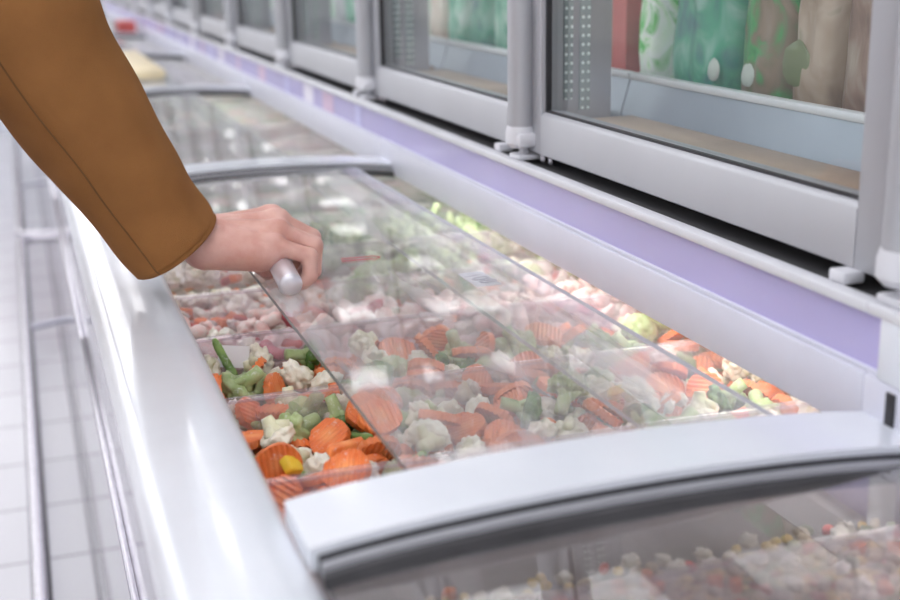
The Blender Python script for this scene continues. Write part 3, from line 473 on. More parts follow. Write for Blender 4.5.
        11, 2038, 11513, 8457, 95, 80, 19, 16, 1, 1829, 11642, 8553, 58, -74, -85, 3, 4, 2763, 11526, 8594, 54, 100, 36, -44, 6, 2689, 11257, 8573, 7, -126, 12, -9, 8, 2687, 12813, 8697, 36, -91, 42, -70, 3, 1555, 12029, 8701, 43, -79, -43, 79,
        2, 2018, 12494, 8676, 113, -27, -51, 3, 6, 3281, 12744, 8778, 14, -92, -56, 65, 5, 2916, 12750, 8537, 90, 28, -83, -16, 11, 1801, 12942, 8722, 27, 101, -23, -69, 10, 1562, 12519, 8374, 83, 35, -63, 63, 5, 1631, 12911, 8649, 7, -85, -64, -69,
        3, 3685, 12768, 8650, 6, 5, -29, 123, 3, 4186, 12912, 8662, 55, 86, -63, 41, 2, 4002, 12603, 8685, 18, 57, 16, 111, 2, 3716, 11829, 8736, 111, -29, 30, 46, 6, 3338, 12460, 8660, 78, -38, 45, 81, 1, 2047, 11521, 8589, 120, -6, 0, -41,
        25, 4904, 12163, 8733, 45, 18, 114, 26, 3, 5635, 12835, 8604, 39, 66, 101, -13, 3, 5266, 12341, 8780, 26, 6, -18, 123, 2, 4842, 11794, 8589, 64, -110, -4, 0, 5, 5495, 11876, 8616, 10, -110, -5, 63, 8, 5784, 11956, 8732, 105, 31, 12, 62,
        2, 5781, 12718, 8609, 100, -41, -3, 67, 25, 6530, 12456, 8656, 112, 59, -9, 9, 11, 6969, 12518, 8337, 1, 4, 99, 80, 25, 6836, 12710, 8602, 58, -93, -27, 58, 5, 3970, 11227, 8632, 63, -89, 15, -63, 3, 6916, 12332, 8571, 34, 61, 102, -29,
        3, 7148, 11501, 8544, 10, -27, -119, -35, 12, 5433, 12950, 8434, 17, 93, 3, 85, 12, 4498, 12779, 8346, 47, -48, 5, 108, 12, 3977, 11629, 8331, 89, 52, 13, -72, 6, 2474, 12358, 8636, 57, 6, -94, 62,
    ),
    'sea': (
        17, 1680, 13636, 8421, 7, 84, 95, -8, 18, 2599, 13762, 8422, 89, -9, -4, 90, 15, 2987, 13707, 8398, 9, 1, -89, 90, 15, 3318, 13684, 8387, 17, 10, -87, -90, 19, 3795, 13602, 8440, 3, -93, 87, 2, 20, 4274, 13720, 8371, 9, 122, -33, -2,
        18, 4658, 13903, 8401, 80, 2, 3, 98, 20, 5136, 13361, 8400, 61, 58, 73, 61, 19, 5575, 13859, 8400, 72, -6, -14, 104, 19, 6176, 13992, 8409, 3, -4, 125, -20, 17, 6782, 13873, 8392, 109, 10, -15, 63, 19, 7249, 14016, 8420, 11, 4, 125, -16,
        20, 1927, 14417, 8356, 88, 5, -8, -91, 19, 2635, 14497, 8349, 4, 79, 98, 12, 17, 2889, 14351, 8365, 13, 81, 96, -8, 19, 3347, 14374, 8370, 14, 54, -114, 4, 18, 3843, 14415, 8367, 94, 11, 11, 84, 18, 4172, 14365, 8371, 98, -5, -2, 81,
        18, 4635, 14394, 8389, 3, -114, -56, 4, 18, 5152, 14418, 8370, 19, 123, -23, 2, 19, 5576, 14434, 8364, 18, -10, 15, -124, 19, 6199, 14494, 8367, 9, -99, 79, 0, 15, 6593, 14252, 8352, 9, -38, 121, -6, 19, 7337, 14699, 8325, 99, -20, -15, 76,
        19, 2050, 13893, 8389, 110, -37, 25, -45, 17, 2478, 13264, 8436, 28, 12, 12, 123, 18, 3034, 13515, 8403, 3, -113, -57, 3, 18, 3207, 13950, 8412, 71, -5, 3, -105, 19, 3970, 13249, 8473, 112, -54, 18, -15, 19, 4317, 13916, 8391, 119, -26, 0, -36,
        19, 4600, 13263, 8443, 124, -27, -7, 10, 18, 5381, 13676, 8389, 14, 114, -54, -8, 17, 5813, 13517, 8418, 2, 88, 91, -8, 19, 6199, 13547, 8457, 3, -7, -27, -124, 18, 6770, 13475, 8397, 37, 121, 9, 6, 19, 6950, 13748, 8407, 108, 26, 0, 61,
        18, 1735, 14244, 8452, 49, -109, 39, -19, 15, 2331, 14269, 8320, 45, 2, 1, 119, 17, 2712, 14367, 8482, 1, -112, 56, 23, 19, 3605, 14498, 8388, 28, -98, -71, 28, 18, 3892, 14719, 8474, 96, -68, 43, -20, 18, 4171, 14828, 8406, 1, 0, 98, -81,
        17, 4932, 14139, 8373, 10, 112, 58, -6, 19, 4874, 14713, 8369, 49, 76, -88, -13, 18, 5547, 14175, 8388, 2, 33, -113, -47, 18, 6138, 14222, 8426, 121, 14, -30, -22, 18, 6439, 14808, 8400, 46, -116, -21, 9, 18, 6994, 14408, 8424, 65, -50, -50, 83,
        19, 1707, 13899, 8443, 19, -27, 23, -120, 19, 2287, 14006, 8427, 28, -120, 21, 23, 19, 2924, 13970, 8431, 116, 28, 11, 42, 19, 3547, 13496, 8444, 44, 93, 63, 40, 18, 3726, 13573, 8609, 32, 86, -88, -5, 20, 4494, 13556, 8458, 118, -13, 25, -38,
        14, 4860, 13852, 8356, 1, -86, -93, 8, 15, 5035, 13210, 8386, 49, 3, -1, 117, 19, 5618, 13454, 8460, 51, -71, 78, -48, 19, 5917, 13290, 8452, 35, -11, 17, -120, 18, 6702, 13215, 8476, 113, 44, -27, 26, 18, 7030, 13225, 8402, 3, -4, 127, 0,
        20, 2236, 14320, 8405, 1, -119, 38, -24, 19, 2429, 14423, 8417, 47, -24, -10, 115, 18, 3080, 14376, 8395, 92, 22, -53, -67, 19, 3157, 14823, 8353, 72, 104, -12, 3, 19, 3843, 14030, 8413, 124, -29, -1, 2, 15, 4118, 14072, 8409, 74, 20, 69, 74,
        19, 4903, 14323, 8510, 15, -80, 96, -13, 18, 5217, 14683, 8352, 70, 22, 61, 84, 19, 5870, 14511, 8379, 32, 56, -107, -22, 14, 5890, 14117, 8350, 2, -6, 126, -11, 17, 6739, 14359, 8386, 98, -42, -20, -67, 20, 7116, 14498, 8325, 3, -71, -103, 20,
        17, 1603, 13357, 8441, 0, 89, -82, -38, 17, 2329, 13784, 8408, 40, -26, 108, 46, 15, 2692, 13507, 8394, 1, -100, -78, 11, 20, 3400, 13854, 8477, 110, -9, 33, -53, 14, 3993, 13672, 8379, 55, 7, 17, 113, 19, 4151, 13870, 8557, 91, 75, -20, -43,
        17, 4838, 13441, 8415, 3, -123, 30, 7, 18, 5048, 13746, 8423, 68, 78, 47, 57, 17, 5880, 13852, 8433, 50, -38, -71, 84, 18, 6204, 13252, 8486, 11, -29, -41, -116, 19, 6494, 13361, 8542, 42, 36, 114, -10, 19, 7198, 13525, 8420, 15, -3, -25, 124,
        19, 2164, 14659, 8359, 82, -31, -15, 91, 18, 2548, 14484, 8582, 98, 15, -41, -68, 19, 3319, 14568, 8470, 32, 105, 63, 6, 17, 3500, 14790, 8352, 98, -7, -39, -71, 15, 3952, 14256, 8356, 84, -9, -94, -11, 18, 4472, 14587, 8378, 4, 71, -104, -12,
        18, 4767, 14565, 8560, 121, 12, -36, -2, 18, 5206, 14092, 8445, 31, -101, 70, -2, 19, 5849, 14150, 8469, 12, 116, 48, 13, 19, 6355, 14582, 8507, 4, 75, -101, -15, 17, 6409, 14194, 8371, 1, 89, -90, -4, 18, 7175, 14498, 8465, 11, 97, 81, 8,
        14, 2266, 13597, 8365, 126, 2, -7, -14, 18, 2211, 13341, 8447, 55, 7, -51, -102, 18, 3035, 13853, 8544, 17, 101, -68, -32, 20, 3521, 13845, 8534, 38, 91, -73, -32, 17, 3972, 13785, 8476, 29, 117, -26, -30, 19, 4242, 13544, 8452, 4, 61, 100, 49,
        18, 4851, 13728, 8483, 15, 62, -110, -9, 19, 5045, 14105, 8593, 18, -118, -43, -11, 19, 5754, 13727, 8538, 11, 104, -72, 0, 19, 6155, 14064, 8586, 126, -11, -15, 2, 17, 6504, 13960, 8387, 7, 26, 124, -1, 19, 7376, 13206, 8551, 45, 62, -70, 72,
        17, 1783, 14619, 8376, 76, -5, -18, -100, 19, 2335, 14433, 8558, 33, -106, 51, -35, 20, 3005, 14687, 8435, 21, 22, 57, -109, 15, 3523, 14101, 8372, 126, -10, -5, 5, 18, 4158, 14661, 8576, 33, -76, 95, -17, 15, 4428, 14089, 8369, 75, -24, -94, -31,
        14, 4630, 14436, 8512, 12, 34, 120, 20, 17, 5649, 14101, 8557, 3, 44, -30, -115, 19, 5963, 14437, 8534, 33, 34, -118, 1, 20, 6087, 14827, 8325, 17, -2, 26, -123, 19, 6859, 14828, 8409, 29, -21, -87, -85, 20, 7389, 14350, 8360, 17, 61, -107, -25,
        19, 1939, 13351, 8439, 2, 95, 83, -16, 19, 2605, 13358, 8533, 63, 7, 24, 107, 15, 2694, 13312, 8397, 75, 2, 1, 102, 19, 3317, 13531, 8461, 10, 55, -93, -66, 15, 3981, 13455, 8428, 36, -14, -121, 6, 18, 4428, 13361, 8542, 49, 38, -56, -96,
        15, 4676, 13794, 8555, 88, -65, -33, 55, 18, 5278, 13378, 8420, 51, 65, 60, 76, 20, 5659, 13776, 8656, 85, -20, -8, 92, 19, 5999, 13376, 8635, 51, -42, 24, 106, 19, 6456, 13938, 8570, 10, 25, -107, -63, 18, 7011, 13379, 8577, 5, -100, -78, 2,
        18, 1592, 14744, 8450, 35, 81, -40, -82, 17, 2051, 14507, 8479, 14, 47, 117, 8, 17, 2771, 14136, 8405, 100, -39, -31, -61, 18, 3485, 14290, 8532, 7, 88, -82, -40, 19, 3908, 14591, 8624, 42, -113, -20, -34, 18, 4320, 14323, 8499, 78, 12, 44, -90,
        19, 4739, 14170, 8583, 123, -13, -29, 10, 19, 5383, 14699, 8408, 31, -74, -50, 84, 19, 5662, 14603, 8511, 19, -36, -12, 120, 19, 6133, 14726, 8626, 86, 16, -28, 88, 18, 6703, 14091, 8408, 90, 89, 2, -15, 19, 7372, 14257, 8521, 109, -23, 57, -21,
        14, 1895, 13719, 8358, 14, 70, -105, -8, 17, 2195, 13865, 8540, 43, -27, 55, -102, 14, 2824, 13684, 8373, 8, 109, -64, -10, 18, 3033, 13532, 8620, 31, -114, 45, 14, 18, 3983, 13598, 8586, 42, 14, -18, -118, 15, 4554, 13676, 8510, 111, -20, 48, 32,
        20, 4769, 13949, 8547, 97, -2, -51, -64, 18, 5003, 13440, 8571, 100, 66, 29, 31, 17, 5476, 13255, 8408, 97, 0, -21, -79, 19, 6218, 13749, 8485, 9, -26, -102, 71, 19, 6565, 13675, 8430, 101, 11, -3, 76, 19, 7181, 13787, 8510, 11, 36, -54, 109,
        19, 2007, 14178, 8498, 4, -108, -63, 21, 20, 2863, 14272, 8546, 65, 96, 5, -52, 19, 2948, 14527, 8500, 101, -72, -27, -11, 20, 3611, 13905, 8432, 117, 36, -29, -15, 17, 4121, 14331, 8554, 79, 59, 79, 14, 20, 4272, 14659, 8439, 41, -34, 47, 105,
        20, 4455, 14179, 8528, 72, -17, 39, -96, 19, 5036, 14667, 8504, 73, 58, -64, -59, 19, 5661, 14770, 8372, 116, 44, 11, -25, 18, 6164, 14402, 8602, 87, 66, 31, 57, 19, 6648, 14617, 8374, 0, -126, -15, 4, 18, 6911, 14109, 8619, 103, 2, -52, -52,
        17, 1993, 13659, 8451, 26, -30, -100, -68, 19, 2396, 13658, 8544, 118, 23, -22, 33, 19, 2767, 13776, 8537, 11, -107, 60, 29, 18, 3206, 13229, 8400, 114, 51, 18, 14, 19, 3886, 13895, 8663, 97, 2, 26, -78, 19, 4441, 13873, 8589, 15, -118, -36, 25,
        17, 4713, 13450, 8551, 35, -120, 6, -24, 17, 4901, 13234, 8466, 83, 34, 90, 1, 18, 5465, 13471, 8569, 36, 70, -68, -73, 20, 5903, 13575, 8617, 107, 28, 41, 46, 17, 6774, 13614, 8517, 13, -11, -32, 122, 19, 7085, 14054, 8548, 23, 116, 43, 17,
        18, 1720, 14489, 8557, 14, 64, -109, 0, 19, 2396, 14793, 8420, 47, 114, 6, -31, 19, 2734, 14751, 8415, 33, 87, 82, -27, 17, 3643, 14184, 8510, 24, 85, -41, -82, 18, 3641, 14668, 8551, 79, 45, 44, 77, 14, 4404, 14733, 8504, 125, 11, -3, -18,
        18, 4646, 14352, 8651, 36, 4, -39, -115, 18, 5176, 14530, 8626, 14, 113, 56, -8, 18, 5444, 14298, 8565, 55, 99, -57, 3, 18, 6379, 14357, 8622, 53, 6, -49, -104, 18, 6565, 14283, 8536, 111, -38, -22, -43, 19, 7120, 14761, 8430, 76, 91, 37, 24,
        17, 2115, 13513, 8452, 119, -12, 34, 23, 20, 2377, 13338, 8593, 6, 72, 102, 24, 18, 2827, 13358, 8491, 65, 54, 76, 57, 18, 3223, 13866, 8600, 92, 71, -18, -48, 17, 4191, 13317, 8540, 48, -10, -16, -116, 15, 4283, 13243, 8417, 5, 63, 110, -13,
        19, 4630, 13925, 8695, 91, -12, 11, -87, 17, 5489, 13761, 8524, 31, -103, 65, -19, 18, 5169, 13317, 8616, 6, 60, -104, -42, 19, 5913, 13929, 8617, 123, -7, -8, -32, 19, 6720, 13868, 8581, 109, 29, 26, 53, 18, 7385, 13595, 8534, 83, -36, 13, -88,
        17, 1864, 14405, 8487, 109, -19, -61, 2, 18, 2625, 14834, 8560, 78, 100, -3, 6, 15, 2903, 14849, 8412, 50, 86, 78, 12, 20, 3228, 14622, 8602, 87, 17, 29, 86, 18, 3878, 14248, 8525, 23, 96, 80, 7, 19, 4253, 14150, 8583, 46, -96, -69, -8,
        19, 4672, 14809, 8532, 56, -56, 51, 85, 15, 5367, 13920, 8365, 13, 95, 0, 83, 19, 5349, 14007, 8591, 9, 6, 52, -115, 19, 6663, 14593, 8556, 76, -23, -34, 94, 18, 6849, 14627, 8506, 53, 63, -40, -88, 18, 7431, 14588, 8520, 71, 53, 73, 55,
        18, 1746, 13524, 8564, 77, 21, 13, 98, 14, 2652, 13584, 8559, 29, 57, 104, 36, 18, 2490, 14081, 8502, 109, 13, 63, 6, 17, 3540, 13231, 8409, 50, 116, 2, 17, 19, 3619, 13935, 8665, 69, 79, -70, -11, 14, 4119, 13415, 8438, 10, 113, -48, -31,
        18, 5078, 13939, 8700, 10, 4, 56, 113, 19, 5249, 13703, 8594, 27, 23, 32, 118, 20, 6224, 13498, 8612, 4, -17, -123, -27, 14, 6463, 13564, 8527, 1, 22, 116, 46, 15, 6100, 13655, 8570, 109, 56, -35, -1, 17, 7235, 13342, 8572, 63, 15, -106, -25,
        15, 1711, 14443, 8373, 74, -55, 75, 44, 19, 1911, 14822, 8431, 42, -26, -75, -90, 17, 3124, 14097, 8563, 30, 35, -72, 94, 19, 3409, 14740, 8581, 47, 42, -110, 10, 20, 3789, 14408, 8617, 90, 88, 6, 19,
    ),
    'hand': (
        17, 2135, 15665, 8440, 116, 16, -3, 50, 16, 2365, 15529, 8421, 32, 20, -121, -6, 14, 2902, 15296, 8407, 78, 1, -3, 100, 15, 3278, 15523, 8436, 69, -4, 4, -106, 15, 3523, 15765, 8427, 40, -80, -83, -36, 25, 4471, 15434, 8533, 17, -42, 118, -15,
        17, 4784, 15528, 8460, 0, -126, -16, 5, 17, 5249, 15318, 8474, 30, 31, -72, -95, 16, 5592, 15487, 8426, 34, -67, 86, -56, 16, 6175, 15549, 8446, 19, 125, -9, 3, 16, 6722, 15608, 8418, 106, -23, -20, 63, 17, 6879, 15432, 8440, 118, 12, -9, 44,
        15, 1742, 15754, 8447, 12, -18, 87, -90, 15, 2665, 16037, 8390, 5, -119, 44, 0, 15, 2929, 16036, 8403, 7, -85, 94, -8, 17, 3213, 16164, 8408, 2, 126, -15, -9, 15, 3699, 15916, 8388, 126, -10, -5, -13, 14, 4208, 15999, 8386, 2, -54, 114, -11,
        17, 4573, 15919, 8447, 111, 3, -19, -59, 12, 5440, 15965, 8394, 70, 104, 8, 21, 17, 5686, 16161, 8411, 119, 3, -13, -41, 17, 6265, 16274, 8408, 11, -4, -24, -124, 17, 6643, 16110, 8465, 13, 35, 0, -121, 14, 7012, 15918, 8407, 110, -2, -1, 64,
        17, 1948, 16795, 8352, 62, 110, -13, 1, 16, 2334, 16248, 8388, 116, -34, -3, 38, 16, 2795, 16312, 8383, 4, -5, -26, 124, 15, 3163, 16508, 8369, 123, -5, -2, 32, 16, 3967, 16801, 8375, 28, 71, 12, -101, 15, 4470, 16615, 8348, 1, -110, 63, 4,
        16, 4775, 16705, 8351, 14, -29, 97, -76, 17, 5441, 16584, 8389, 3, 7, 17, 126, 16, 5883, 16513, 8373, 21, -43, 19, 116, 16, 6203, 16647, 8342, 116, -26, -10, 44, 4, 6549, 16520, 8405, 14, 100, 76, 0, 15, 7240, 16365, 8373, 58, -9, -2, -112,
        16, 1583, 15271, 8445, 106, -7, 68, 16, 14, 2444, 15100, 8399, 119, -11, 0, -44, 17, 3127, 15624, 8465, 97, 15, 0, 80, 16, 3435, 15104, 8441, 3, 121, 21, 34, 15, 4271, 15204, 8409, 1, -119, -43, 6, 16, 4223, 15466, 8423, 15, 49, -114, -22,
        16, 4961, 15407, 8459, 47, -118, 4, -8, 15, 5327, 15543, 8408, 10, 98, 5, 79, 17, 5734, 15623, 8439, 54, 8, 4, 114, 15, 5775, 15290, 8435, 60, 72, -60, 61, 16, 6648, 15422, 8419, 2, -86, 91, 18, 4, 7128, 15798, 8467, 2, 2, 62, -111,
        4, 2177, 16123, 8456, 47, -54, -25, 102, 16, 2299, 15992, 8420, 111, -6, 29, 55, 12, 3120, 16034, 8400, 67, 43, -68, 72, 14, 3519, 15959, 8366, 51, -1, -13, -116, 14, 3937, 16046, 8376, 51, -8, -6, 116, 4, 4429, 16131, 8438, 65, -35, 45, -93,
        17, 5012, 16047, 8444, 106, 1, -12, -70, 15, 5220, 16338, 8386, 69, -1, 3, 107, 16, 5770, 15871, 8440, 46, 58, -35, -97, 14, 5954, 15774, 8415, 3, -127, 6, -5, 25, 5448, 15512, 8619, 55, -59, 87, -44, 16, 7405, 15737, 8417, 24, 42, -116, -16,
        14, 2214, 16643, 8315, 126, 0, 0, -18, 14, 2520, 16640, 8323, 13, 120, 39, 7, 17, 2757, 16680, 8388, 11, 109, -57, -30, 17, 3308, 16789, 8374, 5, -16, -123, 26, 17, 3581, 16767, 8385, 64, 39, 101, 15, 16, 4339, 16522, 8366, 57, -10, -23, 111,
        17, 4995, 16785, 8350, 8, 6, 127, -2, 17, 5053, 16464, 8395, 3, -21, 123, -25, 17, 5548, 16792, 8371, 5, -29, 121, -24, 16, 5979, 16379, 8363, 12, -7, 22, -124, 14, 6450, 16830, 8318, 5, -1, 15, 126, 25, 7333, 15583, 8627, 42, 93, -34, 68,
        14, 2170, 15395, 8392, 107, 11, 6, 67, 15, 2684, 15719, 8408, 9, -90, 88, -7, 15, 2640, 15337, 8413, 7, 32, 122, -8, 16, 3423, 15622, 8452, 70, 25, 13, 102, 15, 3584, 15279, 8433, 0, -62, -110, 7, 17, 3325, 15758, 8465, 67, 87, 60, -23,
        17, 5602, 15287, 8473, 93, 17, 53, -66, 16, 5457, 15690, 8408, 18, 108, 61, 19, 15, 6017, 15452, 8429, 10, -122, 32, 6, 25, 4209, 15996, 8623, 38, -80, 5, 91, 17, 6647, 15240, 8442, 77, 11, -35, 95, 15, 7434, 15143, 8426, 106, -2, 0, 69,
        14, 1946, 15943, 8409, 3, -57, -113, 7, 14, 2216, 15822, 8399, 120, 10, 2, -42, 16, 2642, 15865, 8407, 13, -13, -36, 120, 16, 3205, 15911, 8434, 10, -124, 16, -17, 17, 3858, 15926, 8465, 15, -78, 65, 75, 17, 4047, 15819, 8448, 71, 14, -34, 98,
        4, 4660, 16139, 8457, 5, -9, 90, 89, 15, 5387, 15873, 8410, 39, -32, -82, 83, 16, 5615, 15805, 8420, 25, 108, 61, 13, 15, 6219, 16098, 8421, 59, -75, 62, 56, 15, 6465, 16281, 8418, 3, -1, -55, 114, 15, 7431, 16582, 8364, 80, -42, 83, 34,
        4, 1633, 16338, 8432, 101, 43, -32, -55, 17, 2470, 16427, 8401, 56, 29, 9, -110, 12, 3124, 16847, 8347, 117, 0, -35, -34, 15, 3714, 16437, 8369, 34, -1, 0, -122, 17, 3896, 16274, 8402, 4, 123, -33, -4, 17, 4061, 16581, 8406, 33, 49, -105, -40,
        16, 4662, 16314, 8430, 90, -21, -83, -27, 16, 4993, 16261, 8422, 68, -41, 46, 87, 17, 5711, 16349, 8421, 32, -1, -70, 101, 12, 6149, 16441, 8347, 68, 30, 58, 85, 12, 7029, 16670, 8370, 60, 51, -97, -21, 14, 6889, 16376, 8384, 2, 118, 47, -5,
        16, 1937, 15064, 8454, 104, -57, 32, 32, 25, 6410, 15502, 8551, 71, -70, 77, 13, 15, 2609, 15589, 8408, 10, 3, 126, -5, 17, 3368, 15284, 8476, 70, -106, -5, 4, 17, 3846, 15677, 8463, 78, -74, 33, -59, 15, 4371, 15106, 8431, 73, -28, -96, -30,
        16, 4990, 15041, 8470, 14, -21, 69, 103, 17, 5210, 15900, 8447, 96, 10, -47, 68, 16, 5734, 15131, 8435, 102, -26, -17, 70, 16, 5921, 15322, 8441, 12, 47, 116, 20, 17, 6436, 15233, 8424, 9, 71, 105, -1, 15, 7227, 15426, 8420, 125, -7, 2, -21,
        15, 1578, 15972, 8431, 18, 25, 87, 87, 17, 2497, 16077, 8449, 7, -118, 31, -36, 16, 2805, 15942, 8430, 94, 76, -15, -37, 17, 3559, 16185, 8404, 41, 59, 104, 12, 17, 3539, 16371, 8420, 83, 92, 27, -7, 17, 3962, 15772, 8571, 41, -111, 46, -2,
        16, 4716, 15767, 8454, 11, -102, -75, 6, 15, 5307, 16024, 8400, 4, -56, -114, 9, 16, 6031, 16701, 8346, 71, -22, 25, -99, 15, 6092, 15862, 8452, 14, -13, -82, 95, 16, 6256, 15798, 8450, 103, 16, 21, -69, 17, 6891, 16148, 8470, 86, 91, -1, -23,
        4, 1620, 16134, 8496, 13, -36, 88, 83, 4, 2613, 16239, 8415, 32, 120, -26, 4, 16, 2859, 16496, 8380, 77, -21, 21, 96, 4, 3272, 16363, 8415, 6, -26, -121, -26, 16, 3668, 16604, 8376, 112, -17, 40, 42, 15, 4328, 16251, 8389, 94, 85, -9, 2,
        15, 4580, 16838, 8343, 24, -1, 85, -91, 15, 5522, 16298, 8384, 0, -122, -32, 11, 16, 5938, 16301, 8488, 5, -43, 118, -17, 17, 6339, 16469, 8390, 40, 118, 4, -22, 15, 6673, 16347, 8399, 45, -5, 3, 119, 16, 6407, 16674, 8354, 13, -27, 10, 123,
        25, 5485, 16099, 8581, 84, 10, 89, 33, 15, 2363, 15366, 8402, 17, -3, 2, -126, 15, 3088, 15187, 8430, 71, 48, 80, -49, 15, 3619, 15415, 8442, 91, 87, -17, -4, 17, 3642, 15631, 8455, 0, -12, -119, -42, 14, 3101, 15047, 8411, 0, 4, -124, 27,
        16, 6242, 15052, 8446, 21, -3, 82, 95, 15, 5308, 15694, 8407, 77, 37, -55, -76, 16, 5892, 15729, 8497, 126, -16, -5, -7, 15, 6134, 15398, 8438, 72, -8, -91, -51, 16, 6568, 15629, 8432, 36, -73, 85, -48, 15, 7329, 15226, 8446, 72, -71, -52, 57,
        15, 1591, 15421, 8419, 105, 0, -5, 71, 15, 2258, 15321, 8437, 80, 57, -30, -75, 17, 2819, 15723, 8471, 86, 49, 57, 55, 16, 3048, 16093, 8460, 62, -66, -25, 86, 17, 4079, 16355, 8454, 58, -28, -109, 13, 15, 4415, 15741, 8434, 13, -88, -31, -85,
        16, 4817, 16047, 8438, 8, 64, 108, 21, 16, 5283, 16205, 8409, 88, -15, 24, 87, 12, 5508, 15881, 8392, 50, -110, 6, -39, 15, 6053, 16049, 8420, 75, -58, 74, 40, 14, 6441, 15772, 8408, 38, -2, -6, -121, 16, 6987, 15660, 8454, 69, -72, -45, 65,
        17, 1854, 16613, 8381, 41, 11, 20, 118, 4, 2289, 16806, 8358, 68, -107, 6, -7, 16, 2903, 16833, 8378, 103, 72, 19, -2, 15, 2988, 16697, 8357, 126, -6, -3, -16, 12, 3690, 16846, 8328, 67, 76, -2, -77, 17, 4495, 16385, 8385, 6, 103, 74, -10,
        17, 4808, 16543, 8397, 24, -45, 104, 52, 15, 5185, 16831, 8332, 6, 86, 93, -10, 14, 5713, 16750, 8373, 18, -36, 100, -68, 15, 6096, 16171, 8404, 50, 80, -40, 75, 17, 6541, 16340, 8526, 122, -22, 25, 10, 4, 6799, 16538, 8426, 2, 11, -62, -110,
        15, 1883, 15355, 8417, 23, -6, 0, -125, 17, 2538, 15423, 8482, 111, -31, -47, 26, 17, 2663, 15192, 8464, 97, -79, -8, -16, 17, 3044, 15349, 8465, 50, -32, 4, -112, 17, 3969, 15239, 8451, 61, -30, -4, -107, 17, 4148, 15283, 8500, 65, -45, 1, -99,
        17, 4284, 15712, 8464, 52, -33, -74, 83, 14, 4084, 15563, 8397, 124, 10, 1, 24, 25, 4905, 15236, 8612, 116, -5, 49, 18, 16, 6691, 15762, 8454, 20, 111, 1, 59, 14, 6826, 15722, 8403, 2, -75, -103, 0, 17, 6806, 15063, 8477, 4, 0, 101, -76,
        17, 1824, 16141, 8477, 5, -115, 36, -40, 17, 2332, 16111, 8548, 34, 73, -79, -57, 15, 2844, 16172, 8406, 88, -47, 54, 58, 14, 3387, 15985, 8408, 125, 14, -15, 7, 15, 3709, 16235, 8383, 90, -20, 86, 11, 14, 4427, 15893, 8430, 48, 37, 83, 74,
        14, 5077, 15749, 8412, 33, -120, 27, -2, 17, 5171, 16284, 8510, 21, -100, 75, -4, 15, 5676, 15999, 8416, 15, -16, -85, 92, 15, 5973, 15938, 8430, 22, 27, 87, 85, 17, 6824, 15984, 8478, 23, 21, -56, 110, 15, 7169, 15972, 8424, 22, -87, 24, 87,
        4, 1866, 16375, 8433, 37, 22, -58, -104, 16, 2065, 16302, 8421, 20, 43, 100, -61, 12, 3111, 16307, 8381, 48, 82, -44, -72, 17, 3280, 16587, 8413, 20, -47, -104, 52, 15, 3828, 16798, 8353, 69, 52, -75, -54, 17, 4274, 16377, 8458, 22, 50, 87, -75,
        14, 4731, 16791, 8334, 14, 26, -107, -62, 16, 5244, 16559, 8396, 103, -32, -56, 38, 25, 4497, 16718, 8596, 8, 70, -31, 101, 16, 6074, 16537, 8366, 42, 36, 63, -96, 16, 6698, 16722, 8370, 79, 20, 2, -97, 16, 7003, 16803, 8362, 118, -37, 3, -28,
        15, 2034, 15208, 8432, 42, 90, -32, 72, 12, 2080, 15112, 8421, 60, 29, 94, 52, 17, 2931, 15564, 8478, 87, -67, -49, 41, 17, 3323, 15479, 8554, 11, -91, -88, 8, 16, 3802, 15335, 8443, 10, -105, -66, -26, 15, 4180, 15056, 8437, 22, -15, -81, 94,
        14, 5073, 15534, 8483, 109, 47, -26, 36, 12, 4376, 15254, 8407, 51, -30, 43, 103, 16, 5941, 15586, 8447, 74, -62, -8, 82, 17, 6404, 15114, 8561, 103, 28, -12, -68, 25, 3854, 15209, 8677, 28, -77, -38, 89, 15, 7109, 15589, 8437, 73, 78, -53, 43,
        16, 1886, 15788, 8430, 27, -3, -30, 120, 17, 2522, 15734, 8483, 67, -72, -80, 5, 17, 2683, 16113, 8538, 27, -16, -123, -12, 17, 3341, 15953, 8531, 123, 13, 25, -17, 16, 3685, 15787, 8451, 13, -86, -61, -69, 15, 4200, 16186, 8403, 40, 3, -42, -113,
        17, 4938, 15681, 8478, 13, 29, 48, -113, 15, 5168, 16086, 8426, 72, -77, 51, -50, 15, 5879, 16235, 8375, 63, -9, -6, -110, 15, 6241, 15970, 8439, 5, -92, 10, 87, 14, 6423, 15940, 8440, 10, -47, 116, 17, 25, 7158, 16231, 8544, 98, 16, 71, -34,
        15, 2550, 16815, 8344, 91, 86, -2, 19, 25, 5881, 16708, 8571, 4, -71, -99, -34, 17, 2677, 16479, 8405, 41, -21, 109, 47, 15, 3524, 16541, 8381, 66, -65, -60, 63, 16, 3907, 16627, 8379, 68, 21, 3, -105, 15, 4268, 16843, 8348, 6, -13, -94, -84,
        16, 4627, 16613, 8365, 55, -72, -3, 89, 17, 5319, 16759, 8390, 47, -89, -64, 45, 16, 5719, 16607, 8382, 14, -10, -125, 10, 14, 6073, 16255, 8464, 74, -77, 5, 68, 14, 6841, 16723, 8347, 113, 1, -13, -57, 17, 7395, 16761, 8402, 59, -47, -3, 103,
        17, 1908, 15556, 8439, 5, -89, 90, 6, 25, 7104, 15281, 8595, 49, -59, -71, -73, 16, 2704, 15464, 8440, 26, 19, 24, 120, 25, 5327, 15156, 8709, 49, -26, 112, 24, 16, 3183, 15600, 8584, 65, -25, 35, -100, 17, 3677, 15125, 8453, 0, -124, -25, 8,
        15, 5456, 15801, 8486, 46, -68, -96, -4, 15, 5239, 15725, 8494, 56, 19, 112, -8, 4, 5542, 15102, 8476, 68, 95, -46, -18, 17, 6141, 15198, 8500, 56, -37, -31, 103, 15, 6549, 15050, 8417, 126, -10, -4, 15, 16, 6914, 15204, 8430, 118, -33, 4, -31,
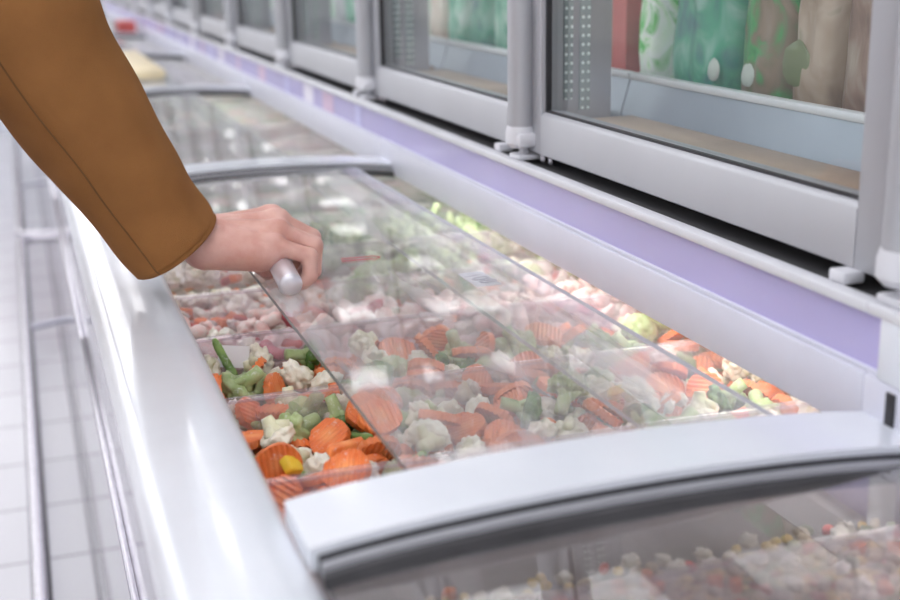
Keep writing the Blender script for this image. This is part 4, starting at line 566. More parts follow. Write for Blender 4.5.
        17, 2004, 16146, 8490, 12, -110, 11, -61, 17, 2430, 15874, 8453, 103, 15, 47, -54, 16, 3046, 15831, 8428, 94, -27, -17, 79, 14, 3725, 16315, 8475, 13, 64, -109, 2, 17, 3756, 16086, 8444, 13, 30, -20, -121, 16, 4064, 16108, 8415, 21, -64, 108, -3,
        17, 4790, 15875, 8539, 9, -37, -118, 29, 14, 4969, 15915, 8468, 3, -53, -89, -73, 15, 5812, 15452, 8432, 74, 49, 74, -52, 12, 6162, 15693, 8438, 31, -113, 3, -50, 17, 6393, 16137, 8471, 76, 25, 51, -84, 17, 7393, 16127, 8409, 4, 85, -94, -6,
        16, 2094, 16586, 8370, 126, 3, -13, -13, 25, 5461, 16603, 8640, 12, 47, -100, 63, 14, 3067, 16451, 8414, 46, -35, -5, 113, 14, 3436, 16568, 8394, 51, -62, 66, -73, 25, 7169, 16689, 8554, 69, 43, -98, 3, 16, 4120, 16805, 8373, 82, -2, 73, -64,
        15, 4655, 16452, 8386, 58, 79, -67, -44, 17, 5884, 16068, 8456, 29, 28, -72, -96, 15, 5771, 16490, 8465, 9, -51, -55, -102, 17, 5804, 16181, 8572, 25, -17, 20, 122, 25, 5024, 16688, 8604, 40, 62, 18, -101, 16, 7116, 16493, 8395, 3, 105, 68, -21,
        14, 1768, 15285, 8408, 75, 6, 10, 102, 14, 2420, 15222, 8442, 25, 22, -122, 12, 17, 2968, 15826, 8565, 14, -110, 59, 17, 14, 3216, 15126, 8487, 109, -7, 24, -60, 15, 3791, 15509, 8435, 41, 24, -85, -81, 17, 4052, 15553, 8507, 9, 54, 115, 1,
        16, 5137, 15426, 8454, 77, 32, 74, -61, 16, 5191, 15561, 8423, 8, 89, -87, -21, 17, 5295, 15115, 8449, 4, 27, 124, -8, 17, 7328, 15930, 8451, 10, 14, -75, 101, 25, 5960, 15390, 8672, 105, 25, 57, 36, 15, 7091, 15479, 8433, 70, -60, 69, 53,
        17, 1645, 15589, 8459, 24, 116, -44, -10, 15, 2314, 16413, 8387, 34, -64, -58, 87, 15, 2932, 15898, 8423, 54, 44, -82, -68, 16, 3499, 15503, 8518, 15, -61, 109, -17, 15, 3864, 16474, 8388, 11, 94, 2, 85, 15, 4323, 15858, 8425, 79, -49, 79, 36,
        16, 4808, 16255, 8418, 16, -27, -98, 75, 17, 5135, 15794, 8575, 26, -32, 49, 110, 14, 5662, 15882, 8514, 2, -63, 110, -3, 12, 6133, 15953, 8424, 28, -5, -111, 54, 17, 5963, 15113, 8472, 40, -19, -75, 92, 16, 7430, 15832, 8537, 87, -10, -34, 85,
        14, 2101, 16425, 8369, 17, -124, 20, -2, 14, 2293, 16553, 8365, 34, 8, 16, -121, 15, 3134, 16727, 8368, 71, 48, 73, -59, 17, 3463, 16781, 8514, 57, -22, -69, 87, 14, 3727, 16547, 8461, 116, 26, 17, 41, 17, 4218, 16644, 8464, 67, -60, -1, -90,
        16, 4866, 16384, 8416, 45, -43, 110, -7, 17, 5356, 16374, 8436, 60, 74, -82, -19, 15, 5504, 16439, 8438, 62, 41, -55, 87, 15, 5871, 16428, 8527, 43, -104, -47, 37, 25, 4542, 16327, 8655, 41, -96, -35, 63, 16, 7430, 16363, 8385, 31, 93, -79, 20,
        16, 2216, 15157, 8432, 19, 33, -121, 7, 16, 2330, 15677, 8455, 29, 30, 44, -112, 17, 2849, 15076, 8520, 25, 50, -109, 35, 14, 3893, 15486, 8490, 18, -112, 37, 43, 16, 3643, 15293, 8535, 13, -12, 28, -123, 12, 4854, 15035, 8447, 30, 75, -94, -29,
    ),
    'far': (
        17, 1975, 17444, 8441, 8, 124, 28, -6, 5, 2383, 17437, 8491, 38, -74, -55, 79, 15, 3099, 17440, 8394, 91, 84, 9, 27, 17, 3272, 17462, 8418, 77, 6, 5, 101, 8, 3784, 17394, 8521, 23, -16, -62, -107, 25, 4276, 17432, 8550, 109, 64, 10, -14,
        17, 4852, 17224, 8415, 12, 72, 104, 2, 10, 5201, 17294, 8409, 37, 20, -56, -106, 10, 5613, 17325, 8410, 91, 87, 13, 13, 10, 6095, 17406, 8435, 82, -15, 14, -95, 15, 6524, 17484, 8416, 5, -91, -88, 7, 5, 6945, 17440, 8476, 41, -86, 70, -46,
        17, 1941, 17976, 8428, 2, -59, 112, 8, 14, 2587, 17942, 8399, 0, 16, -126, 5, 5, 2936, 17665, 8450, 14, -13, -125, 4, 10, 3396, 17787, 8392, 43, 15, 51, 107, 17, 3863, 17841, 8424, 7, 96, 83, -4, 15, 4128, 17960, 8391, 127, -3, -1, 6,
        25, 4793, 18038, 8493, 101, -59, 49, -9, 17, 5119, 17714, 8455, 24, -42, -12, 117, 25, 5671, 17903, 8534, 35, 95, 63, -45, 17, 5945, 17737, 8434, 7, 127, -1, -5, 17, 6626, 17792, 8434, 12, -7, -19, -125, 8, 7026, 18077, 8496, 18, -63, 13, -108,
        10, 1947, 18384, 8400, 52, -33, 50, -100, 25, 2415, 18488, 8505, 18, 123, 22, -10, 5, 3114, 18332, 8444, 74, 96, -36, -9, 17, 3307, 18459, 8391, 125, 4, -16, -15, 8, 3717, 18422, 8479, 16, 121, -30, 15, 17, 4337, 18457, 8408, 121, 1, -10, -38,
        5, 4556, 18568, 8434, 107, -65, 4, -22, 14, 5245, 18417, 8361, 24, -3, -6, 124, 25, 5536, 18474, 8510, 43, 110, -41, -24, 17, 6196, 18513, 8424, 2, -24, 125, 5, 17, 6475, 18294, 8433, 88, -41, 15, 81, 15, 7176, 18302, 8376, 77, -1, -2, -101,
        25, 1928, 19148, 8457, 25, 4, -113, 52, 15, 2329, 18859, 8351, 114, -8, -2, 55, 25, 2848, 19014, 8446, 101, -58, 49, -8, 17, 3280, 19001, 8360, 4, 4, 13, 126, 25, 3582, 19271, 8499, 106, -69, -7, 9, 25, 4402, 18937, 8484, 16, 37, 59, 105,
        14, 4851, 18922, 8338, 108, 4, -8, -66, 17, 5288, 18663, 8398, 67, 15, 8, 107, 5, 5760, 18914, 8408, 1, -125, 22, -11, 15, 6078, 18942, 8350, 6, 123, 30, -7, 17, 6843, 19032, 8395, 105, -71, 8, 9, 15, 7050, 18936, 8345, 9, -106, 69, -4,
        10, 1829, 19323, 8327, 122, 17, 2, 29, 5, 2422, 19422, 8407, 56, -20, -44, -103, 5, 2742, 19411, 8406, 13, 3, -125, -16, 10, 3372, 19327, 8327, 84, 42, -43, -75, 15, 4118, 19506, 8314, 117, -7, -2, 49, 17, 4087, 19332, 8368, 42, 26, -29, 113,
        25, 4641, 19518, 8473, 26, -1, -113, 51, 15, 5141, 19323, 8335, 124, -2, -3, -25, 17, 5613, 19443, 8364, 4, 10, 126, 5, 25, 6007, 19183, 8460, 106, 40, -55, -17, 17, 6682, 19386, 8358, 0, 9, 15, 126, 25, 7017, 19417, 8462, 30, 82, -79, -48,
        17, 1864, 17722, 8432, 8, 58, 113, -1, 17, 2637, 17636, 8428, 89, 2, -9, -90, 5, 2816, 17421, 8452, 55, -112, 14, -19, 25, 3347, 17180, 8559, 48, 67, 86, -44, 25, 3998, 17181, 8662, 17, 33, -107, -58, 10, 4687, 17184, 8394, 87, 15, 15, 90,
        25, 4749, 17433, 8603, 41, -16, -48, 109, 25, 5342, 17129, 8565, 83, 87, -31, 27, 10, 5632, 17672, 8403, 57, 108, 31, 16, 25, 5949, 17132, 8556, 39, -108, 32, -42, 14, 6698, 17291, 8383, 1, -62, -111, -10, 5, 7371, 17573, 8477, 37, -41, 49, -103,
        17, 2095, 17687, 8438, 21, 73, -100, -22, 5, 2258, 18115, 8479, 39, -48, 83, -74, 17, 3078, 17892, 8436, 43, 45, -86, -69, 17, 3298, 18024, 8412, 123, 11, -13, 27, 14, 4174, 17831, 8400, 29, -123, 12, -5, 17, 4422, 17958, 8424, 117, 10, -3, 48,
        14, 4781, 17670, 8389, 127, -10, 2, -1, 15, 5255, 18015, 8415, 4, -6, 77, -101, 17, 5925, 17934, 8493, 104, 36, -61, 16, 17, 6186, 17705, 8442, 35, 11, 11, 121, 17, 6690, 18171, 8424, 90, -89, -9, -1, 17, 7334, 17797, 8428, 125, 6, -10, -16,
        17, 2160, 18332, 8412, 0, 120, -42, -3, 17, 2526, 18192, 8438, 125, 10, -9, 20, 15, 2899, 18753, 8350, 91, 1, 5, 89, 17, 3066, 18556, 8376, 11, 126, -10, -10, 15, 3446, 18128, 8410, 34, 85, 33, -81, 17, 4130, 18617, 8406, 121, 8, 1, 39,
        8, 4802, 18389, 8562, 99, 39, -12, -68, 5, 5315, 18247, 8498, 73, 36, -52, 82, 17, 5360, 18052, 8547, 94, 73, 16, -43, 17, 6002, 18119, 8438, 89, 1, -13, -90, 14, 6613, 18484, 8352, 126, -4, 5, -10, 15, 6891, 18243, 8379, 74, 47, 72, -57,
        17, 2207, 18692, 8393, 55, -6, -20, -112, 5, 2471, 19103, 8403, 5, -73, 103, -16, 25, 3166, 19035, 8623, 47, -4, -115, -27, 8, 3244, 18728, 8459, 68, 87, -62, -9, 17, 3836, 18938, 8388, 4, 91, -88, -7, 15, 3953, 19211, 8344, 1, -123, 32, 7,
        17, 5136, 19115, 8364, 9, 19, 125, -2, 25, 5320, 18928, 8505, 57, 4, -68, 90, 17, 5557, 18771, 8401, 40, -98, 63, -30, 14, 6340, 19022, 8332, 14, 118, -45, 2, 15, 6510, 18863, 8378, 39, -35, 61, -98, 10, 7077, 18719, 8355, 116, 14, 4, 49,
        15, 1801, 19453, 8321, 11, 42, 119, -7, 5, 2636, 19664, 8406, 9, -42, 101, -65, 5, 2970, 19300, 8434, 17, 102, 22, 70, 5, 3207, 19255, 8391, 8, -85, 93, -13, 15, 3771, 19347, 8350, 46, 73, 47, -80, 17, 4515, 19180, 8380, 126, 11, -10, -8,
        17, 4755, 19223, 8398, 98, 10, 40, -70, 5, 4970, 19414, 8417, 51, 18, -88, -73, 25, 5358, 19556, 8483, 107, 26, 55, -33, 25, 5860, 19599, 8444, 5, 0, -124, 28, 25, 6536, 19085, 8480, 46, 110, 39, -22, 25, 6865, 19138, 8641, 79, 95, 25, -14,
        25, 2050, 17169, 8552, 45, -2, -118, -10, 8, 2609, 17138, 8498, 26, 111, 54, -10, 25, 3055, 17468, 8665, 43, -49, -62, -90, 17, 3492, 17377, 8449, 91, 6, -36, 81, 17, 4159, 18109, 8486, 55, -10, 114, -1, 17, 4150, 17065, 8452, 50, 116, -17, 1,
        14, 4485, 17690, 8400, 13, 115, 52, 1, 15, 4828, 17782, 8448, 78, 55, -39, 73, 10, 5696, 17488, 8414, 88, -90, 10, -16, 8, 5479, 17541, 8675, 4, 25, 119, 36, 25, 6589, 17174, 8526, 24, 6, 124, 11, 14, 7481, 17173, 8422, 70, 56, -68, -59,
        15, 2152, 17887, 8415, 58, 66, 63, -67, 17, 2391, 17709, 8432, 6, 127, 5, -5, 15, 3068, 18147, 8380, 53, -7, 2, -115, 17, 3236, 17711, 8400, 8, -127, 7, 2, 5, 3822, 18114, 8486, 20, 19, -114, 49, 15, 4244, 17985, 8410, 67, -66, 56, -65,
        17, 4563, 17542, 8462, 35, -44, 69, -91, 17, 5372, 17876, 8449, 4, 86, -89, 30, 17, 5461, 17713, 8480, 62, -37, -57, -87, 25, 6468, 17938, 8613, 109, -20, 28, -55, 17, 6654, 17996, 8441, 18, 29, 45, -114, 17, 7132, 17724, 8454, 42, 10, 114, 35,
        25, 1793, 18488, 8525, 9, 119, -13, 41, 17, 2712, 18478, 8414, 6, -117, 49, 5, 15, 2899, 18309, 8389, 0, -124, -24, 15, 17, 3426, 18307, 8422, 10, 13, -117, -46, 5, 4071, 18349, 8458, 106, 44, -38, -39, 5, 4352, 18219, 8450, 110, 50, -33, -21,
        25, 4522, 18258, 8724, 114, 48, -20, 22, 17, 5086, 18318, 8427, 62, 8, 55, -96, 14, 5721, 18103, 8421, 20, 10, 90, 86, 14, 6056, 18383, 8438, 67, -75, 55, -56, 15, 6753, 18308, 8367, 2, 92, 87, -12, 5, 7065, 18501, 8430, 107, -61, -30, 9,
        5, 2079, 18872, 8430, 29, -122, -12, -17, 8, 2453, 18844, 8531, 3, -74, 95, 39, 17, 3623, 18925, 8492, 5, 127, 3, 8, 15, 3480, 18694, 8384, 53, -56, -72, 71, 15, 3700, 18805, 8387, 83, 20, -94, 12, 5, 4082, 18899, 8431, 43, 103, -57, -18,
        5, 4702, 19005, 8448, 77, -51, -77, 40, 17, 5318, 19255, 8374, 38, -12, -12, -120, 17, 5696, 19142, 8376, 14, -26, 4, 124, 15, 6455, 18667, 8383, 76, 80, 43, 46, 25, 6711, 18768, 8480, 89, -67, -19, 58, 17, 7240, 18913, 8430, 36, -102, -29, -60,
        15, 2265, 19518, 8348, 84, 89, 17, 31, 17, 2211, 19295, 8379, 73, -48, -63, 67, 5, 3186, 19646, 8383, 57, -11, -59, 97, 25, 3574, 19622, 8475, 36, 94, -7, 77, 5, 4002, 19651, 8393, 65, -100, -43, -1, 17, 4307, 19312, 8373, 26, 67, -101, -28,
        8, 4299, 19561, 8452, 47, 65, -94, 30, 17, 5026, 19688, 8389, 69, 62, 87, 5, 25, 5589, 19245, 8568, 12, 119, 40, 18, 17, 6328, 19246, 8381, 50, -91, -61, 40, 25, 6254, 19409, 8606, 15, -75, -99, 22, 25, 7303, 19193, 8471, 28, 7, -114, 47,
        15, 1587, 17417, 8421, 4, 94, 85, -8, 14, 2521, 17345, 8421, 39, 38, -79, -83, 17, 3032, 17244, 8422, 8, 123, 28, -5, 17, 3610, 17602, 8458, 79, -61, -6, 78, 15, 3570, 18046, 8410, 1, -110, -64, 5, 14, 4417, 17059, 8418, 86, 87, -19, -27,
        17, 4514, 17213, 8436, 38, 59, -96, -45, 17, 5201, 17528, 8429, 22, -6, -12, -124, 17, 5681, 17388, 8540, 14, 42, 119, -4, 25, 6297, 17411, 8563, 34, -52, -51, -98, 14, 6245, 17101, 8446, 91, 84, -22, -15, 25, 7203, 17208, 8518, 2, -124, 22, 18,
        17, 1639, 18237, 8430, 2, -125, 22, 4, 25, 2225, 17807, 8635, 6, 94, 84, -16, 25, 2883, 18060, 8557, 63, 67, -22, 85, 5, 3189, 17736, 8583, 55, 40, 39, 100, 25, 3966, 18478, 8727, 36, -21, -119, 11, 17, 4046, 17733, 8446, 53, 22, -36, 107,
        8, 4459, 17746, 8585, 49, 114, 25, -4, 14, 5207, 17802, 8406, 98, 32, -34, -66, 14, 5787, 18171, 8438, 116, 40, -31, -2, 17, 6220, 18105, 8425, 8, -104, -71, 17, 15, 6762, 17479, 8421, 67, 60, -66, -61, 8, 6811, 18437, 8562, 19, 68, -80, -69,
        10, 1667, 17909, 8415, 5, -12, -112, 58, 25, 2694, 18426, 8675, 54, -69, -88, 26, 10, 2864, 18545, 8377, 70, -9, -8, 105, 15, 3494, 18503, 8397, 58, -56, 60, -78, 5, 3876, 18690, 8453, 9, 14, -107, 66, 8, 4276, 18632, 8603, 21, -115, -44, -22,
        17, 4667, 18756, 8413, 17, 48, 43, -108, 17, 5063, 18173, 8540, 31, 104, 66, 9, 15, 5495, 18214, 8403, 12, 21, 87, 89, 5, 5873, 18401, 8472, 19, -57, 92, -64, 8, 6470, 18460, 8565, 6, 38, 113, -43, 17, 7255, 18664, 8415, 74, 25, 9, -100,
        8, 1703, 18836, 8459, 31, 106, 62, -9, 17, 2002, 18649, 8431, 48, 36, 35, -106, 25, 2904, 18665, 8580, 4, -99, 80, -2, 17, 3593, 18702, 8515, 47, -19, -90, 74, 10, 3526, 18850, 8368, 4, -55, -113, 19, 17, 4138, 19128, 8395, 12, -10, 87, 91,
        17, 4855, 18660, 8401, 46, 93, 73, -1, 5, 5076, 18577, 8461, 20, 63, 107, -16, 8, 5993, 18737, 8486, 38, -117, -24, 21, 17, 5759, 18618, 8420, 87, -81, 14, -43, 17, 6298, 18731, 8403, 112, -3, -13, -59, 17, 7074, 19079, 8398, 97, -46, 39, 56,
        25, 2069, 19628, 8495, 84, -10, -80, 52, 10, 2281, 19061, 8339, 101, 13, 14, 74, 8, 2911, 19634, 8546, 46, -118, 7, -3, 14, 3782, 19651, 8349, 2, -102, 68, -34, 10, 3883, 19455, 8329, 2, -2, -126, -15, 15, 4231, 19746, 8312, 66, 59, 63, -66,
        15, 4787, 19708, 8338, 45, -1, 1, 119, 17, 4937, 19168, 8411, 89, 71, 25, 51, 17, 6173, 19478, 8362, 56, 105, 25, -35, 8, 6447, 19612, 8433, 95, -7, -65, 53, 5, 6817, 19636, 8404, 72, -61, 5, 85, 17, 6990, 18790, 8465, 102, 20, 73, 4,
        25, 1716, 17191, 8530, 2, -115, -52, 12, 8, 2552, 17609, 8629, 28, 61, -108, -4, 17, 3074, 17041, 8470, 19, -5, 97, 80, 17, 3404, 17620, 8493, 5, 99, -77, -17, 17, 3587, 17091, 8463, 67, -90, -48, 35, 25, 3647, 17828, 8614, 6, 96, -82, 6,
        25, 4999, 17136, 8677, 44, 91, 45, -63, 17, 5437, 17483, 8445, 88, 26, 18, 86, 17, 5617, 17173, 8443, 17, -44, 111, 40, 17, 5948, 17529, 8463, 38, -30, 11, 117, 25, 7328, 18075, 8526, 24, -52, 101, -52, 14, 7139, 17518, 8439, 85, -83, 32, -32,
        17, 1637, 17668, 8434, 5, 122, -36, -6, 8, 2508, 18015, 8583, 27, -83, -91, -13, 17, 2740, 17826, 8455, 96, -83, -1, -6, 17, 3332, 18279, 8577, 63, -9, -17, 109, 17, 3451, 17897, 8454, 112, -25, 46, 29, 17, 4567, 18281, 8424, 70, -46, -61, 74,
        5, 4832, 17751, 8630, 56, -4, -57, -99, 17, 5091, 18008, 8439, 85, -66, -48, 48, 15, 4991, 17806, 8479, 108, 38, -20, 51,
    ),
    'dice': (
        22, 1871, 7426, 8431, 26, 85, -89, -19, 21, 2593, 7441, 8421, 54, -111, -5, 28, 16, 3114, 7082, 8447, 35, 3, 115, -40, 21, 3395, 6951, 8411, 73, 26, -14, -100, 23, 3814, 6889, 8433, 94, 17, -6, -84, 16, 4205, 7476, 8430, 16, 122, -19, 26,
        22, 4972, 6783, 8407, 121, -37, 9, -3, 21, 5200, 6802, 8406, 91, -52, 5, -72, 22, 5776, 7568, 8400, 11, -19, -124, 18, 15, 6225, 7134, 8417, 97, -7, -5, -82, 24, 6774, 7092, 8432, 40, -2, 7, 120, 21, 7337, 6872, 8416, 77, 22, -5, 98,
        22, 1556, 7625, 8431, 43, -68, -78, 59, 22, 2564, 7577, 8413, 7, 48, 115, 26, 22, 2828, 7549, 8415, 33, 116, -37, 9, 21, 3466, 7612, 8430, 53, -113, 2, 22, 23, 3854, 7833, 8408, 72, 85, 52, 30, 22, 4477, 7467, 8414, 54, -10, 34, -109,
        16, 4655, 7732, 8415, 29, -7, -24, 121, 16, 5027, 8009, 8408, 118, -32, 7, -33, 24, 5677, 7855, 8398, 66, 5, 8, 108, 23, 5851, 7816, 8391, 2, -40, 119, -18, 22, 6676, 7423, 8429, 8, -51, 110, -37, 23, 7135, 7599, 8406, 11, -30, -117, 37,
        24, 1801, 8141, 8358, 26, 0, -7, -124, 15, 2535, 7988, 8405, 71, -12, -96, -41, 16, 2871, 8297, 8412, 33, 61, -105, 12, 22, 3358, 8008, 8400, 76, 7, -11, -101, 24, 3846, 7970, 8388, 7, 95, -83, 4, 22, 4314, 8191, 8379, 126, -13, -8, -8,
        23, 4388, 8287, 8379, 87, 68, -50, -38, 21, 5288, 8463, 8346, 64, -47, -9, -99, 22, 5509, 7980, 8413, 15, -35, -109, 52, 22, 6177, 8364, 8361, 33, 118, -32, -4, 22, 6342, 8297, 8364, 126, -7, -10, 14, 24, 6852, 7992, 8400, 42, 5, -7, -120,
        15, 2157, 8633, 8372, 60, 66, 63, -66, 22, 2520, 8942, 8329, 51, -93, 45, -54, 16, 3091, 8876, 8333, 70, -5, 51, -92, 24, 3238, 8962, 8305, 82, -95, 16, -13, 24, 3743, 8852, 8323, 65, 4, -9, -109, 22, 4001, 8506, 8356, 93, -27, 28, -76,
        23, 4590, 8997, 8331, 66, -108, 0, -4, 16, 5207, 8881, 8348, 48, -8, -36, -112, 21, 5423, 8750, 8322, 97, -57, -8, -60, 21, 6375, 8407, 8359, 6, 123, -28, 13, 22, 6479, 8425, 8369, 95, -36, 25, -73, 22, 6933, 8993, 8327, 6, -5, -121, 36,
        22, 1619, 6841, 8426, 8, 2, 37, -121, 16, 2417, 6793, 8452, 18, -125, -9, -2, 16, 3266, 6893, 8448, 9, -34, -114, -43, 21, 3644, 7536, 8431, 11, 14, -29, -122, 21, 3717, 7035, 8427, 93, -18, -7, 84, 23, 4361, 6937, 8434, 16, -12, -103, 72,
        15, 4531, 7332, 8422, 100, -4, -3, 79, 22, 5127, 6734, 8409, 14, -17, -106, 67, 21, 5574, 7040, 8425, 81, -62, -59, 48, 22, 5957, 7334, 8401, 114, -41, 17, -34, 21, 6252, 6970, 8423, 116, 22, 2, -47, 15, 7445, 7184, 8419, 88, -7, 0, -92,
        15, 1889, 8059, 8386, 36, 19, -91, -79, 22, 2250, 7994, 8385, 5, -92, 85, -22, 16, 3082, 7408, 8446, 115, -5, 21, 48, 16, 3154, 7908, 8426, 52, -15, 21, -113, 15, 3793, 7463, 8451, 4, -87, 2, 92, 22, 4063, 7689, 8408, 28, 121, 27, -10,
        22, 5349, 7366, 8422, 15, 81, 93, 26, 22, 5591, 7807, 8417, 49, -33, -57, 97, 23, 5469, 7545, 8415, 22, 7, -14, -124, 22, 6189, 7583, 8387, 57, 12, -15, -112, 22, 6329, 7902, 8387, 11, 83, 94, -16, 22, 6863, 7678, 8421, 16, -16, -120, 36,
        23, 2172, 8387, 8356, 19, -8, 124, 19, 15, 2394, 8255, 8396, 7, -11, -88, 91, 22, 2633, 7693, 8408, 68, -44, 53, -82, 16, 3267, 8525, 8386, 56, -113, -11, -1, 23, 4054, 8352, 8365, 82, -6, -16, -96, 16, 4319, 7974, 8420, 18, -22, -107, 62,
        21, 4844, 8056, 8396, 6, -125, -17, 15, 24, 5122, 8448, 8354, 119, 0, 11, 44, 21, 5987, 7950, 8369, 99, -22, -11, -75, 22, 5999, 8068, 8369, 8, 1, 18, 125, 22, 6656, 7856, 8412, 115, -50, -5, 16, 22, 7385, 7830, 8399, 76, -5, 14, -101,
        24, 1567, 8969, 8336, 96, 8, 83, -9, 22, 2276, 8307, 8365, 5, -58, 110, 24, 24, 2651, 8543, 8371, 9, 73, -103, 4, 21, 3723, 8381, 8366, 107, 63, -9, -22, 16, 3913, 8685, 8365, 14, 91, 85, 20, 16, 4449, 8429, 8384, 67, -39, 31, 96,
        16, 4798, 8433, 8396, 23, 116, 45, 12, 23, 5413, 8425, 8352, 53, -13, -3, 115, 15, 5649, 8952, 8353, 67, 67, 52, 66, 16, 5785, 8750, 8375, 25, 124, 9, -1, 16, 6804, 8464, 8410, 10, 17, -124, -19, 21, 7307, 8798, 8335, 28, 15, 53, 111,
        22, 1851, 6743, 8419, 116, -46, 12, -22, 22, 2254, 7199, 8444, 93, -10, -8, 86, 22, 2984, 7287, 8433, 71, -103, 17, -15, 22, 3352, 7130, 8420, 20, 102, 68, 28, 16, 4170, 6953, 8450, 64, -92, -50, 30, 16, 4335, 6792, 8451, 58, -82, -66, 40,
        23, 4511, 6960, 8425, 2, 14, 124, 25, 24, 5408, 7642, 8408, 124, 6, 5, 28, 22, 5756, 7358, 8400, 36, 121, -13, 1, 21, 6002, 7457, 8385, 63, 22, 3, 108, 22, 6549, 7030, 8434, 51, -13, -7, 115, 22, 7203, 6882, 8421, 98, 12, 14, 79,
        15, 2311, 7692, 8430, 6, 23, 93, 84, 22, 2458, 7844, 8392, 34, 113, 44, 14, 21, 2711, 7801, 8397, 82, -78, -51, 26, 21, 3489, 8076, 8387, 7, -40, 40, -114, 22, 3606, 7638, 8427, 41, 120, -2, 5, 23, 4481, 7625, 8405, 18, -102, 72, -13,
        15, 4625, 7206, 8441, 21, -90, 17, 86, 22, 5164, 7527, 8422, 9, 9, 13, 126, 15, 5885, 7463, 8394, 83, 1, 0, 96, 22, 6215, 7941, 8369, 25, 79, -95, -16, 22, 6264, 7761, 8393, 65, 94, 34, 44, 23, 6620, 7985, 8404, 71, 94, -40, -27,
        22, 1968, 8306, 8357, 18, -87, -90, 11, 24, 2129, 8128, 8365, 12, -1, 86, -93, 22, 3155, 8422, 8373, 16, -3, 23, 124, 16, 2934, 7640, 8441, 22, -55, -33, 107, 21, 3675, 8173, 8377, 109, -57, 2, -29, 22, 4190, 8325, 8371, 8, -11, -63, 110,
        16, 4559, 8240, 8402, 111, -42, 37, -27, 21, 5318, 7750, 8410, 101, -34, -23, -65, 16, 5854, 8305, 8397, 12, -31, 102, -68, 24, 6007, 8291, 8368, 32, -35, -84, 83, 16, 6707, 8181, 8404, 74, -22, -26, 98, 24, 7146, 8418, 8372, 126, -2, 8, 10,
        22, 2096, 8997, 8333, 2, 3, -72, -105, 21, 2921, 8903, 8311, 44, 94, -73, -11, 22, 2736, 8317, 8389, 33, 98, -73, -12, 22, 3584, 8346, 8378, 7, -126, -4, 16, 22, 3755, 8660, 8351, 61, 97, 44, 31, 22, 3974, 8971, 8337, 34, 122, -2, 7,
        21, 4768, 8993, 8317, 5, 111, 61, 4, 16, 4981, 8733, 8365, 32, 121, -20, 1, 16, 5994, 8462, 8391, 43, -57, -88, 58, 21, 6391, 8900, 8317, 18, 98, 78, -13, 16, 6614, 8401, 8399, 22, 66, 105, 18, 21, 7436, 8999, 8317, 27, 16, -5, 123,
        22, 2140, 7115, 8433, 120, 19, -5, -36, 22, 2785, 7125, 8428, 27, -3, -11, 124, 22, 3063, 6914, 8425, 2, 96, 81, -19, 21, 3260, 6747, 8427, 47, -49, 59, -90, 16, 3890, 7306, 8443, 89, -25, 22, -84, 21, 4284, 7335, 8413, 12, 91, -88, 9,
        16, 5019, 7047, 8445, 1, 111, -58, -20, 16, 5482, 7146, 8445, 2, 27, -123, 16, 22, 5537, 7298, 8412, 125, 13, 10, 17, 22, 6250, 6739, 8440, 118, -47, 3, -1, 15, 6338, 7248, 8431, 46, -47, -76, 78, 21, 6846, 7556, 8415, 5, 14, -31, -122,
        22, 1657, 7666, 8418, 77, 3, 21, 99, 15, 2612, 7871, 8406, 42, 78, 44, -79, 22, 2811, 7757, 8405, 120, 11, 5, 39, 21, 3149, 7651, 8424, 92, 4, 27, 83, 21, 3517, 8174, 8379, 124, -19, 10, 15, 15, 4075, 7560, 8426, 51, 31, -83, -76,
        24, 4846, 7510, 8413, 94, 3, -5, -86, 16, 5006, 7489, 8434, 118, -33, 5, -32, 22, 5515, 7440, 8410, 30, 121, 25, 9, 16, 6046, 7596, 8393, 122, -33, -3, 12, 21, 6607, 7614, 8413, 118, 26, 2, -39, 22, 6836, 7181, 8444, 21, -30, -99, 70,
        16, 1566, 8410, 8401, 37, -77, 80, -49, 24, 2052, 8206, 8348, 123, -1, 4, 33, 21, 2703, 8108, 8392, 3, -46, -101, 62, 22, 3724, 8269, 8372, 4, -37, -118, -28, 15, 3948, 8286, 8383, 88, -4, 91, -10, 22, 4305, 8413, 8367, 87, -53, -7, 75,
        24, 4880, 7939, 8394, 116, 3, 5, 52, 16, 5371, 7926, 8433, 54, -99, -52, 25, 21, 5427, 7759, 8412, 12, 27, 123, -14, 23, 6165, 8105, 8364, 2, -11, 121, -36, 16, 6452, 7968, 8397, 71, -17, 17, -102, 22, 7418, 8388, 8370, 106, -39, 23, -53,
        21, 1884, 8397, 8358, 0, 17, -55, 113, 23, 2550, 8295, 8389, 121, -34, 10, -11, 22, 2708, 8960, 8312, 37, 87, -84, -5, 23, 3521, 8659, 8355, 114, -42, 2, 38, 24, 3586, 8842, 8320, 125, -3, -1, -22, 21, 4419, 8993, 8329, 57, -105, 44, -4,
        22, 4408, 8661, 8356, 57, 1, 16, 112, 21, 5369, 8869, 8314, 45, -105, -39, 39, 24, 5494, 8273, 8363, 116, -2, -4, -52, 21, 5922, 8723, 8353, 29, 21, -22, -120, 22, 6150, 8993, 8335, 7, -7, 60, -111, 23, 7265, 8988, 8324, 17, 9, 15, 125,
        24, 1805, 7283, 8424, 2, -123, 32, 2, 16, 2260, 6917, 8454, 0, 41, -117, -27, 22, 2606, 6762, 8437, 45, 27, 69, 93, 22, 3495, 7512, 8439, 12, 23, -122, -26, 22, 3670, 7138, 8434, 16, 41, -115, -32, 22, 4266, 7090, 8430, 16, -57, 112, -4,
        24, 4723, 6842, 8412, 9, 42, -120, -5, 16, 5474, 6882, 8435, 96, -24, -23, 76, 15, 5612, 6787, 8439, 14, -65, 108, -2, 22, 6200, 7434, 8398, 14, -123, 28, -12, 22, 6581, 7161, 8433, 59, 86, -67, -28, 22, 6806, 6966, 8449, 5, -122, -33, 17,
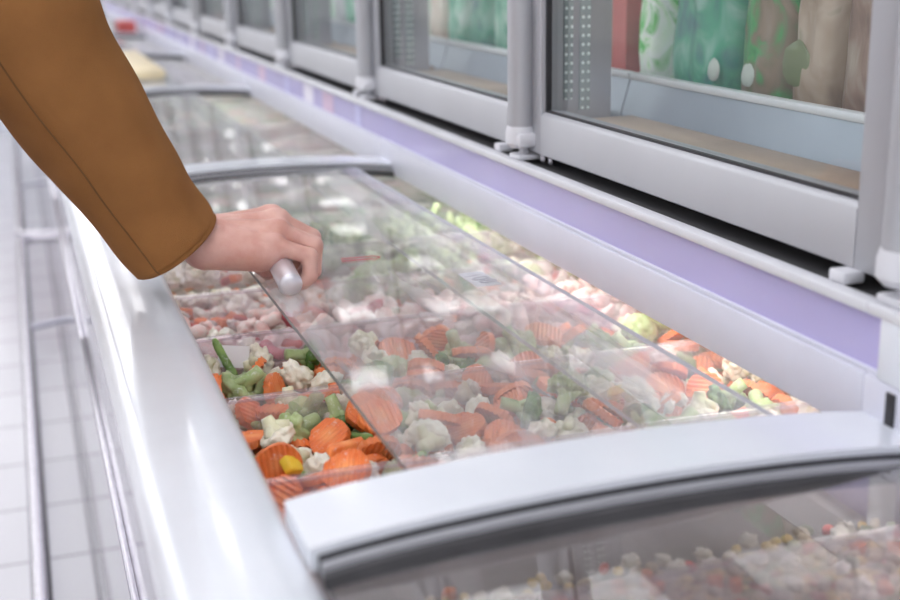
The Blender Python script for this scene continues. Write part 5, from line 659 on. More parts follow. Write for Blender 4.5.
        16, 2202, 7568, 8443, 77, -21, -21, 97, 21, 2562, 7783, 8402, 14, -59, -64, -91, 22, 2951, 7465, 8430, 24, -51, 105, -45, 21, 3200, 7229, 8423, 82, -54, -64, 49, 22, 3727, 7895, 8398, 112, -38, 19, -42, 16, 4337, 7776, 8410, 64, -17, 25, -105,
        21, 4612, 7443, 8412, 74, 23, 4, -101, 16, 5098, 7814, 8427, 15, -20, -103, 71, 16, 5758, 8038, 8414, 6, -110, 63, 12, 22, 6103, 7982, 8368, 11, 113, 51, 24, 24, 6334, 7640, 8405, 47, 45, -80, -74, 23, 7219, 7824, 8408, 97, -80, 12, 8,
        22, 1836, 8264, 8361, 125, 4, 13, -17, 22, 2601, 8186, 8390, 126, -7, -11, -7, 24, 2799, 7884, 8398, 1, 47, -118, 0, 22, 3084, 8314, 8387, 76, -13, -2, 101, 15, 3856, 8199, 8397, 28, -24, -81, 91, 22, 4154, 8214, 8377, 7, -20, 124, 20,
        21, 4601, 7885, 8396, 124, 21, 14, 5, 23, 5268, 8574, 8339, 25, 119, 35, -15, 22, 5827, 8163, 8382, 25, -11, -34, 119, 21, 6288, 8063, 8362, 57, 29, -23, -107, 22, 6059, 7920, 8446, 9, -1, -117, -50, 22, 7429, 7661, 8396, 1, 12, -123, -29,
        22, 2084, 8489, 8353, 28, 118, 35, 15, 22, 2430, 8842, 8346, 100, -76, 14, -14, 22, 3029, 8989, 8300, 11, 12, -123, -26, 22, 3610, 8458, 8372, 103, -69, 20, -21, 15, 3915, 8408, 8382, 88, -90, -13, 13, 16, 4134, 8565, 8362, 110, -28, 10, -57,
        22, 4668, 8815, 8348, 0, 10, 18, 125, 24, 5073, 8840, 8339, 88, -11, -91, 8, 15, 5768, 8410, 8383, 6, 92, 12, 86, 24, 6077, 8554, 8354, 111, 2, 0, -62, 23, 6509, 8759, 8342, 13, -36, 114, -41, 23, 7101, 8639, 8366, 17, 51, -113, -21,
        16, 1937, 6843, 8437, 43, -57, -89, 56, 16, 2427, 7318, 8465, 19, -18, -108, 62, 23, 2786, 7271, 8427, 74, 5, 21, 101, 15, 3281, 7397, 8450, 28, 18, -87, -86, 22, 4047, 6994, 8427, 29, 90, -83, -18, 22, 4138, 7265, 8422, 120, -1, 13, 38,
        24, 4866, 7249, 8429, 6, -14, -91, 87, 21, 5291, 6819, 8411, 72, -48, 17, -91, 22, 5874, 7256, 8407, 32, -1, 23, 121, 22, 5964, 7148, 8432, 66, 103, 19, -28, 23, 6307, 7510, 8401, 121, 36, 2, -12, 22, 7460, 7488, 8398, 93, 9, -7, -85,
        24, 1782, 8020, 8389, 27, 85, 6, -91, 24, 2343, 7892, 8383, 108, 0, 10, 66, 21, 3246, 7797, 8419, 35, -89, -60, 57, 22, 3280, 7534, 8436, 6, 42, 115, 31, 16, 4092, 7831, 8426, 10, -124, 25, -4, 21, 4354, 7456, 8406, 125, -21, 7, 7,
        16, 4643, 7568, 8432, 27, 123, -16, 7, 22, 5545, 7694, 8419, 61, -40, -53, 89, 22, 5872, 7959, 8383, 27, 51, -110, -26, 16, 6015, 7800, 8399, 35, 28, -119, 0, 16, 6474, 7535, 8422, 46, -19, -31, 113, 15, 7112, 7743, 8417, 54, 66, 62, -71,
        24, 1700, 8225, 8371, 83, -86, -23, 36, 22, 2383, 8115, 8377, 24, 52, 112, 16, 21, 2973, 7999, 8407, 57, -112, 1, 20, 16, 3397, 8293, 8406, 12, 28, 123, -12, 22, 3745, 8082, 8382, 13, 22, -121, -27, 15, 4163, 8086, 8410, 87, -92, 4, -8,
        16, 4515, 8050, 8404, 31, -9, -26, 120, 22, 5184, 8286, 8382, 33, -49, -89, 69, 22, 5866, 8528, 8364, 28, 72, -100, -12, 22, 6118, 8233, 8368, 37, -109, -53, 9, 22, 6561, 8118, 8391, 11, -12, 114, -54, 24, 7172, 7948, 8401, 5, -33, -123, -6,
        16, 1946, 8563, 8367, 90, -16, -17, 86, 23, 2374, 8577, 8371, 21, 8, 124, 14, 21, 2860, 8995, 8298, 119, 19, 25, 30, 22, 3631, 8575, 8359, 32, -17, -28, 118, 22, 3772, 8471, 8362, 17, -34, -120, -16, 23, 4290, 8604, 8357, 108, -14, -3, 64,
        22, 4607, 8376, 8380, 10, -14, 114, -54, 16, 5253, 8716, 8338, 44, -16, 24, -116, 16, 5605, 8623, 8349, 121, -34, -9, 11, 16, 6218, 8566, 8367, 70, -21, 22, -102, 24, 6275, 8947, 8313, 64, -4, -5, -110, 21, 7122, 9000, 8323, 107, 60, -10, 30,
        22, 1727, 7013, 8419, 29, 93, -79, -18, 22, 2630, 6946, 8432, 104, 10, 9, -72, 22, 2962, 7054, 8421, 29, 118, 36, 13, 22, 3242, 7018, 8414, 12, 1, -123, -30, 22, 3666, 7314, 8443, 31, 117, -38, -7, 21, 4365, 7050, 8424, 3, -113, -55, 16,
        22, 4739, 7429, 8421, 29, 90, -84, -14, 21, 4964, 7759, 8403, 15, -54, 114, -6, 21, 5750, 7248, 8407, 11, 119, -42, 11, 15, 6106, 7308, 8416, 24, -85, -47, -78, 22, 6399, 7075, 8422, 8, 36, 118, 29, 21, 7118, 7488, 8409, 11, 32, 122, -9,
        22, 1746, 7900, 8389, 40, 112, -45, -2, 16, 2446, 7467, 8453, 32, 93, -79, 17, 16, 2675, 7981, 8428, 37, 14, -48, 111, 21, 3344, 7858, 8407, 111, 12, 18, -58, 21, 3941, 7762, 8402, 123, -21, 7, 22, 22, 4203, 7719, 8405, 84, -31, -20, 88,
        22, 4855, 7375, 8427, 116, 10, 10, 49, 21, 5210, 7716, 8408, 6, -41, 119, -18, 22, 5683, 7498, 8406, 46, -110, 41, -13, 24, 6133, 7693, 8388, 87, 78, -38, -32, 15, 6470, 7183, 8434, 71, 60, -69, -53, 22, 6802, 7871, 8414, 56, -25, -29, 107,
        24, 2220, 7824, 8394, 57, -2, -10, -113, 22, 2394, 7994, 8419, 89, 18, -83, 31, 24, 3009, 8209, 8389, 121, 0, 0, -39, 16, 3477, 7732, 8447, 49, -10, -29, -113, 22, 4017, 8156, 8381, 21, -8, -10, 125, 21, 4445, 8159, 8379, 97, 18, 8, -80,
        22, 4827, 8271, 8388, 123, -17, 1, 25, 24, 5207, 7919, 8399, 4, 90, 89, 5, 15, 5574, 8098, 8395, 66, -2, 3, 109, 16, 6246, 8219, 8424, 90, -35, -4, 82, 21, 6354, 8149, 8364, 125, -18, 6, -11, 24, 6752, 8975, 8312, 111, -9, 7, 61,
        16, 1791, 8918, 8358, 31, 123, 1, 8, 16, 2256, 8495, 8394, 94, 77, 2, -37, 22, 3031, 8499, 8362, 33, 5, -23, -120, 22, 3204, 8641, 8350, 5, -53, 107, -44, 21, 3353, 8985, 8303, 14, 36, 119, -20, 21, 4157, 8726, 8346, 95, 28, -6, -79,
        24, 4971, 8938, 8316, 6, 99, 79, -5, 22, 5020, 8516, 8365, 7, 2, 34, -122, 23, 5630, 8818, 8345, 26, -36, 94, -73, 16, 5796, 8924, 8360, 92, -25, 16, -83, 23, 7045, 8802, 8356, 49, 3, 46, 107, 24, 7061, 8909, 8333, 14, 122, -30, 4,
        22, 2050, 6870, 8418, 81, 2, -15, 97, 22, 2640, 7227, 8439, 21, -44, -106, 50, 23, 2969, 7177, 8423, 0, -4, 124, 26, 22, 3484, 7362, 8446, 20, -85, 86, -33, 24, 3841, 7093, 8440, 66, 68, 56, 64, 15, 4066, 7382, 8436, 46, 89, -35, 70,
        16, 5198, 7392, 8438, 71, -17, -22, 102, 22, 5232, 6990, 8427, 40, -117, -29, 0, 24, 5653, 7228, 8412, 67, -74, 58, -54, 22, 6076, 7045, 8425, 41, -7, -17, -119, 24, 6774, 7316, 8427, 1, -10, -127, 1, 16, 7241, 7125, 8435, 100, -20, -14, 74,
        24, 2154, 8269, 8367, 2, -91, 5, -89, 22, 2465, 7706, 8405, 28, 60, -106, -19, 22, 3084, 7557, 8440, 17, -9, 81, 96, 21, 3323, 7722, 8420, 36, -5, 37, 116, 22, 3609, 7435, 8445, 1, 7, 38, -121, 16, 4349, 7598, 8424, 15, -41, -39, 113,
        22, 4842, 7668, 8410, 32, 115, 40, 15, 21, 5205, 7620, 8417, 45, -12, 96, 69, 16, 5878, 7681, 8423, 30, -121, -15, -19, 21, 6167, 7796, 8379, 59, 78, 67, 47, 22, 6689, 7190, 8433, 95, 8, 19, 82, 22, 6941, 7259, 8440, 58, -86, -59, 43,
        22, 2126, 7906, 8394, 31, 101, 68, 18, 16, 2484, 8134, 8452, 111, -22, 24, 53, 22, 2787, 8162, 8407, 43, 14, 80, 87, 21, 3249, 8127, 8395, 101, -22, -13, -73, 23, 4145, 7967, 8404, 90, -72, 42, -33, 21, 4285, 8085, 8385, 13, 5, 125, -17,
        24, 4726, 8168, 8389, 7, 124, -27, 5, 22, 5422, 8157, 8392, 12, 37, 119, -21, 16, 5689, 8231, 8399, 0, -46, 11, 118, 22, 5969, 8188, 8372, 25, -13, -34, 119, 22, 6477, 8231, 8380, 60, -89, 51, -43, 23, 7088, 8315, 8400, 33, 40, 98, 62,
        22, 2058, 8358, 8386, 87, 68, -31, -56, 21, 2607, 9000, 8316, 35, -78, 53, 78, 15, 2950, 8600, 8365, 92, 80, 21, 27, 24, 3069, 8625, 8345, 71, -83, 47, -46, 24, 3791, 8971, 8339, 65, -52, -85, -44, 21, 4365, 8530, 8357, 94, 46, 68, 22,
        23, 4559, 8512, 8369, 81, 61, -42, -64, 23, 5099, 8611, 8352, 30, -3, -5, 123, 23, 5517, 8478, 8346, 15, -117, 46, -12, 22, 6027, 8883, 8355, 65, -94, -44, 34, 16, 6524, 8921, 8327, 58, -14, 11, -111, 21, 7443, 8874, 8328, 43, 0, 85, 84,
        22, 2308, 7416, 8440, 36, 121, -15, 0, 24, 2335, 7076, 8435, 116, 5, 1, 52, 22, 2812, 6985, 8431, 10, -126, 6, 14, 22, 3460, 7206, 8431, 24, 101, -72, -14, 22, 3575, 7238, 8440, 14, 114, -50, -20, 22, 4438, 7197, 8424, 31, 99, -72, -12,
        16, 4836, 6938, 8438, 33, -39, -98, 62, 22, 5351, 6918, 8430, 44, -66, -77, 63, 22, 5857, 7044, 8429, 22, 48, -113, -22, 21, 5874, 6754, 8441, 14, -121, -35, 5, 21, 6566, 7312, 8417, 108, -22, -4, 63, 22, 6679, 7018, 8444, 97, -30, 24, -72,
    ),
}
# loose pieces that lie uncovered on top of each bin: kind, then their numbers
SHOWN = {
    'far': {
        5: [0, 1, 9, 12, 15, 16, 23, 29, 41, 43, 46, 48],
        8: [1, 3, 4, 5, 6, 7, 8, 9, 10, 11],
        14: [12, 13, 14],
        15: [12, 18],
        17: [0, 3, 8, 9, 12, 22, 23, 28, 32, 46, 47, 49, 52, 64, 65, 69, 72, 73, 76, 78, 84, 90],
        25: [0, 1, 2, 3, 4, 5, 6, 8, 9, 10, 11, 12, 13, 14, 15, 16, 17, 18, 19, 20, 21, 22, 24, 25, 26, 27],
    },
    'hand': {
        4: [2, 3, 4, 6, 7, 9, 10, 11, 12],
        14: [2, 10, 11, 12, 18, 25, 27, 28, 31, 32, 33, 37],
        15: [0, 1, 2, 3, 8, 11, 12, 14, 17, 26, 35, 36, 39, 42, 45, 47, 48, 49, 50, 51, 57, 58, 60, 65, 68, 69, 77, 78, 80, 82],
        16: [0, 3, 4, 6, 15, 22, 27, 29, 30, 31, 34, 35, 37, 45, 46, 47, 48, 52, 53, 55, 56, 57, 60, 61, 63, 66, 70, 73, 75, 76, 77],
        17: [0, 1, 2, 3, 9, 11, 20, 22, 23, 25, 27, 29, 30, 33, 34, 35, 37, 39, 40, 41, 42, 44, 45, 46, 48, 49, 51, 52, 53, 54, 55, 56, 59, 60, 61, 62, 63, 64, 65, 69, 71, 72, 73, 74, 75, 76, 78, 79, 80, 81, 84, 85, 86, 88, 90],
        25: [0, 1, 3, 4, 5, 6, 7, 8, 9, 10, 11, 12, 13, 14, 15, 16, 17],
    },
    'sea': {
        14: [4, 7, 8, 9, 10],
        15: [10, 12, 13, 17],
        17: [3, 4, 5, 10, 11, 14, 17, 18, 20, 22, 24, 25, 26, 27, 30, 31, 34],
        18: [4, 6, 7, 8, 9, 10, 11, 17, 18, 22, 23, 24, 26, 30, 31, 32, 33, 35, 36, 37, 38, 39, 40, 41, 42, 43, 44, 45, 46, 47, 48, 49, 50, 51, 52, 53, 54, 55, 56, 58, 60, 62, 63, 64],
        19: [0, 2, 10, 12, 13, 18, 21, 22, 23, 26, 28, 29, 31, 32, 34, 35, 36, 37, 38, 40, 41, 43, 44, 45, 46, 47, 48, 49, 51, 52, 55, 57, 58, 59, 62, 63, 64, 65, 66, 67, 68, 69, 70, 71, 72, 73, 74, 75, 76, 77, 78, 79, 80],
        20: [1, 3, 4, 7, 8, 11, 12, 13, 16, 17, 18, 19, 20, 21],
    },
    'mid': {
        0: [3, 10],
        1: [0, 3, 6, 8, 9, 12, 13, 14, 16, 17, 19, 20, 22, 23, 24],
        2: [4, 8, 10, 12, 13, 14, 16, 17, 18, 19, 21, 22, 23, 24, 25, 26, 27, 28, 29, 30, 31],
        3: [3, 4, 6, 7, 8, 9, 10, 11, 12, 13, 14, 15, 16, 17],
        4: [3, 13, 16, 18],
        5: [1, 4, 7, 9, 10, 11, 12, 13, 14, 15, 19, 21, 22, 23, 24, 25],
        6: [0, 1, 2, 3, 5, 6, 7, 8, 9, 10, 11, 12, 13, 14, 15, 16],
        7: [0, 3, 7, 8, 9, 10],
        8: [1, 2, 3, 4, 5, 6, 7, 8, 9, 10, 11, 12, 13],
        9: [7],
        11: [10, 11],
        17: [0],
        25: [0, 1, 3, 4, 5, 6, 7, 8, 9, 10, 11, 12, 13, 14],
        26: [3, 4],
    },
    'near': {
        0: [5, 7, 8, 12, 13, 14, 15],
        1: [10, 11, 15, 16, 19, 20, 21, 22, 23, 26],
        2: [4, 8, 9, 10, 12, 14, 15, 16, 18, 19, 21, 22, 23, 24, 25, 26, 27, 28, 29, 30],
        3: [3, 4, 6, 7, 8, 9, 10, 11, 12, 13, 14, 15, 16],
        4: [14, 21],
        5: [11, 13, 14, 15, 16, 17, 18, 19, 20, 21, 22, 24, 25, 27],
        6: [3, 4, 5, 6, 7, 8, 10, 11, 12, 13, 14, 15, 16],
        7: [2],
        8: [3, 4, 5, 6, 7, 8],
        9: [11, 12, 13],
        11: [2, 8, 12, 13, 15],
        17: [8, 11, 12, 14, 15, 16, 17],
        25: [0, 3, 4, 5, 6, 7, 9, 10],
        26: [1, 5, 6, 7, 9, 12],
    },
    'dice': {
        15: [1, 3, 5, 6, 8, 9, 10, 11, 13, 15],
        16: [1, 2, 8, 9, 10, 11, 12, 13, 15, 17, 18, 21, 22, 23, 26, 27, 29, 30, 31],
        21: [2, 4, 5, 7, 9, 10, 11, 13, 15, 17, 18, 20, 21, 22, 23, 24, 25, 26, 28, 29, 30, 31, 32, 33],
        22: [2, 6, 10, 11, 12, 13, 14, 23, 26, 27, 28, 29, 33, 36, 37, 40, 42, 43, 49, 50, 51, 53, 54, 59, 60, 62, 63, 64, 68, 69, 72, 73, 74, 81, 82, 83],
        23: [1, 2, 5, 6, 7, 10],
        24: [1, 2, 3, 6, 7, 8, 11],
    },
}
# ---------------------------------------------------------------- the setting
def setting(name, mb, m, **k): return tag(mb.build(name, m, **k), kind='structure')
setting('floor', MB().box(-7, 3, -5, 26, -.1, 0), M['floor'], smooth=False)
setting('ceiling', MB().box(-7, 3, -5, 26, 3.4, 3.5), M['ceil'], smooth=False)
setting('wall_back', MB().box(-7, 3, 26, 26.2, 0, 3.4), M['ceil'], smooth=False)
setting('wall_right', MB().box(1.6, 1.7, -5, 26, 0, 3.4), M['ceil'], smooth=False)
def ceiling_light(x, y, proto_=[None]):
    lab = 'long rectangular white ceiling light over the freezer aisle'
    if proto_[0] is None:
        t = thing('ceiling_light', (x, y, 3.4), lab, 'ceiling light', 'ceiling lights over the aisle')
        f = MB(); f.box(x - .66, x + .66, y - .20, y + .20, 3.36, 3.4, .008); f.build('frame', M['white'], t)
        d = MB(); d.box(x - .62, x + .62, y - .17, y + .17, 3.35, 3.362); d.build('diffuser', M['lamp'], t, smooth=False)
        proto_[0] = t; return
    r = proto_[0].copy(); COL.objects.link(r); r.location = (x, y, 3.4)
    for c in proto_[0].children:
        k = c.copy(); COL.objects.link(k); k.parent = r; k.matrix_parent_inverse = c.matrix_parent_inverse
for ix in range(5):
    for iy in range(16): ceiling_light(-5.6 + 1.75 * ix, -3.2 + 1.5 * iy)

# ---------------------------------------------------------------- chest freezers
PITCH = 1.327; YB = [.703 + PITCH * j for j in range(-1, 7)]
X0L, X1L = .137, .572
def zl(x):
    t = (x - X0L) / (X1L - X0L); return .942 + .012 * (1 - (1 - max(0, min(1, t))) ** 2.6)
def zf(x):
    t = (x - X0L) / (X1L - X0L); return .945 + .0125 * (4 * t * (1 - t)) ** .8 if 0 < t < 1 else .945
def curve(x0, x1, n=22, dz=0, f=None):
    xs = [x0 + (x1 - x0) * i / n for i in range(n + 1)]; return xs, [(f or zl)(x) + dz for x in xs]
RAIL = [(.056, .915), (.048, .925), (.047, .938), (.052, .948), (.062, .953), (.082, .9545), (.112, .9535), (.128, .950), (.136, .944), (.139, .934), (.139, .905), (.070, .900)]
def arch_beam(mb, yc, wd, x0, x1, dz, th):
    xs, zs = curve(x0, x1, 28, dz, zf)
    a = MB(); a.sheet(xs, zs, yc - wd / 2, yc + wd / 2, th, 0)
    bmesh.ops.bevel(a.b, geom=[e for e in a.b.edges if len(e.link_faces) == 2 and e.calc_face_angle(0) > 1], offset=.003, segments=2, affect='EDGES')
    mb.add(a.b)
DESC = ['chest freezer bank nearest the camera, under the curved lid at the bottom right', 'long white chest freezer with open lid and mixed vegetables under the hand',
        'white chest freezer just beyond the one with the hand, lids shut', 'white chest freezer second beyond the hand, far side of the second arched frame',
        'blurred white chest freezer third beyond the hand', 'blurred white chest freezer fourth beyond the hand', 'farthest blurred white chest freezer in the row']
GR = {'glass_lid': 'glass', 'rear_glass': 'rglass'}
NEAR = []
def lid(root, name, x0, x1, y0, y1, dz, handle_y=None, tilt=0):
    m = MB(); xs, zs = curve(x0, x1, 16, dz); m.sheet(xs, zs, y0, y1, .0045, 1)
    g = m.build(name, [M['nglass' if root is NEAR[0] and name == 'glass_lid' else GR[name]], M['gedge' if name == 'glass_lid' else 'gpale'], M['gpale']], root, sharp=60)
    if handle_y:
        r = .0128; L = .135; hx = x0 + .020; zb = zl(hx) + dz + .0045
        A = Vector((hx, handle_y, zb + .010)); B = Vector((hx, handle_y + L, zb + .010 + tilt)); d_ = (B - A).normalized(); h = MB()
        pts = []; rs = []
        for k in range(7):
            a = math.pi / 2 * k / 6; pts.append(A + d_ * .006 * math.sin(a)); rs.append(max(.0012, r * math.sqrt(max(0, 1 - (1 - math.sin(a)) ** 2))))
        pts += [A + (B - A) * q for q in (.25, .5, .75)]; rs += [r] * 3
        for k in range(7):
            a = math.pi / 2 * k / 6; pts.append(B - d_ * .010 * (1 - math.sin(a))); rs.append(max(.001, r * math.cos(a) ** .6 if k < 6 else .001))
        h.tube(pts, rs, 24); h.box(hx - .008, hx + .008, handle_y + L - .035, handle_y + L - .015, zb - .001, zb + .008 + tilt * .8, .002)
        ho = h.build('handle', M['knob'], g, sharp=50); ho['label'] = 'round metal handle bar'
    return g
M['labelpink'] = mat('label_pink', (.60, .46, .62), .5, var=.1, scale=60); M['labelwhite'] = mat('label_white', (.74, .72, .84), .5, var=.08, scale=60); M['labelblue'] = mat('label_blue', (.50, .50, .76), .5, var=.1, scale=60)
chests = []
for j in range(7):
    yc = YB[j + 1]; y0, y1 = YB[j] + .034, yc + .034
    t = thing('chest_freezer', (.33, (y0 + y1) / 2, 0), DESC[j], 'freezer', 'row of chest freezers'); chests.append(t)
    if not NEAR: NEAR.append(t)
    a = MB(); a.box(.06, .10, y0, y1, .09, .905); a.build('front_panel', M['panel'], t, smooth=False)
    a = MB(); a.box(.052, .0605, y0, y1, .686, .698, .003); a.build('panel_trim', M['steel'], t)
    a = MB(); a.box(.09, .80, y0, y1, 0, .09); a.build('plinth', M['dark'], t, smooth=False)
    a = MB(); a.prism(RAIL, y0, y1); a.build('front_rail', M['white'], t, sharp=40)
    a = MB(); a.box(.10, .145, y0, y1, .30, .90); a.box(.760, .80, y0, y1, .09, .9925); a.box(.10, .80, y0, y1, .24, .30); a.build('inner_liner', M['liner'], t, smooth=False)
    a = MB(); a.box(.574, .64, y0, y1, .9435, .9925, .002); a.build('rear_beam', M['beam'], t)
    a = MB(); a.box(.612, .636, y0 + .02, y1 - .02, .930, .9425, .003); ll = a.build('light_strip', M['inlamp' if j < 2 else 'dimlamp'], t); ll['label'] = 'thin lamp under the rear beam'
    a = MB(); a.box(.601, 1.30, y0, y1, .9930, 1.0380); a.build('rear_housing', M['liner'], t, smooth=False)
    ys = .722 if j == 0 else y0
    a = MB(); a.box(.580, .60, ys, y1, .9935, 1.0385); a.build('price_strip', M['lav'], t, smooth=False)
    a = MB(); a.box(.5765, .584, ys, y1, .9925, .9965, .001); a.build('strip_lip', M['beam'], t)
    if j == 0:
        a = MB(); a.box(.580, .60, y0, .690, .9935, 1.0385); a.build('price_strip', M['lav'], t, smooth=False)
        a = MB(); a.box(.573, .60, .690, .722, .9927, 1.040, .002); a.build('strip_end_cap', M['white'], t)
        a = MB(); a.box(.5725, .5745, .699, .709, .955, .987, .0005); a.build('slot', M['black'], t)
    a = MB(); a.box(.572, .588, y0, y1, 1.0385, 1.0475, .002); a.build('top_ledge', M['plast'], t)
    a = MB(); a.box(.5885, .662, y0, y1, 1.0392, 1.0425); a.build('gap_shade', M['dark'], t, smooth=False)  # dark strip standing in for the shade under the doors
    for q in range(5 if j > 0 else 0):
        yl = y0 + .10 + .247 * q + .06 * math.sin(q * 5 + j)
        if yl < 2.02: continue
        a = MB(); a.box(.5790, .5799, yl - (.045 if q % 3 else .02), yl + (.045 if q % 3 else .02), .998, 1.034); lb_ = a.build('price_label', M[('labelpink', 'labelwhite', 'labelblue')[(q + j) % 3]], t, smooth=False)
        lb_['label'] = ('pinkish', 'white', 'pale blue')[(q + j) % 3] + ' price label on the lavender strip'
    # arched white frame at the far end
    a = MB(); arch_beam(a, yc - .003, .072, .134, .575, .0015, .0155); fr = a.build('lid_frame', M['white'], t, sharp=40)
    a = MB(); arch_beam(a, yc - .0425, .0065, .139, .573, -.001, .0125); a.build('gasket', M['black'], fr)
    a = MB(); arch_beam(a, yc - .0480, .005, .139, .573, .001, .009); a.build('inner_trim', M['alu'], fr)
    a = MB(); arch_beam(a, yc - .0540, .0065, .139, .573, -.003, .0085); a.build('shade_strip', M['dark'], fr)  # dark strip painting in the shadow gap beside the frame
    ya, yb = y0 + .002, yc - .052
    if j == 1:
        lid(t, 'glass_lid', .226, .507, ya, yb, .006, 1.238, .026)
        lid(t, 'rear_glass', .432, .60, ya, yb, -.0165)
    elif j == 0:
        lid(t, 'glass_lid', .141, .5725, ya, yb, -.002, (y0 + y1) / 2 - .07)
    else:
        lid(t, 'glass_lid', .141, .43, ya, yb, .004, (y0 + y1) / 2 - .07)
        lid(t, 'rear_glass', .40, .60, ya, yb, -.0165)
M['tag'] = mat('lilac_paper', (.62, .60, .67), .6, var=.03); M['tagink'] = mat('pale_ink', (.30, .29, .34), .6, var=.03)
# marks on the open lid: a red arrow outline and a number tag
g = [c for c in chests[1].children if c.name.startswith('glass_lid')][0]
def gpt(x, y): return Vector((x, y, zl(x) + .0115))
am = MB(); L = [(.330, 1.362), (.328, 1.350), (.362, 1.345), (.362, 1.341), (.373, 1.350), (.364, 1.361), (.363, 1.357), (.330, 1.362)]
am.tube([gpt(*p) for p in L], .0005, 6); a = am.build('arrow_mark', M['redink'], g); a['label'] = 'red outline arrow printed on the glass'
rg = [c for c in chests[1].children if c.name.startswith('rear_glass')][0]
m = MB(); m.box(.438, .466, 1.205, 1.265, 0, .0008)
for v in m.b.verts: v.co.z += zl(v.co.x) + .0032
tg = m.build('number_tag', M['tag'], rg, smooth=False); tg['label'] = 'small white tag reading 108'
mt = Matrix.Translation((.452, 1.235, zl(.452) + .0042)) @ Matrix.Rotation(math.radians(-75), 4, 'Z') @ Matrix.Rotation(math.radians(-2), 4, 'Y')
text_mesh('108', .030, mt, M['tagink'], 'number', rg)

# clear acrylic dividers between the bins
M['part'] = mat('grey_partition', (.42, .40, .42), .5, var=.05)
DIVS = [.665, .908, 1.106, 1.309, 1.495, 1.693] + [2.30, 2.55, 2.80, 3.05]
def divider(y, lab):
    m = MB(); m.box(BX0 - .004, BX1 + .005, y - .002, y + .002, .62, .900, .0008)
    m.box(BX0 - .004, BX1 + .005, y - .0045, y + .0045, .8985, .9025, .001)
    o = m.build('bin_divider', M['acryl'], None); tag(o, lab, 'divider', 'clear bin dividers')
DL = ['clear plastic divider at the bottom right, under the nearest curved lid', 'clear plastic divider just behind the white frame, nearest of the open freezer',
      'clear plastic divider between the two bins of carrots and broccoli', 'clear plastic divider with the blank white card, behind the carrots and broccoli',
      'clear plastic divider directly below the hand', 'clear plastic divider hidden behind the hand, in front of the second arched frame']
for i, y in enumerate(DIVS): divider(y, DL[i] if i < 6 else '%s clear divider beyond the second arched frame, under the next lid' % ('first', 'second', 'third', 'fourth')[i - 6])
m = MB(); m.box(-.017, .017, -.0005, .0005, -.012, .012)
m.b.transform(Matrix.Translation((.190, 1.2965, .882)) @ Matrix.Rotation(.16, 4, 'Y') @ Matrix.Rotation(-.25, 4, 'X'))
tag(m.build('price_card', M['paper'], None, smooth=False), 'blank white card leaning on the clear divider behind the carrots', 'card')

m = MB(); m.box(BX0 - .004, BX1 + .005, .799, .813, .32, .898, .002); tag(m.build('partition_wall', M['part'], None), 'solid grey partition under the white arched frame', 'partition')
# bumper rails along the front
def bumper(y0, y1, lab):
    t = thing('bumper_rail', (-.02, (y0 + y1) / 2, .25), lab, 'rail', 'bumper rails')
    r = .05; pts = [(.0597, y0, .25), (-.005, y0, .25)]
    for k in range(1, 6):
        a = math.pi / 2 * k / 5; pts.append((-.005 - r * math.sin(a), y0 + r - r * math.cos(a), .25))
    pts += [(-.055, y0 + (y1 - y0) * q, .25) for q in (.25, .5, .75)]
    for k in range(0, 6):
        a = math.pi / 2 * k / 5; pts.append((-.005 - r * math.cos(a), y1 - r + r * math.sin(a), .25))
    pts.append((.0597, y1, .25))
    m = MB(); m.tube(pts, .0155, 16); m.build('tube', M['steel'], t, sharp=60)
    m = MB(); m.tube([(-.0405, y0 + .06, .249), (-.0405, y1 - .06, .249)], .0068, 10); m.build('rubber_strip', M['black'], t)  # thin black strip along the inner side of the tube
    for q in (1.2, 3.75, 6.3, 8.4):
        if y0 < q < y1:
            m = MB(); m.tube([(-.055, q, .25), (.0597, q + .06, .25)], .009, 10); m.build('bracket', M['alu_dark'], t)
bumper(-.55, 5.03, 'silver bumper rail along the near chest fronts, above the tiles'); bumper(5.12, 9.7, 'far silver bumper rail, beyond the near one')

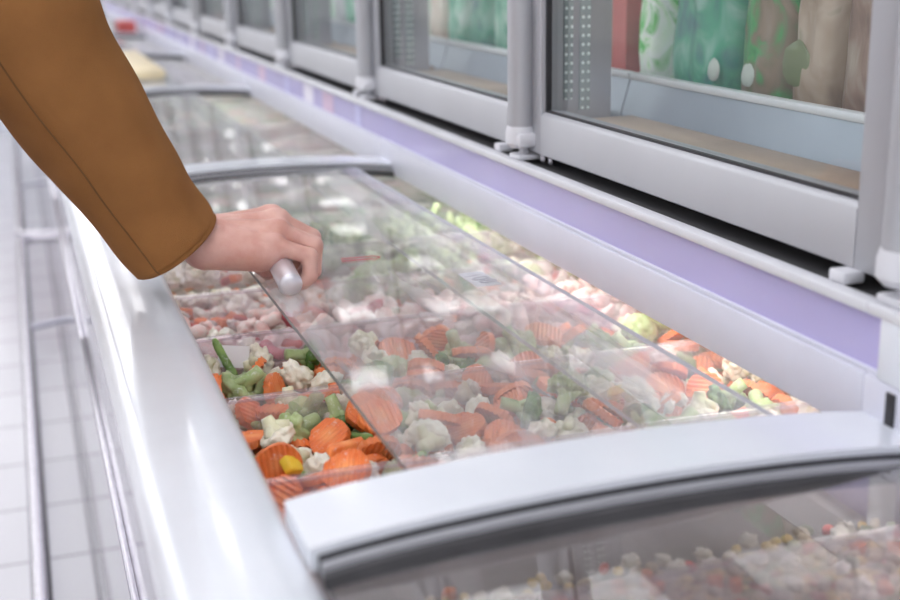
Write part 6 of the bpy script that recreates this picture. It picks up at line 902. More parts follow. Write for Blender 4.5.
# ---------------------------------------------------------------- upright glass-door freezers on top
UP = .733; U0 = .744; XD = .600
def upright(k, lab):
    y0 = U0 + UP * (k - 1); y1 = y0 + UP
    t = thing('upright_freezer', (.9, (y0 + y1) / 2, 1.05), lab, 'freezer', 'row of glass-door freezers')
    zt = 2.05
    a = MB(); a.box(.662, 1.32, y0, y1, 1.049, 1.055); a.box(1.24, 1.32, y0, y1, 1.055, zt); a.box(.64, 1.32, y0, y1, zt, 2.3); a.build('carcass', M['cavity'], t, smooth=False)
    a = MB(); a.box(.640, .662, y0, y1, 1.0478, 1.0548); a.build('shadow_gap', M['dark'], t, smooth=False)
    a = MB(); a.box(.634, .70, y1 - .050, y1 - .002, 1.057, zt); a.build('mullion', M['alu_dark'], t, smooth=False)
    a = MB(); a.box(.6345, .6465, y1 - .0530, y1 - .0502, 1.122, zt); a.box(.656, .670, y1 - .0530, y1 - .0502, 1.108, zt); a.build('perforated_strip', M['dots'], t, smooth=False)
    a = MB(); a.box(.648, .73, y0 + .01, y1 - .054, 1.055, 1.098, .003); a.build('sill', M['sill'], t)
    a = MB(); a.box(.748, 1.22, y0 + .002, y1 - .002, 1.060, 1.072); sh = a.build('shelf', M['tray'], t, smooth=False)
    a = MB(); a.prism([(.730, 1.058), (.745, 1.058), (.762, 1.138), (.752, 1.138)], y0 + .002, y1 - .002); a.build('tray_front', M['tray'], sh, smooth=False)
    a = MB(); a.box(.749, .763, y0 + .002, y1 - .002, 1.137, 1.146, .002); a.build('tray_edge', M['trayedge'], sh)
    # door
    ya, yb = y0 + .008, y1 - .012
    prof = [(.600, 0), (.603, -.002), (.626, -.002), (.630, 0), (.630, .052), (.612, .054), (.603, .050), (.600, .046)]
    m = MB(); m.prism([(x, 1.058 + h) for x, h in prof], ya + .041, yb - .050)
    m.prism([(x, zt - h) for x, h in prof][::-1], ya + .041, yb - .050)
    m.box(.600, .630, ya, ya + .042, 1.056, zt + .002, .003); m.box(.600, .630, yb - .051, yb, 1.056, zt + .002, .003)
    d = m.build('door', M['alu'], t, sharp=40)
    m = MB(); m.box(.613, .618, ya + .040, yb - .049, 1.108, zt - .05); m.build('door_glass', M['dglass'], d, smooth=False)
    m = MB()
    for (b0, b1, c0, c1) in ((ya + .0415, yb - .0505, 1.1095, 1.1118), (ya + .0415, ya + .0455, 1.11, zt - .05), (yb - .0545, yb - .0505, 1.11, zt - .05)): m.box(.606, .6125, b0, b1, c0, c1)
    m.build('gasket', M['black'], d, smooth=False)
    m = MB(); m.tube([(.590, yb - .010, 1.085), (.590, yb - .010, zt)], .0165, 20); m.build('pull_tube', M['alu'], d)
    m = MB(); m.tube([(.590, yb - .010, 1.062), (.590, yb - .010, 1.068), (.590, yb - .010, 1.082), (.590, yb - .010, 1.089)], [.0135, .0195, .0195, .0175], 20)
    m.box(.578, .604, yb - .034, yb - .006, 1.064, 1.082, .005); m.build('tube_cap', M['plast'], d)
    m = MB(); m.box(.580, .612, yb - .026, yb + .006, 1.0475, 1.054, .002); m.tube([(.594, yb - .010, 1.048), (.594, yb - .010, 1.064)], .006, 12); m.build('hinge', M['plast'], t)
    m = MB(); m.tube([(.607, yb - .045, 1.048), (.607, yb - .045, 1.059)], .005, 10); m.tube([(.607, yb - .068, 1.048), (.607, yb - .068, 1.056)], .004, 10); m.build('hinge_bolt', M['steel'], t)
    m = MB(); m.box(.584, .604, ya + .03, ya + .05, 1.0475, 1.0575, .002); m.build('stop_block', M['plast'], t)
UL = ['glass-door freezer past the right edge of the picture, nearest the camera', 'large glass-door freezer at the right with a green and white pack behind the pane',
      'glass-door freezer at top centre, between the two round aluminium posts', 'glass-door freezer third from the right, pale packs behind the pane', 'fourth glass-door freezer from the right',
      'fifth glass-door freezer from the right, with a red pack', 'sixth glass-door freezer from the right, blurred', 'seventh glass-door freezer from the right, blurred']
for k in range(12): upright(k, UL[k] if k < 8 else '%s glass-door freezer from the right, far and blurred' % ('eighth', 'ninth', 'tenth', 'eleventh')[k - 8])

# packs behind the doors
PK = {}
def pm(n, c, r=.35, v=.15): 
    if n not in PK: PK[n] = mat('pack_' + n, c, r, var=v, scale=14, bump=.3, bscale=40)
    return PK[n]
def bag(y, x, w, h, d, m, lab, art=(), lean=.12, name='frozen_food_bag', box=False):
    """upright pillow pack facing the aisle (-X); art = list of (kind, y, z, size, material)"""
    t = MB(); n = 14; z0 = 1.077
    for s in (0, 1):
        pass
    g = {}
    for s in (-1, 1):
        for i in range(n + 1):
            for j in range(n + 1):
                u = 2 * i / n - 1; v = 2 * j / n - 1
                f = ((1 - u ** 4) * (1 - v ** 4)) ** .5 if not box else 1
                if box and (abs(u) == 1 or abs(v) == 1): f = 1
                wr = 0 if box else .006 * noise.noise(Vector((u * 3 + y * 9, v * 3, s + x * 5)))
                ww = w / 2 * (1 if box else (1 - .06 * abs(v) ** 3))
                k = (s, i, j) if (box or (abs(u) < 1 and abs(v) < 1)) else (0, i, j)
                if k not in g: g[k] = t.b.verts.new((s * (d / 2 * f + wr * f), u * ww, h * (v + 1) / 2))
        gg = lambda i, j: g.get((s, i, j)) or g[(0, i, j)]
        for i in range(n):
            for j in range(n):
                q = [gg(i, j), gg(i + 1, j), gg(i + 1, j + 1), gg(i, j + 1)]
                try: t.b.faces.new(q)
                except ValueError: pass
    if box:
        for i in range(n):
            for (a, b) in (((i, 0), (i + 1, 0)), ((i, n), (i + 1, n)), ((0, i), (0, i + 1)), ((n, i), (n, i + 1))):
                t.b.faces.new([g[(-1,) + a], g[(-1,) + b], g[(1,) + b], g[(1,) + a]])
    o = t.build(name, m, None, sharp=60); o.location = (x, y, z0); o.rotation_euler = (0, lean, 0); tag(o, lab, 'frozen food pack', 'packs behind the glass doors')
    for (kind, ay, az, sz, am_) in art:
        c = MB()
        if kind == 'disc':
            b = lump(sz, 7, .1, int(sz * 1e4), 2, (1, 1, 1)); c.add(b)
        for vv in c.b.verts: vv.co = Vector((-d / 2 * .96 - .001 + .002 * max(-1, min(1, vv.co.x / max(.001, sz))), ay + vv.co.y, az + vv.co.z))
        c.build('round_print', am_, o)
    return o
green = pm('green', (.05, .42, .12)); lime = pm('lime', (.22, .62, .16)); teal = pm('teal', (.03, .22, .22)); whitep = pm('white', (.80, .82, .80)); redp = pm('red', (.55, .10, .09))
tan = pm('tan', (.42, .30, .22)); brown = pm('brown', (.22, .14, .11)); olive = pm('olive', (.17, .21, .10)); pale = pm('pale', (.62, .60, .64)); dgreen = pm('deep_green', (.04, .20, .10)); pinkp = pm('pink', (.72, .34, .42))
def pm2(n, cols, sc=9, warp=2.5):
    """printed film: a soft, blotchy picture of food and leaves"""
    if n in PK: return PK[n]
    m, nt, b, o = new_mat('pack_' + n); tc = N(nt, 'ShaderNodeTexCoord'); nz = N(nt, 'ShaderNodeTexNoise'); nz.inputs['Scale'].default_value = sc; nz.inputs['Detail'].default_value = 3; nz.inputs['Distortion'].default_value = warp
    nt.links.new(tc.outputs['Object'], nz.inputs['Vector']); rp = N(nt, 'ShaderNodeValToRGB')
    while len(rp.color_ramp.elements) < len(cols): rp.color_ramp.elements.new(.5)
    for q, c in enumerate(cols): rp.color_ramp.elements[q].position = .28 + .44 * q / (len(cols) - 1); rp.color_ramp.elements[q].color = c4(c)
    nt.links.new(nz.outputs['Fac'], rp.inputs['Fac']); nt.links.new(rp.outputs['Color'], b.inputs['Base Color']); b.inputs['Roughness'].default_value = .3
    PK[n] = m; return m
leafy = pm2('leafy', [(.02, .30, .05), (.10, .62, .12), (.75, .92, .70), (.9, .95, .9), (.12, .55, .12)], 12)
tealp = pm2('teal_print', [(.02, .13, .16), (.03, .22, .20), (.05, .36, .22), (.25, .50, .42)], 9)
jungle = pm2('jungle', [(.02, .16, .06), (.05, .34, .10), (.22, .18, .12), (.30, .22, .16)], 11)
tanp = pm2('tan_print', [(.26, .18, .13), (.40, .30, .22), (.50, .40, .32), (.20, .22, .12)], 7)
brownp = pm2('brown_print', [(.16, .10, .08), (.28, .18, .14), (.40, .34, .28)], 8)
peach = pm2('peach_print', [(.60, .42, .34), (.74, .62, .52), (.80, .74, .66)], 8)
brightp = pm2('bright_print', [(.85, .92, .86), (.55, .80, .60), (.9, .93, .9)], 10)
greenteal = pm2('green_teal', [(.02, .24, .16), (.04, .40, .24), (.30, .62, .46), (.75, .85, .78)], 9)
greyp = pm2('grey_print', [(.52, .52, .56), (.66, .66, .68), (.42, .46, .46)], 7)
# seen through the door at the right and the centre door
palespot = pm('pale_spot', (.60, .66, .60))
PACKS = [
    (.82, .13, 'brown', 'brown pack at the right end of the right-hand door, partly behind the frame'),
    (.955, .125, 'tan', 'tan pack next to the brown one, in the right-hand door'),
    (1.085, .11, 'brown', 'dark brown pack right of the round olive print behind the right-hand door'),
    (1.185, .085, 'tan', 'tan pack with a dark olive round print behind the right-hand door'),
    (1.287, .105, 'jungle', 'dark pack with green leaves between the teal and the tan pack'),
    (1.435, .16, 'teal', 'wide dark teal pack with a white round print'),
    (1.563, .075, 'leafy', 'bright green and white leafy pack at the left of the right-hand door'),
    (1.632, .045, 'red', 'narrow red carton left of the bright leafy pack'),
    (1.725, .12, 'tan', 'tan pack hidden behind the post of the right-hand door'),
    (1.86, .12, 'grey', 'grey pack behind the right end of the centre door'),
    (1.985, .11, 'jungle', 'dark leafy pack at the right of the centre door'),
    (2.11, .12, 'green', 'green and teal pack at the right of the centre door'),
    (2.24, .12, 'teal', 'dark teal pack in the middle of the centre door'),
    (2.37, .12, 'green', 'green pack with white splashes in the centre door'),
    (2.49, .10, 'peach', 'peach coloured pack in the centre door'),
    (2.59, .085, 'bright', 'bright white pack at the left of the centre door'),
    (2.70, .11, 'grey', 'grey pack at the left end of the centre door')]
FILM = {'brown': brownp, 'tan': tanp, 'jungle': jungle, 'teal': tealp, 'leafy': leafy, 'red': redp, 'grey': greyp, 'green': greenteal, 'peach': peach, 'bright': brightp}
for q, (y, w, film, lab) in enumerate(PACKS):
    art = [('disc', .02, .095, .028, olive)] if q == 3 else [('disc', -.055, .075, .015, palespot)] if q == 5 else [('disc', .015, .075, .015, palespot)] if q == 4 else ()
    flat = film == 'red'
    bag(y, .845, w * .96, .30, .066, FILM[film], lab, art, 0 if flat else .06, 'frozen_food_box' if flat else 'frozen_food_bag', flat)
rr = random.Random(5)
ORD = ['first', 'second', 'third', 'fourth', 'fifth']
DN = ['', '', '', 'third', 'fourth', 'fifth', 'sixth', 'seventh', 'eighth']
for k in range(4, 9):
    ms = [greyp, brightp, greyp, peach if k % 2 else greenteal, brightp]
    if k == 6: ms = [redp, greyp, brightp, greyp, brightp]
    for q in range(5):
        nm = {greyp.name: 'grey', brightp.name: 'whitish', peach.name: 'peach', greenteal.name: 'green', redp.name: 'red'}[ms[q].name]
        bag(U0 + UP * (k - 1) + .64 - .135 * q, .845 + rr.uniform(-.004, .004), .115, rr.uniform(.26, .31), .066, ms[q], 'blurred %s pack, %s from the left behind the %s glass door' % (nm, ORD[q], DN[k]), (), .06)

# far end of the aisle: promotional shelving, a yellow carton on the third freezer
t = thing('display_shelf', (.2, 10.6, 0), 'white promotional shelf at the far end of the freezer row', 'shelf')
a = MB(); a.box(-.3, .62, 10.3, 10.9, 0, 1.0); a.box(-.3, .62, 10.85, 10.9, 1.0, 2.4); a.build('body', M['white'], t, smooth=False)
for z in (1.42, 1.85): a = MB(); a.box(-.3, .62, 10.3, 10.86, z, z + .03); a.build('shelf_board', M['plast'], t, smooth=False)
for q in range(9):
    for z, ms in ((1.0, [redp, whitep, pinkp]), (1.45, [pinkp, whitep, redp]), (1.88, [whitep, pinkp, pale])):
        m = MB(); m.box(-.045, .045, -.1, .1, 0, .27, .004); o = m.build('carton', ms[(q * 2 + int(z * 10)) % 3], None); o.location = (-.24 + .1 * q, 10.45, z + .0005 if z == 1.0 else z + .0305 - .03)
        tag(o, '%s carton, number %s from the left on the %s board of the far shelf' % ({redp.name: 'red', whitep.name: 'white', pinkp.name: 'pink', pale.name: 'grey'}[o.data.materials[0].name], ('one', 'two', 'three', 'four', 'five', 'six', 'seven', 'eight', 'nine')[q], {1.0: 'bottom', 1.45: 'middle', 1.88: 'top'}[z]), 'carton', 'cartons on the far shelf')
m = MB(); m.box(-.075, .075, -.42, .42, -.012, .012, .004); m.b.transform(Matrix.Translation((.325, 4.10, .9785))); tag(m.build('yellow_carton', pm('yellow', (.86, .74, .50)), None), 'pale yellow carton lying on a far freezer lid by the sleeve', 'carton')

for q, (x, y, w, m_, n) in enumerate(((.30, 6.25, .075, redp, 'left red'), (.40, 6.22, .085, whitep, 'white'), (.505, 6.2, .08, redp, 'right red'))):
    m = MB(); m.box(-w / 2, w / 2, -.1, .1, 0, .05, .004); o = m.build('lid_carton', m_, None); o.location = (x, y, .9645); tag(o, n + ' carton lying on a far blurred freezer lid', 'carton', 'cartons on the far lid')
# ---------------------------------------------------------------- food
def bed(key, m, lab):
    y0, y1, h = BINS[key]; m_ = MB(); nx, ny = 60, 26; T = []; B_ = []
    for i in range(nx + 1):
        T.append([m_.b.verts.new((BX0 + (BX1 - BX0) * i / nx, y0 + (y1 - y0) * j / ny, bed_z(key, BX0 + (BX1 - BX0) * i / nx, y0 + (y1 - y0) * j / ny) + .002 * math.sin(i * 2.3) * math.sin(j * 2.9))) for j in range(ny + 1)])
    for i in range(nx):
        for j in range(ny): m_.b.faces.new((T[i][j], T[i + 1][j], T[i + 1][j + 1], T[i][j + 1]))
    ed = [e for e in m_.b.edges if len(e.link_faces) == 1]
    r = bmesh.ops.extrude_edge_only(m_.b, edges=ed)
    for v in [e for e in r['geom'] if isinstance(e, bmesh.types.BMVert)]: v.co.z = .64
    bmesh.ops.holes_fill(m_.b, edges=[e for e in m_.b.edges if len(e.link_faces) == 1], sides=0)
    o = m_.build('frozen_fill', m, None, sharp=80); tag(o, lab, 'frozen food', kind='stuff')
def mix_mat(name, cols, sc):
    m, nt, b, o = new_mat(name); tc = N(nt, 'ShaderNodeTexCoord'); vo = N(nt, 'ShaderNodeTexVoronoi'); vo.inputs['Scale'].default_value = sc
    nt.links.new(tc.outputs['Object'], vo.inputs['Vector']); sp = N(nt, 'ShaderNodeSeparateColor'); nt.links.new(vo.outputs['Color'], sp.inputs[0])
    rp = N(nt, 'ShaderNodeValToRGB'); rp.color_ramp.interpolation = 'CONSTANT'
    while len(rp.color_ramp.elements) < len(cols): rp.color_ramp.elements.new(.5)
    for i, c in enumerate(cols): rp.color_ramp.elements[i].position = i / len(cols); rp.color_ramp.elements[i].color = c4(c)
    nt.links.new(sp.outputs[0], rp.inputs['Fac']); nt.links.new(rp.outputs['Color'], b.inputs['Base Color'])
    bp = N(nt, 'ShaderNodeBump'); bp.inputs['Strength'].default_value = .8; bp.inputs['Distance'].default_value = .006; bp.invert = True
    nt.links.new(vo.outputs['Distance'], bp.inputs['Height']); nt.links.new(bp.outputs['Normal'], b.inputs['Normal']); b.inputs['Roughness'].default_value = .5
    return m
vmix = mix_mat('packed_vegetables', [(.8, .26, .06), (.78, .74, .6), (.2, .32, .09), (.80, .74, .58), (.74, .2, .05)], 45)
smix = mix_mat('packed_seafood', [(.8, .62, .6), (.82, .74, .70), (.66, .3, .3), (.8, .66, .6)], 40)
wmix = mix_mat('packed_white_mix', [(.82, .78, .66), (.8, .3, .1), (.8, .76, .66), (.4, .5, .25), (.82, .8, .7)], 70)
dmix = mix_mat('packed_diced_mix', [(.6, .5, .36), (.8, .6, .2), (.5, .1, .07), (.25, .3, .13), (.75, .7, .58)], 95)
for k, m_, lab in (('near', vmix, 'packed frozen vegetables under the loose pieces of the nearest open bin'), ('mid', vmix, 'packed frozen vegetables under the loose pieces of the bin with the white card'),
                   ('sea', smix, 'packed pink seafood mix under the loose pieces'), ('hand', wmix, 'packed white and orange mix under the hand'),
                   ('far', wmix, 'packed pale vegetables behind the hand'), ('dice', dmix, 'packed diced bean and corn mix under the nearest curved lid'), ('slim', dmix, 'packed diced mix in the narrow bin by the white frame')): bed(k, m_, lab)
gmix = mix_mat('packed_green_mix', [(.35, .45, .25), (.7, .7, .6), (.2, .32, .12), (.75, .7, .62), (.7, .45, .35)], 22)
for q, (b0, b1) in enumerate(((2.085, 2.295), (2.305, 2.545), (2.555, 2.795), (2.805, 3.045), (3.055, 3.30))):
    BINS['back' + str(q)] = (b0, b1, .875); bed('back' + str(q), gmix, 'packed frozen food in the %s bin beyond the second arched frame' % ORD[q])
BINS['farther'] = (3.42, 4.6, .875); bed('farther', mix_mat('packed_pale_mix', [(.7, .66, .62), (.6, .62, .55), (.7, .5, .42), (.45, .52, .38)], 22), 'packed frozen food under the third set of lids')
BINN = {'near': 'in the nearest open bin', 'mid': 'in the white card bin', 'sea': 'in the seafood bin',
        'hand': 'in the bin below the hand', 'far': 'in the bin behind the hand', 'dice': 'under the nearest curved lid', 'slim': 'in the narrow bin by the white frame'}
BING = {'near': 'nearest open bin', 'mid': 'card bin', 'sea': 'seafood bin', 'hand': 'bin below the hand', 'far': 'bin behind the hand', 'dice': 'diced mix bin', 'slim': 'narrow bin'}
LAB = {'carrot_slice': ('orange crinkle-cut carrot slice', 'carrot slice'), 'cauliflower_floret': ('creamy white cauliflower floret', 'cauliflower'), 'broccoli_floret': ('frosted green broccoli floret', 'broccoli'),
       'green_bean_piece': ('cut green bean piece', 'green bean'), 'pea': ('small round green pea', 'pea'), 'yellow_pepper_cube': ('bright yellow pepper cube', 'pepper'), 'red_pepper_strip': ('red pepper strip', 'pepper'),
       'orange_carrot_cube': ('small orange carrot cube', 'carrot cube'), 'white_vegetable_chunk': ('white vegetable chunk', 'vegetable chunk'), 'white_vegetable_crumb': ('small white vegetable crumb', 'vegetable crumb'), 'pink_seafood_piece': ('pale pink seafood piece', 'seafood'),
       'red_seafood_piece': ('dark red seafood piece', 'seafood'), 'corn_kernel': ('yellow corn kernel', 'corn'), 'beige_bean': ('beige bean', 'bean'), 'red_bean': ('red bean', 'bean'), 'olive_pepper_cube': ('olive green pepper cube', 'pepper'),
       'carrot_stick': ('orange carrot stick', 'carrot stick')}
SIZE = {0: 'small', 1: 'medium', 2: 'large', 3: 'extra large', 4: 'small', 5: 'medium', 6: 'large', 7: 'dark small', 8: 'dark', 9: 'curved', 10: 'short', 11: 'long curved', 17: 'lumpy', 18: 'curled', 19: 'flat', 25: 'pale'}
DZ = {'near': .010, 'mid': .008, 'sea': .012, 'hand': .012, 'far': .012, 'dice': .003, 'slim': -.004}
LOOSE = {}
for key, s in PILES.items():
    for k in range(0, len(s), 8):
        pi, x, y, z, a, b_, c_, d_ = s[k:k + 8]
        if key in ('hand', 'far') and x < 3700:              # this end of these bins holds the white and orange mix
            pi = {25: 5, 12: 15, 10: 17, 8: 15}.get(pi, pi)
        kind, me, ch = P[pi]; place = key
        if key == 'dice':
            if .788 < y * 1e-4 < .823: continue
            place = 'slim' if y > 8000 else 'dice'
        o = bpy.data.objects.new(kind, me); COL.objects.link(o)
        o.rotation_mode = 'QUATERNION'; o.rotation_quaternion = Quaternion((a, b_, c_, d_)).normalized(); o.location = (x * 1e-4, y * 1e-4, z * 1e-4 + DZ[place])
        if pi == 15 and key != 'dice': o.scale = (1.25, 1.25, 1.15)
        if pi == 3: o.scale = (.9, .9, .9)
        if place == 'dice': o.scale = (.84, .84, .84)
        if ch:
            c = bpy.data.objects.new(ch[0], ch[1]); COL.objects.link(c); c.parent = o
        LOOSE.setdefault((place, pi), []).append(o)
NUM = ['first', 'second', 'third', 'fourth', 'fifth', 'sixth', 'seventh', 'eighth', 'ninth', 'tenth', 'eleventh', 'twelfth', 'thirteenth', 'fourteenth', 'fifteenth', 'sixteenth', 'seventeenth', 'eighteenth', 'nineteenth', 'twentieth']
NUM += ['twenty-' + n for n in NUM[:9]] + ['thirtieth'] + ['thirty-' + n for n in NUM[:9]] + ['fortieth'] + ['forty-' + n for n in NUM[:9]] + ['fiftieth'] + ['fifty-' + n for n in NUM[:9]] + ['sixtieth'] + ['sixty-' + n for n in NUM[:9]] + ['seventieth']
IC = m4.inverted()
def across(o):
    c = IC @ o.location; return c.x / -c.z
for q, (x, y, z) in enumerate(((.186, .972, .884), (.546, 1.043, .885), (.518, 1.032, .885))):
    o = bpy.data.objects.new('yellow_pepper_piece', P[13][1]); COL.objects.link(o); o.location = (x, y, z); o.rotation_euler = (.7, .4, .6 + q); o.scale = (1.2, 1.2, 1.2)
    tag(o, ('bright yellow pepper piece by the white rail corner', 'right bright yellow pepper piece above the white crumbs', 'left bright yellow pepper piece above the white crumbs')[q], 'pepper', 'loose yellow pepper pieces')
for q, (x, y) in enumerate(((.525, 1.002), (.540, 1.008), (.555, 1.000), (.535, .988), (.550, .985), (.568, .993))):
    o = bpy.data.objects.new('rice_white_crumb', P[16][1]); COL.objects.link(o); o.location = (x, y, .882 + .003 * (q % 2)); o.rotation_euler = (q, .5 * q, q * 1.7); o.scale = (.8, .8, .8)
    tag(o, NUM[q] + ' frosty white crumb from the left in the small heap under the yellow pieces', 'vegetable crumb', 'frosty white crumbs')
for (key, pi), lst in LOOSE.items():
    kind = P[pi][0]; n, cat = LAB[kind]; sz = SIZE.get(pi, ''); full = ((sz + ' ' if sz else '') + n).strip()
    shown = SHOWN.get(key, {}).get(pi, [])
    vis = sorted([lst[q] for q in shown if q < len(lst)], key=across)
    for o in lst:
        o['category'] = cat; o['group'] = ((sz + ' ' if sz else '') + kind.replace('_', ' ') + ' pieces, ' + BING[key]).strip()
        o['label'] = full + ' buried under others ' + BINN[key]
    for q, o in enumerate(vis):
        o['label'] = (NUM[q] + ' ' + full + ' from the left ' + BINN[key]) if q < len(NUM) else full + ' near the right end, ' + BINN[key]
# ---------------------------------------------------------------- the shopper
def sdf_mesh(prims, lo, hi, h, name='t'):
    """surface nets over a smooth union of tapered capsules; prims = [(a, b, ra, rb, blend)]"""
    lo = np.array(lo); hi = np.array(hi); n = np.ceil((hi - lo) / h).astype(int) + 1
    ax = [lo[i] + h * np.arange(n[i]) for i in range(3)]
    G = np.stack(np.meshgrid(*ax, indexing='ij'), -1).astype(np.float32); F = np.full(n, 1e3, np.float32)
    for a, b, ra, rb, k in prims:
        a = np.array(a, np.float32); b = np.array(b, np.float32); d = b - a; L = max(1e-9, float(d @ d))
        # work only in the box the capsule can reach
        rr_ = max(ra, rb) + 3 * k + 4 * h
        i0 = np.maximum(0, np.floor((np.minimum(a, b) - rr_ - lo) / h).astype(int)); i1 = np.minimum(n, np.ceil((np.maximum(a, b) + rr_ - lo) / h).astype(int) + 1)
        if (i1 <= i0).any(): continue
        sl = tuple(slice(i0[q], i1[q]) for q in range(3)); g = G[sl]
        t = np.clip(((g - a) @ d) / L, 0, 1); D = np.linalg.norm(g - a - t[..., None] * d, axis=-1) - (ra + (rb - ra) * t)
        f = F[sl]; hh = np.maximum(k - np.abs(f - D), 0) / max(k, 1e-6); F[sl] = np.minimum(f, D) - hh * hh * k * .25
    s = F < 0; c = np.zeros(np.array(n) - 1, int)
    for dx in (0, 1):
        for dy in (0, 1):
            for dz in (0, 1): c += s[dx:n[0] - 1 + dx, dy:n[1] - 1 + dy, dz:n[2] - 1 + dz]
    act = (c > 0) & (c < 8); idx = -np.ones(act.shape, int); cells = np.argwhere(act); idx[act] = np.arange(len(cells))
    acc = np.zeros((len(cells), 3)); cnt = np.zeros(len(cells))
    co = [np.array(q) for q in ((0, 0, 0), (1, 0, 0), (0, 1, 0), (1, 1, 0), (0, 0, 1), (1, 0, 1), (0, 1, 1), (1, 1, 1))]
    for i in range(8):
        for j in range(i + 1, 8):
            if abs(co[i] - co[j]).sum() != 1: continue
            A = cells + co[i]; B = cells + co[j]; fa = F[tuple(A.T)]; fb = F[tuple(B.T)]; m = (fa < 0) != (fb < 0)
            tt = np.where(m, fa / np.where(m, fa - fb, 1), 0)
            acc[m] += (A + (B - A) * tt[:, None])[m]; cnt[m] += 1
    vs = lo + h * acc / cnt[:, None]; fs = []
    for axi in range(3):
        o1, o2 = [(1, 2), (2, 0), (0, 1)][axi]
        a0 = s; sl0 = [slice(None)] * 3; sl1 = [slice(None)] * 3; sl0[axi] = slice(0, -1); sl1[axi] = slice(1, None)
        cr = a0[tuple(sl0)] != a0[tuple(sl1)]; e = np.argwhere(cr)
        for p in e:
            if p[o1] == 0 or p[o2] == 0 or p[o1] >= n[o1] - 1 or p[o2] >= n[o2] - 1: continue
            q = []
            for d1, d2 in ((-1, -1), (0, -1), (0, 0), (-1, 0)):
                w = p.copy(); w[o1] += d1; w[o2] += d2; q.append(idx[tuple(w)])
            if min(q) < 0: continue
            fs.append(q if s[tuple(p)] else q[::-1])
    return vs.tolist(), fs
def smooth_bm(bm, it): 
    for _ in range(it): bmesh.ops.smooth_vert(bm, verts=list(bm.verts), factor=.5, use_axis_x=True, use_axis_y=True, use_axis_z=True)
V3 = Vector
def lerp(a, b, t): return V3(a) + (V3(b) - V3(a)) * t
HAND = []
# joints, little finger first (nearest the camera)
wrist = V3((.168, 1.318, 1.010)); fore = V3((.130, 1.322, 1.050))
MCP = [V3((.239, 1.286, 1.003)), V3((.247, 1.303, 1.015)), V3((.250, 1.321, 1.023)), V3((.247, 1.339, 1.024))]
PIP = [V3((.275, 1.279, .990)), V3((.285, 1.298, .997)), V3((.287, 1.317, 1.001)), V3((.281, 1.335, 1.003))]
DIP = [V3((.274, 1.276, .968)), V3((.282, 1.294, .970)), V3((.283, 1.314, .971)), V3((.278, 1.332, .974))]
TIP = [V3((.266, 1.276, .961)), V3((.272, 1.294, .960)), V3((.272, 1.314, .960)), V3((.268, 1.332, .962))]
RF = [(.0098, .0088, .0080, .0072), (.0106, .0096, .0086, .0077), (.0110, .0100, .0089, .0079), (.0110, .0098, .0088, .0079)]
for i in range(4):
    a, b, c, d = RF[i]
    HAND += [(wrist + V3((0, (i - 1.5) * .009, -.004)), MCP[i] + V3((-.004, 0, -.006)), .0185, .0125 if i else .0135, .014)]
HAND += [((.172, 1.308, .998), (.226, 1.293, .988), .018, .0135, .014),      # heel of the hand on the little-finger side
         ((.180, 1.338, 1.000), (.215, 1.345, .990), .017, .014, .014),       # thumb base
         (fore, wrist, .0245, .0215, .016), (fore + V3((0, .012, 0)), wrist + V3((0, .010, .002)), .0225, .019, .012), (fore - V3((0, .012, 0)), wrist - V3((0, .011, .002)), .0225, .019, .012)]
for i in range(4):
    a, b, c, d = RF[i]
    HAND += [(MCP[i], PIP[i], a, b, .0045), (PIP[i], DIP[i], b, c, .0025), (DIP[i], TIP[i], c, d, .002),
             (MCP[i] + V3((0, 0, .002)), MCP[i] + V3((.003, 0, .002)), a * 1.02, a, .005),
             (lerp(wrist, MCP[i], .25) + V3((0, (i - 1.5) * .004, .0155)), MCP[i] + V3((-.006, 0, .0065)), .0042, .0050, .0055)]
TH = [V3((.200, 1.352, .986)), V3((.222, 1.360, .975)), V3((.236, 1.352, .966)), V3((.240, 1.336, .961))]
HAND += [(TH[0], TH[1], .0135, .0115, .008), (TH[1], TH[2], .0112, .0100, .003), (TH[2], TH[3], .0096, .0080, .002)]
vs, fs = sdf_mesh(HAND, (.095, 1.235, .925), (.315, 1.395, 1.085), .0016)
hb = bmesh.new(); hv = [hb.verts.new(v) for v in vs]
for f in fs: hb.faces.new([hv[i] for i in f])
smooth_bm(hb, 3)
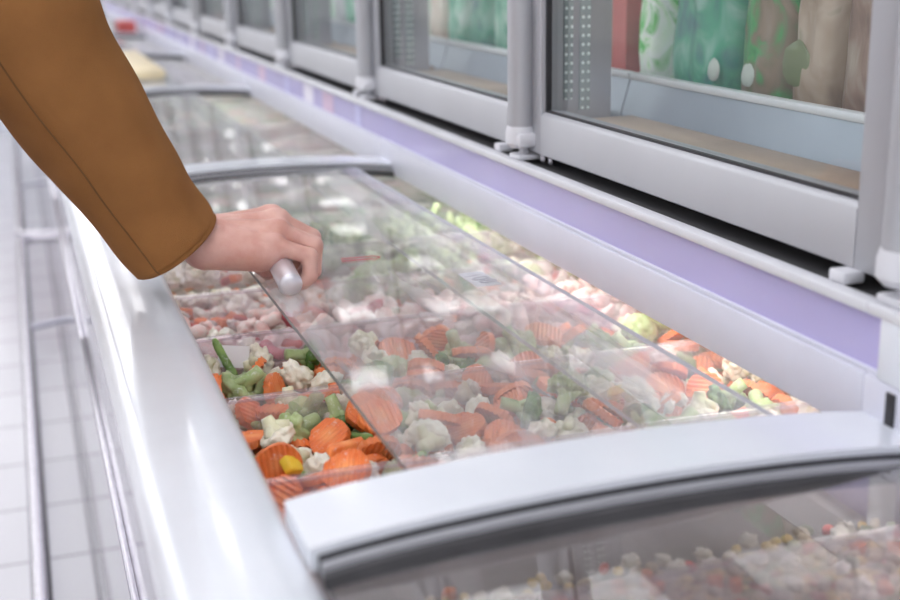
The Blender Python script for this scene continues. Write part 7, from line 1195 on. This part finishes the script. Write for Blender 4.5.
# the rest of the body: arm inside the sleeve, trunk, head, legs
ELB = V3((-.020, 1.262, 1.285)); SHO = V3((-.335, 1.060, 1.40)); OX, OY = -.40, 1.24
BODY = [(fore + V3((.01, 0, -.01)), (.030, 1.288, 1.195), .026, .036, .02), ((.030, 1.288, 1.195), (-.012, 1.268, 1.275), .036, .040, .02), ((-.012, 1.268, 1.275), (-.065, 1.242, 1.335), .040, .043, .02), ((-.065, 1.242, 1.335), (-.14, 1.19, 1.37), .043, .046, .02), ((-.14, 1.19, 1.37), SHO, .046, .052, .03), ((OX, 1.08, 1.38), (OX, 1.40, 1.38), .065, .065, .05), ((OX, 1.24, 1.30), (OX, 1.24, 1.02), .13, .125, .06), ((OX, 1.18, 1.25), (OX, 1.18, .98), .11, .11, .06), ((OX, 1.30, 1.25), (OX, 1.30, .98), .11, .11, .06),
        ((OX, OY, 1.40), (OX + .03, OY, 1.52), .055, .052, .03), ((OX + .04, OY, 1.60), (OX + .03, OY, 1.67), .078, .088, .03), ((OX + .085, OY, 1.55), (OX + .07, OY, 1.58), .045, .055, .03), ((OX + .118, OY, 1.62), (OX + .132, OY, 1.595), .008, .013, .012),
        ((OX + .05, OY + .085, 1.61), (OX + .045, OY + .088, 1.64), .012, .016, .006), ((OX + .05, OY - .085, 1.61), (OX + .045, OY - .088, 1.64), .012, .016, .006), ((OX + .122, OY - .018, 1.558), (OX + .122, OY + .018, 1.558), .008, .008, .006),
        ((OX, 1.42, 1.38), (OX + .02, 1.48, 1.10), .052, .040, .03), ((OX + .02, 1.48, 1.10), (OX + .10, 1.47, .88), .038, .027, .02), ((OX + .10, 1.47, .88), (OX + .13, 1.465, .80), .030, .022, .02)]
for k in range(4): BODY.append(((OX + .13 + .012 * k - .018, 1.465, .80), (OX + .14 + .012 * k - .018, 1.462, .72 + .004 * k), .010, .008, .003))
BODY.append(((OX + .12, 1.445, .83), (OX + .15, 1.43, .78), .011, .009, .006))
for sy in (-.095, .095): BODY += [((OX, OY + sy, .92), (OX + .01, OY + sy, .50), .085, .056, .03), ((OX + .01, OY + sy, .50), (OX - .01, OY + sy, .09), .054, .036, .02), ((OX - .02, OY + sy, .05), (OX + .13, OY + sy, .035), .038, .028, .02)]
vs, fs = sdf_mesh(BODY, (-.60, .98, .0), (.16, 1.56, 1.80), .011)
bv = [hb.verts.new(v) for v in vs]
for f in fs: hb.faces.new([bv[i] for i in f])
def skin_mat():
    m, nt, b, o = new_mat('skin'); tc = N(nt, 'ShaderNodeTexCoord'); nz = N(nt, 'ShaderNodeTexNoise'); nz.inputs['Scale'].default_value = 38; nz.inputs['Detail'].default_value = 4
    nt.links.new(tc.outputs['Object'], nz.inputs['Vector']); rp = N(nt, 'ShaderNodeValToRGB'); rp.color_ramp.elements[0].position = .35; rp.color_ramp.elements[1].position = .68
    rp.color_ramp.elements[0].color = (.74, .46, .40, 1); rp.color_ramp.elements[1].color = (.62, .32, .265, 1)
    nt.links.new(nz.outputs['Fac'], rp.inputs['Fac']); nt.links.new(rp.outputs['Color'], b.inputs['Base Color']); b.inputs['Roughness'].default_value = .5
    b.inputs['Subsurface Weight'].default_value = .15; b.inputs['Subsurface Radius'].default_value = (.006, .002, .001); b.inputs['Subsurface Scale'].default_value = .6
    n2 = N(nt, 'ShaderNodeTexVoronoi'); n2.inputs['Scale'].default_value = 650; bp = N(nt, 'ShaderNodeBump'); bp.inputs['Strength'].default_value = .12; bp.inputs['Distance'].default_value = .001
    nt.links.new(tc.outputs['Object'], n2.inputs['Vector']); nt.links.new(n2.outputs['Distance'], bp.inputs['Height']); nt.links.new(bp.outputs['Normal'], b.inputs['Normal'])
    return m
M['skin'] = skin_mat()
M['wool'] = mat('camel_wool', (.32, .146, .050), .92, var=.08, scale=20, bump=.55, bscale=900, spec=.15)
M['wooldark'] = mat('seam_thread', (.17, .078, .024), .9, var=.1)
M['hair'] = mat('dark_hair', (.06, .035, .02), .5, var=.3, scale=60); M['trouser'] = mat('dark_trousers', (.03, .035, .05), .85, var=.15); M['shoe'] = mat('black_leather', (.02, .018, .018), .35, var=.2)
me = bpy.data.meshes.new('person')
for f in hb.faces: f.smooth = True
bmesh.ops.recalc_face_normals(hb, faces=list(hb.faces)); hb.to_mesh(me); hb.free(); me.materials.append(M['skin'])
person = link('person', me); tag(person, 'person in a camel coat reaching from the left, hand gripping the round lid handle', 'person')
# coat: sleeve with folds, seam and cuff; trunk
def sleeve_r(t, a):
    return 1
path = [V3((.1395, 1.3185, 1.006)), V3((.1315, 1.3175, 1.018)), V3((.100, 1.310, 1.070)), V3((.066, 1.299, 1.137)), V3((.025, 1.284, 1.211)), V3((-.010, 1.268, 1.283)), V3((-.055, 1.248, 1.33)), V3((-.14, 1.19, 1.37)), V3((-.24, 1.12, 1.395)), V3((-.345, 1.07, 1.40))]
rad = [.0560, .0570, .0610, .0670, .0735, .0800, .0830, .0810, .0800, .085]
def cat(ps, t):
    n = len(ps) - 1; f = min(max(t * n, 0), n - 1e-6); i = int(f); u = f - i
    p0 = ps[max(i - 1, 0)]; p1 = ps[i]; p2 = ps[i + 1]; p3 = ps[min(i + 2, n)]
    return .5 * ((2 * p1) + (p2 - p0) * u + (2 * p0 - 5 * p1 + 4 * p2 - p3) * u * u + (3 * p1 - p0 - 3 * p2 + p3) * u ** 3)
NR, NS = 150, 96; sm = MB(); rings = []; frames = []; up = None
for i in range(NR + 1):
    t = i / NR; p = cat(path, t); d = (cat(path, min(1, t + .004)) - cat(path, max(0, t - .004))).normalized()
    if up is None: up = V3((0, -1, 0))
    u = (up - d * up.dot(d)).normalized(); w = d.cross(u); up = u; r = cat(rad, t); frames.append((p, u, w, r, d))
def spt(i, ang, off=0):
    p, u, w, r, d = frames[i]; t = i / NR
    fold = .0016 * math.sin(t * 46 + 2.2 * math.sin(ang + .6) + 1.5) * max(0, math.cos(ang - 1.0)) ** 1.0 * min(1, t * 5) + .006 * noise.noise(V3((t * 7, math.cos(ang) * 1.1, math.sin(ang) * 1.1)))* min(1, t * 5)
    fold += -.0022 * math.exp(-((t - .62) / .04) ** 2)
    rr2 = r * (1 + .05 * math.cos(2 * ang)) + fold + off
    return p + u * math.cos(ang) * rr2 + w * math.sin(ang) * rr2
for i in range(NR + 1): rings.append([sm.b.verts.new(spt(i, 2 * math.pi * k / NS)) for k in range(NS)])
inner = []
for q, (i, off) in enumerate(((0, -.0015), (0, -.004), (2, -.0055), (8, -.0065), (20, -.009))): inner.append([sm.b.verts.new(spt(i, 2 * math.pi * k / NS, off) - frames[0][4] * (.0012 if q < 1 else 0)) for k in range(NS)])
def strip(a, b):
    for k in range(NS): sm.b.faces.new((a[k], a[(k + 1) % NS], b[(k + 1) % NS], b[k]))
for i in range(NR): strip(rings[i], rings[i + 1])
strip(inner[0], rings[0])
for q in range(4): strip(inner[q + 1], inner[q])
sm.b.faces.new(rings[-1])
slv = sm.build('coat_sleeve', M['wool'], person, sharp=70)
SEAM = -2 * math.pi * .085
sb = MB(); sb.tube([spt(i, SEAM + .0006 * i, .0001) for i in range(0, 120)], .0009, 6); s_ = sb.build('seam', M['wooldark'], slv); s_['label'] = 'dark stitched seam line'
def coat_sdf(prims, lo, hi, h, name, m):
    vs, fs = sdf_mesh(prims, lo, hi, h); a = MB(); v_ = [a.b.verts.new(v) for v in vs]
    for f in fs: a.b.faces.new([v_[i] for i in f])
    smooth_bm(a.b, 2); return a.build(name, m, person, sharp=80)
coat_sdf([((OX, 1.07, 1.385), (OX, 1.41, 1.385), .092, .092, .05), ((OX, 1.24, 1.30), (OX, 1.24, .62), .165, .185, .08), ((OX, 1.15, 1.25), (OX, 1.14, .62), .13, .145, .08), ((OX, 1.33, 1.25), (OX, 1.34, .62), .13, .145, .08),
          ((OX, 1.42, 1.38), (OX + .02, 1.485, 1.10), .085, .070, .04), ((OX + .02, 1.485, 1.10), (OX + .10, 1.475, .90), .070, .055, .03), ((OX - .01, OY, 1.44), (OX, OY, 1.47), .078, .07, .03)], (-.70, .90, .40), (.02, 1.66, 1.60), .014, 'coat', M['wool'])
leg = []
for sy in (-.095, .095): leg += [((OX, OY + sy, .90), (OX + .01, OY + sy, .50), .098, .070, .04), ((OX + .01, OY + sy, .50), (OX - .01, OY + sy, .08), .068, .056, .02)]
coat_sdf(leg, (-.62, .98, .02), (-.20, 1.50, 1.05), .013, 'trousers', M['trouser'])
for sy in (-.095, .095): coat_sdf([((OX - .03, OY + sy, .055), (OX + .06, OY + sy, .055), .05, .05, .02), ((OX + .02, OY + sy, .045), (OX + .155, OY + sy, .040), .045, .038, .02)], (-.55, .95, .001), (-.12, 1.52, .16), .009, 'shoe', M['shoe'])
coat_sdf([((OX + .015, OY, 1.66), (OX + .025, OY, 1.70), .098, .092, .03), ((OX - .03, OY, 1.62), (OX - .035, OY, 1.50), .075, .06, .03)], (-.60, 1.05, 1.35), (-.20, 1.42, 1.85), .009, 'hair', M['hair'])
for sy in (-.03, .03):
    a = MB(); e = bmesh.new(); bmesh.ops.create_uvsphere(e, u_segments=12, v_segments=8, radius=.011); a.add(e, Matrix.Translation((OX + .108, OY + sy, 1.628))); a.build('eye', M['paper'], person)
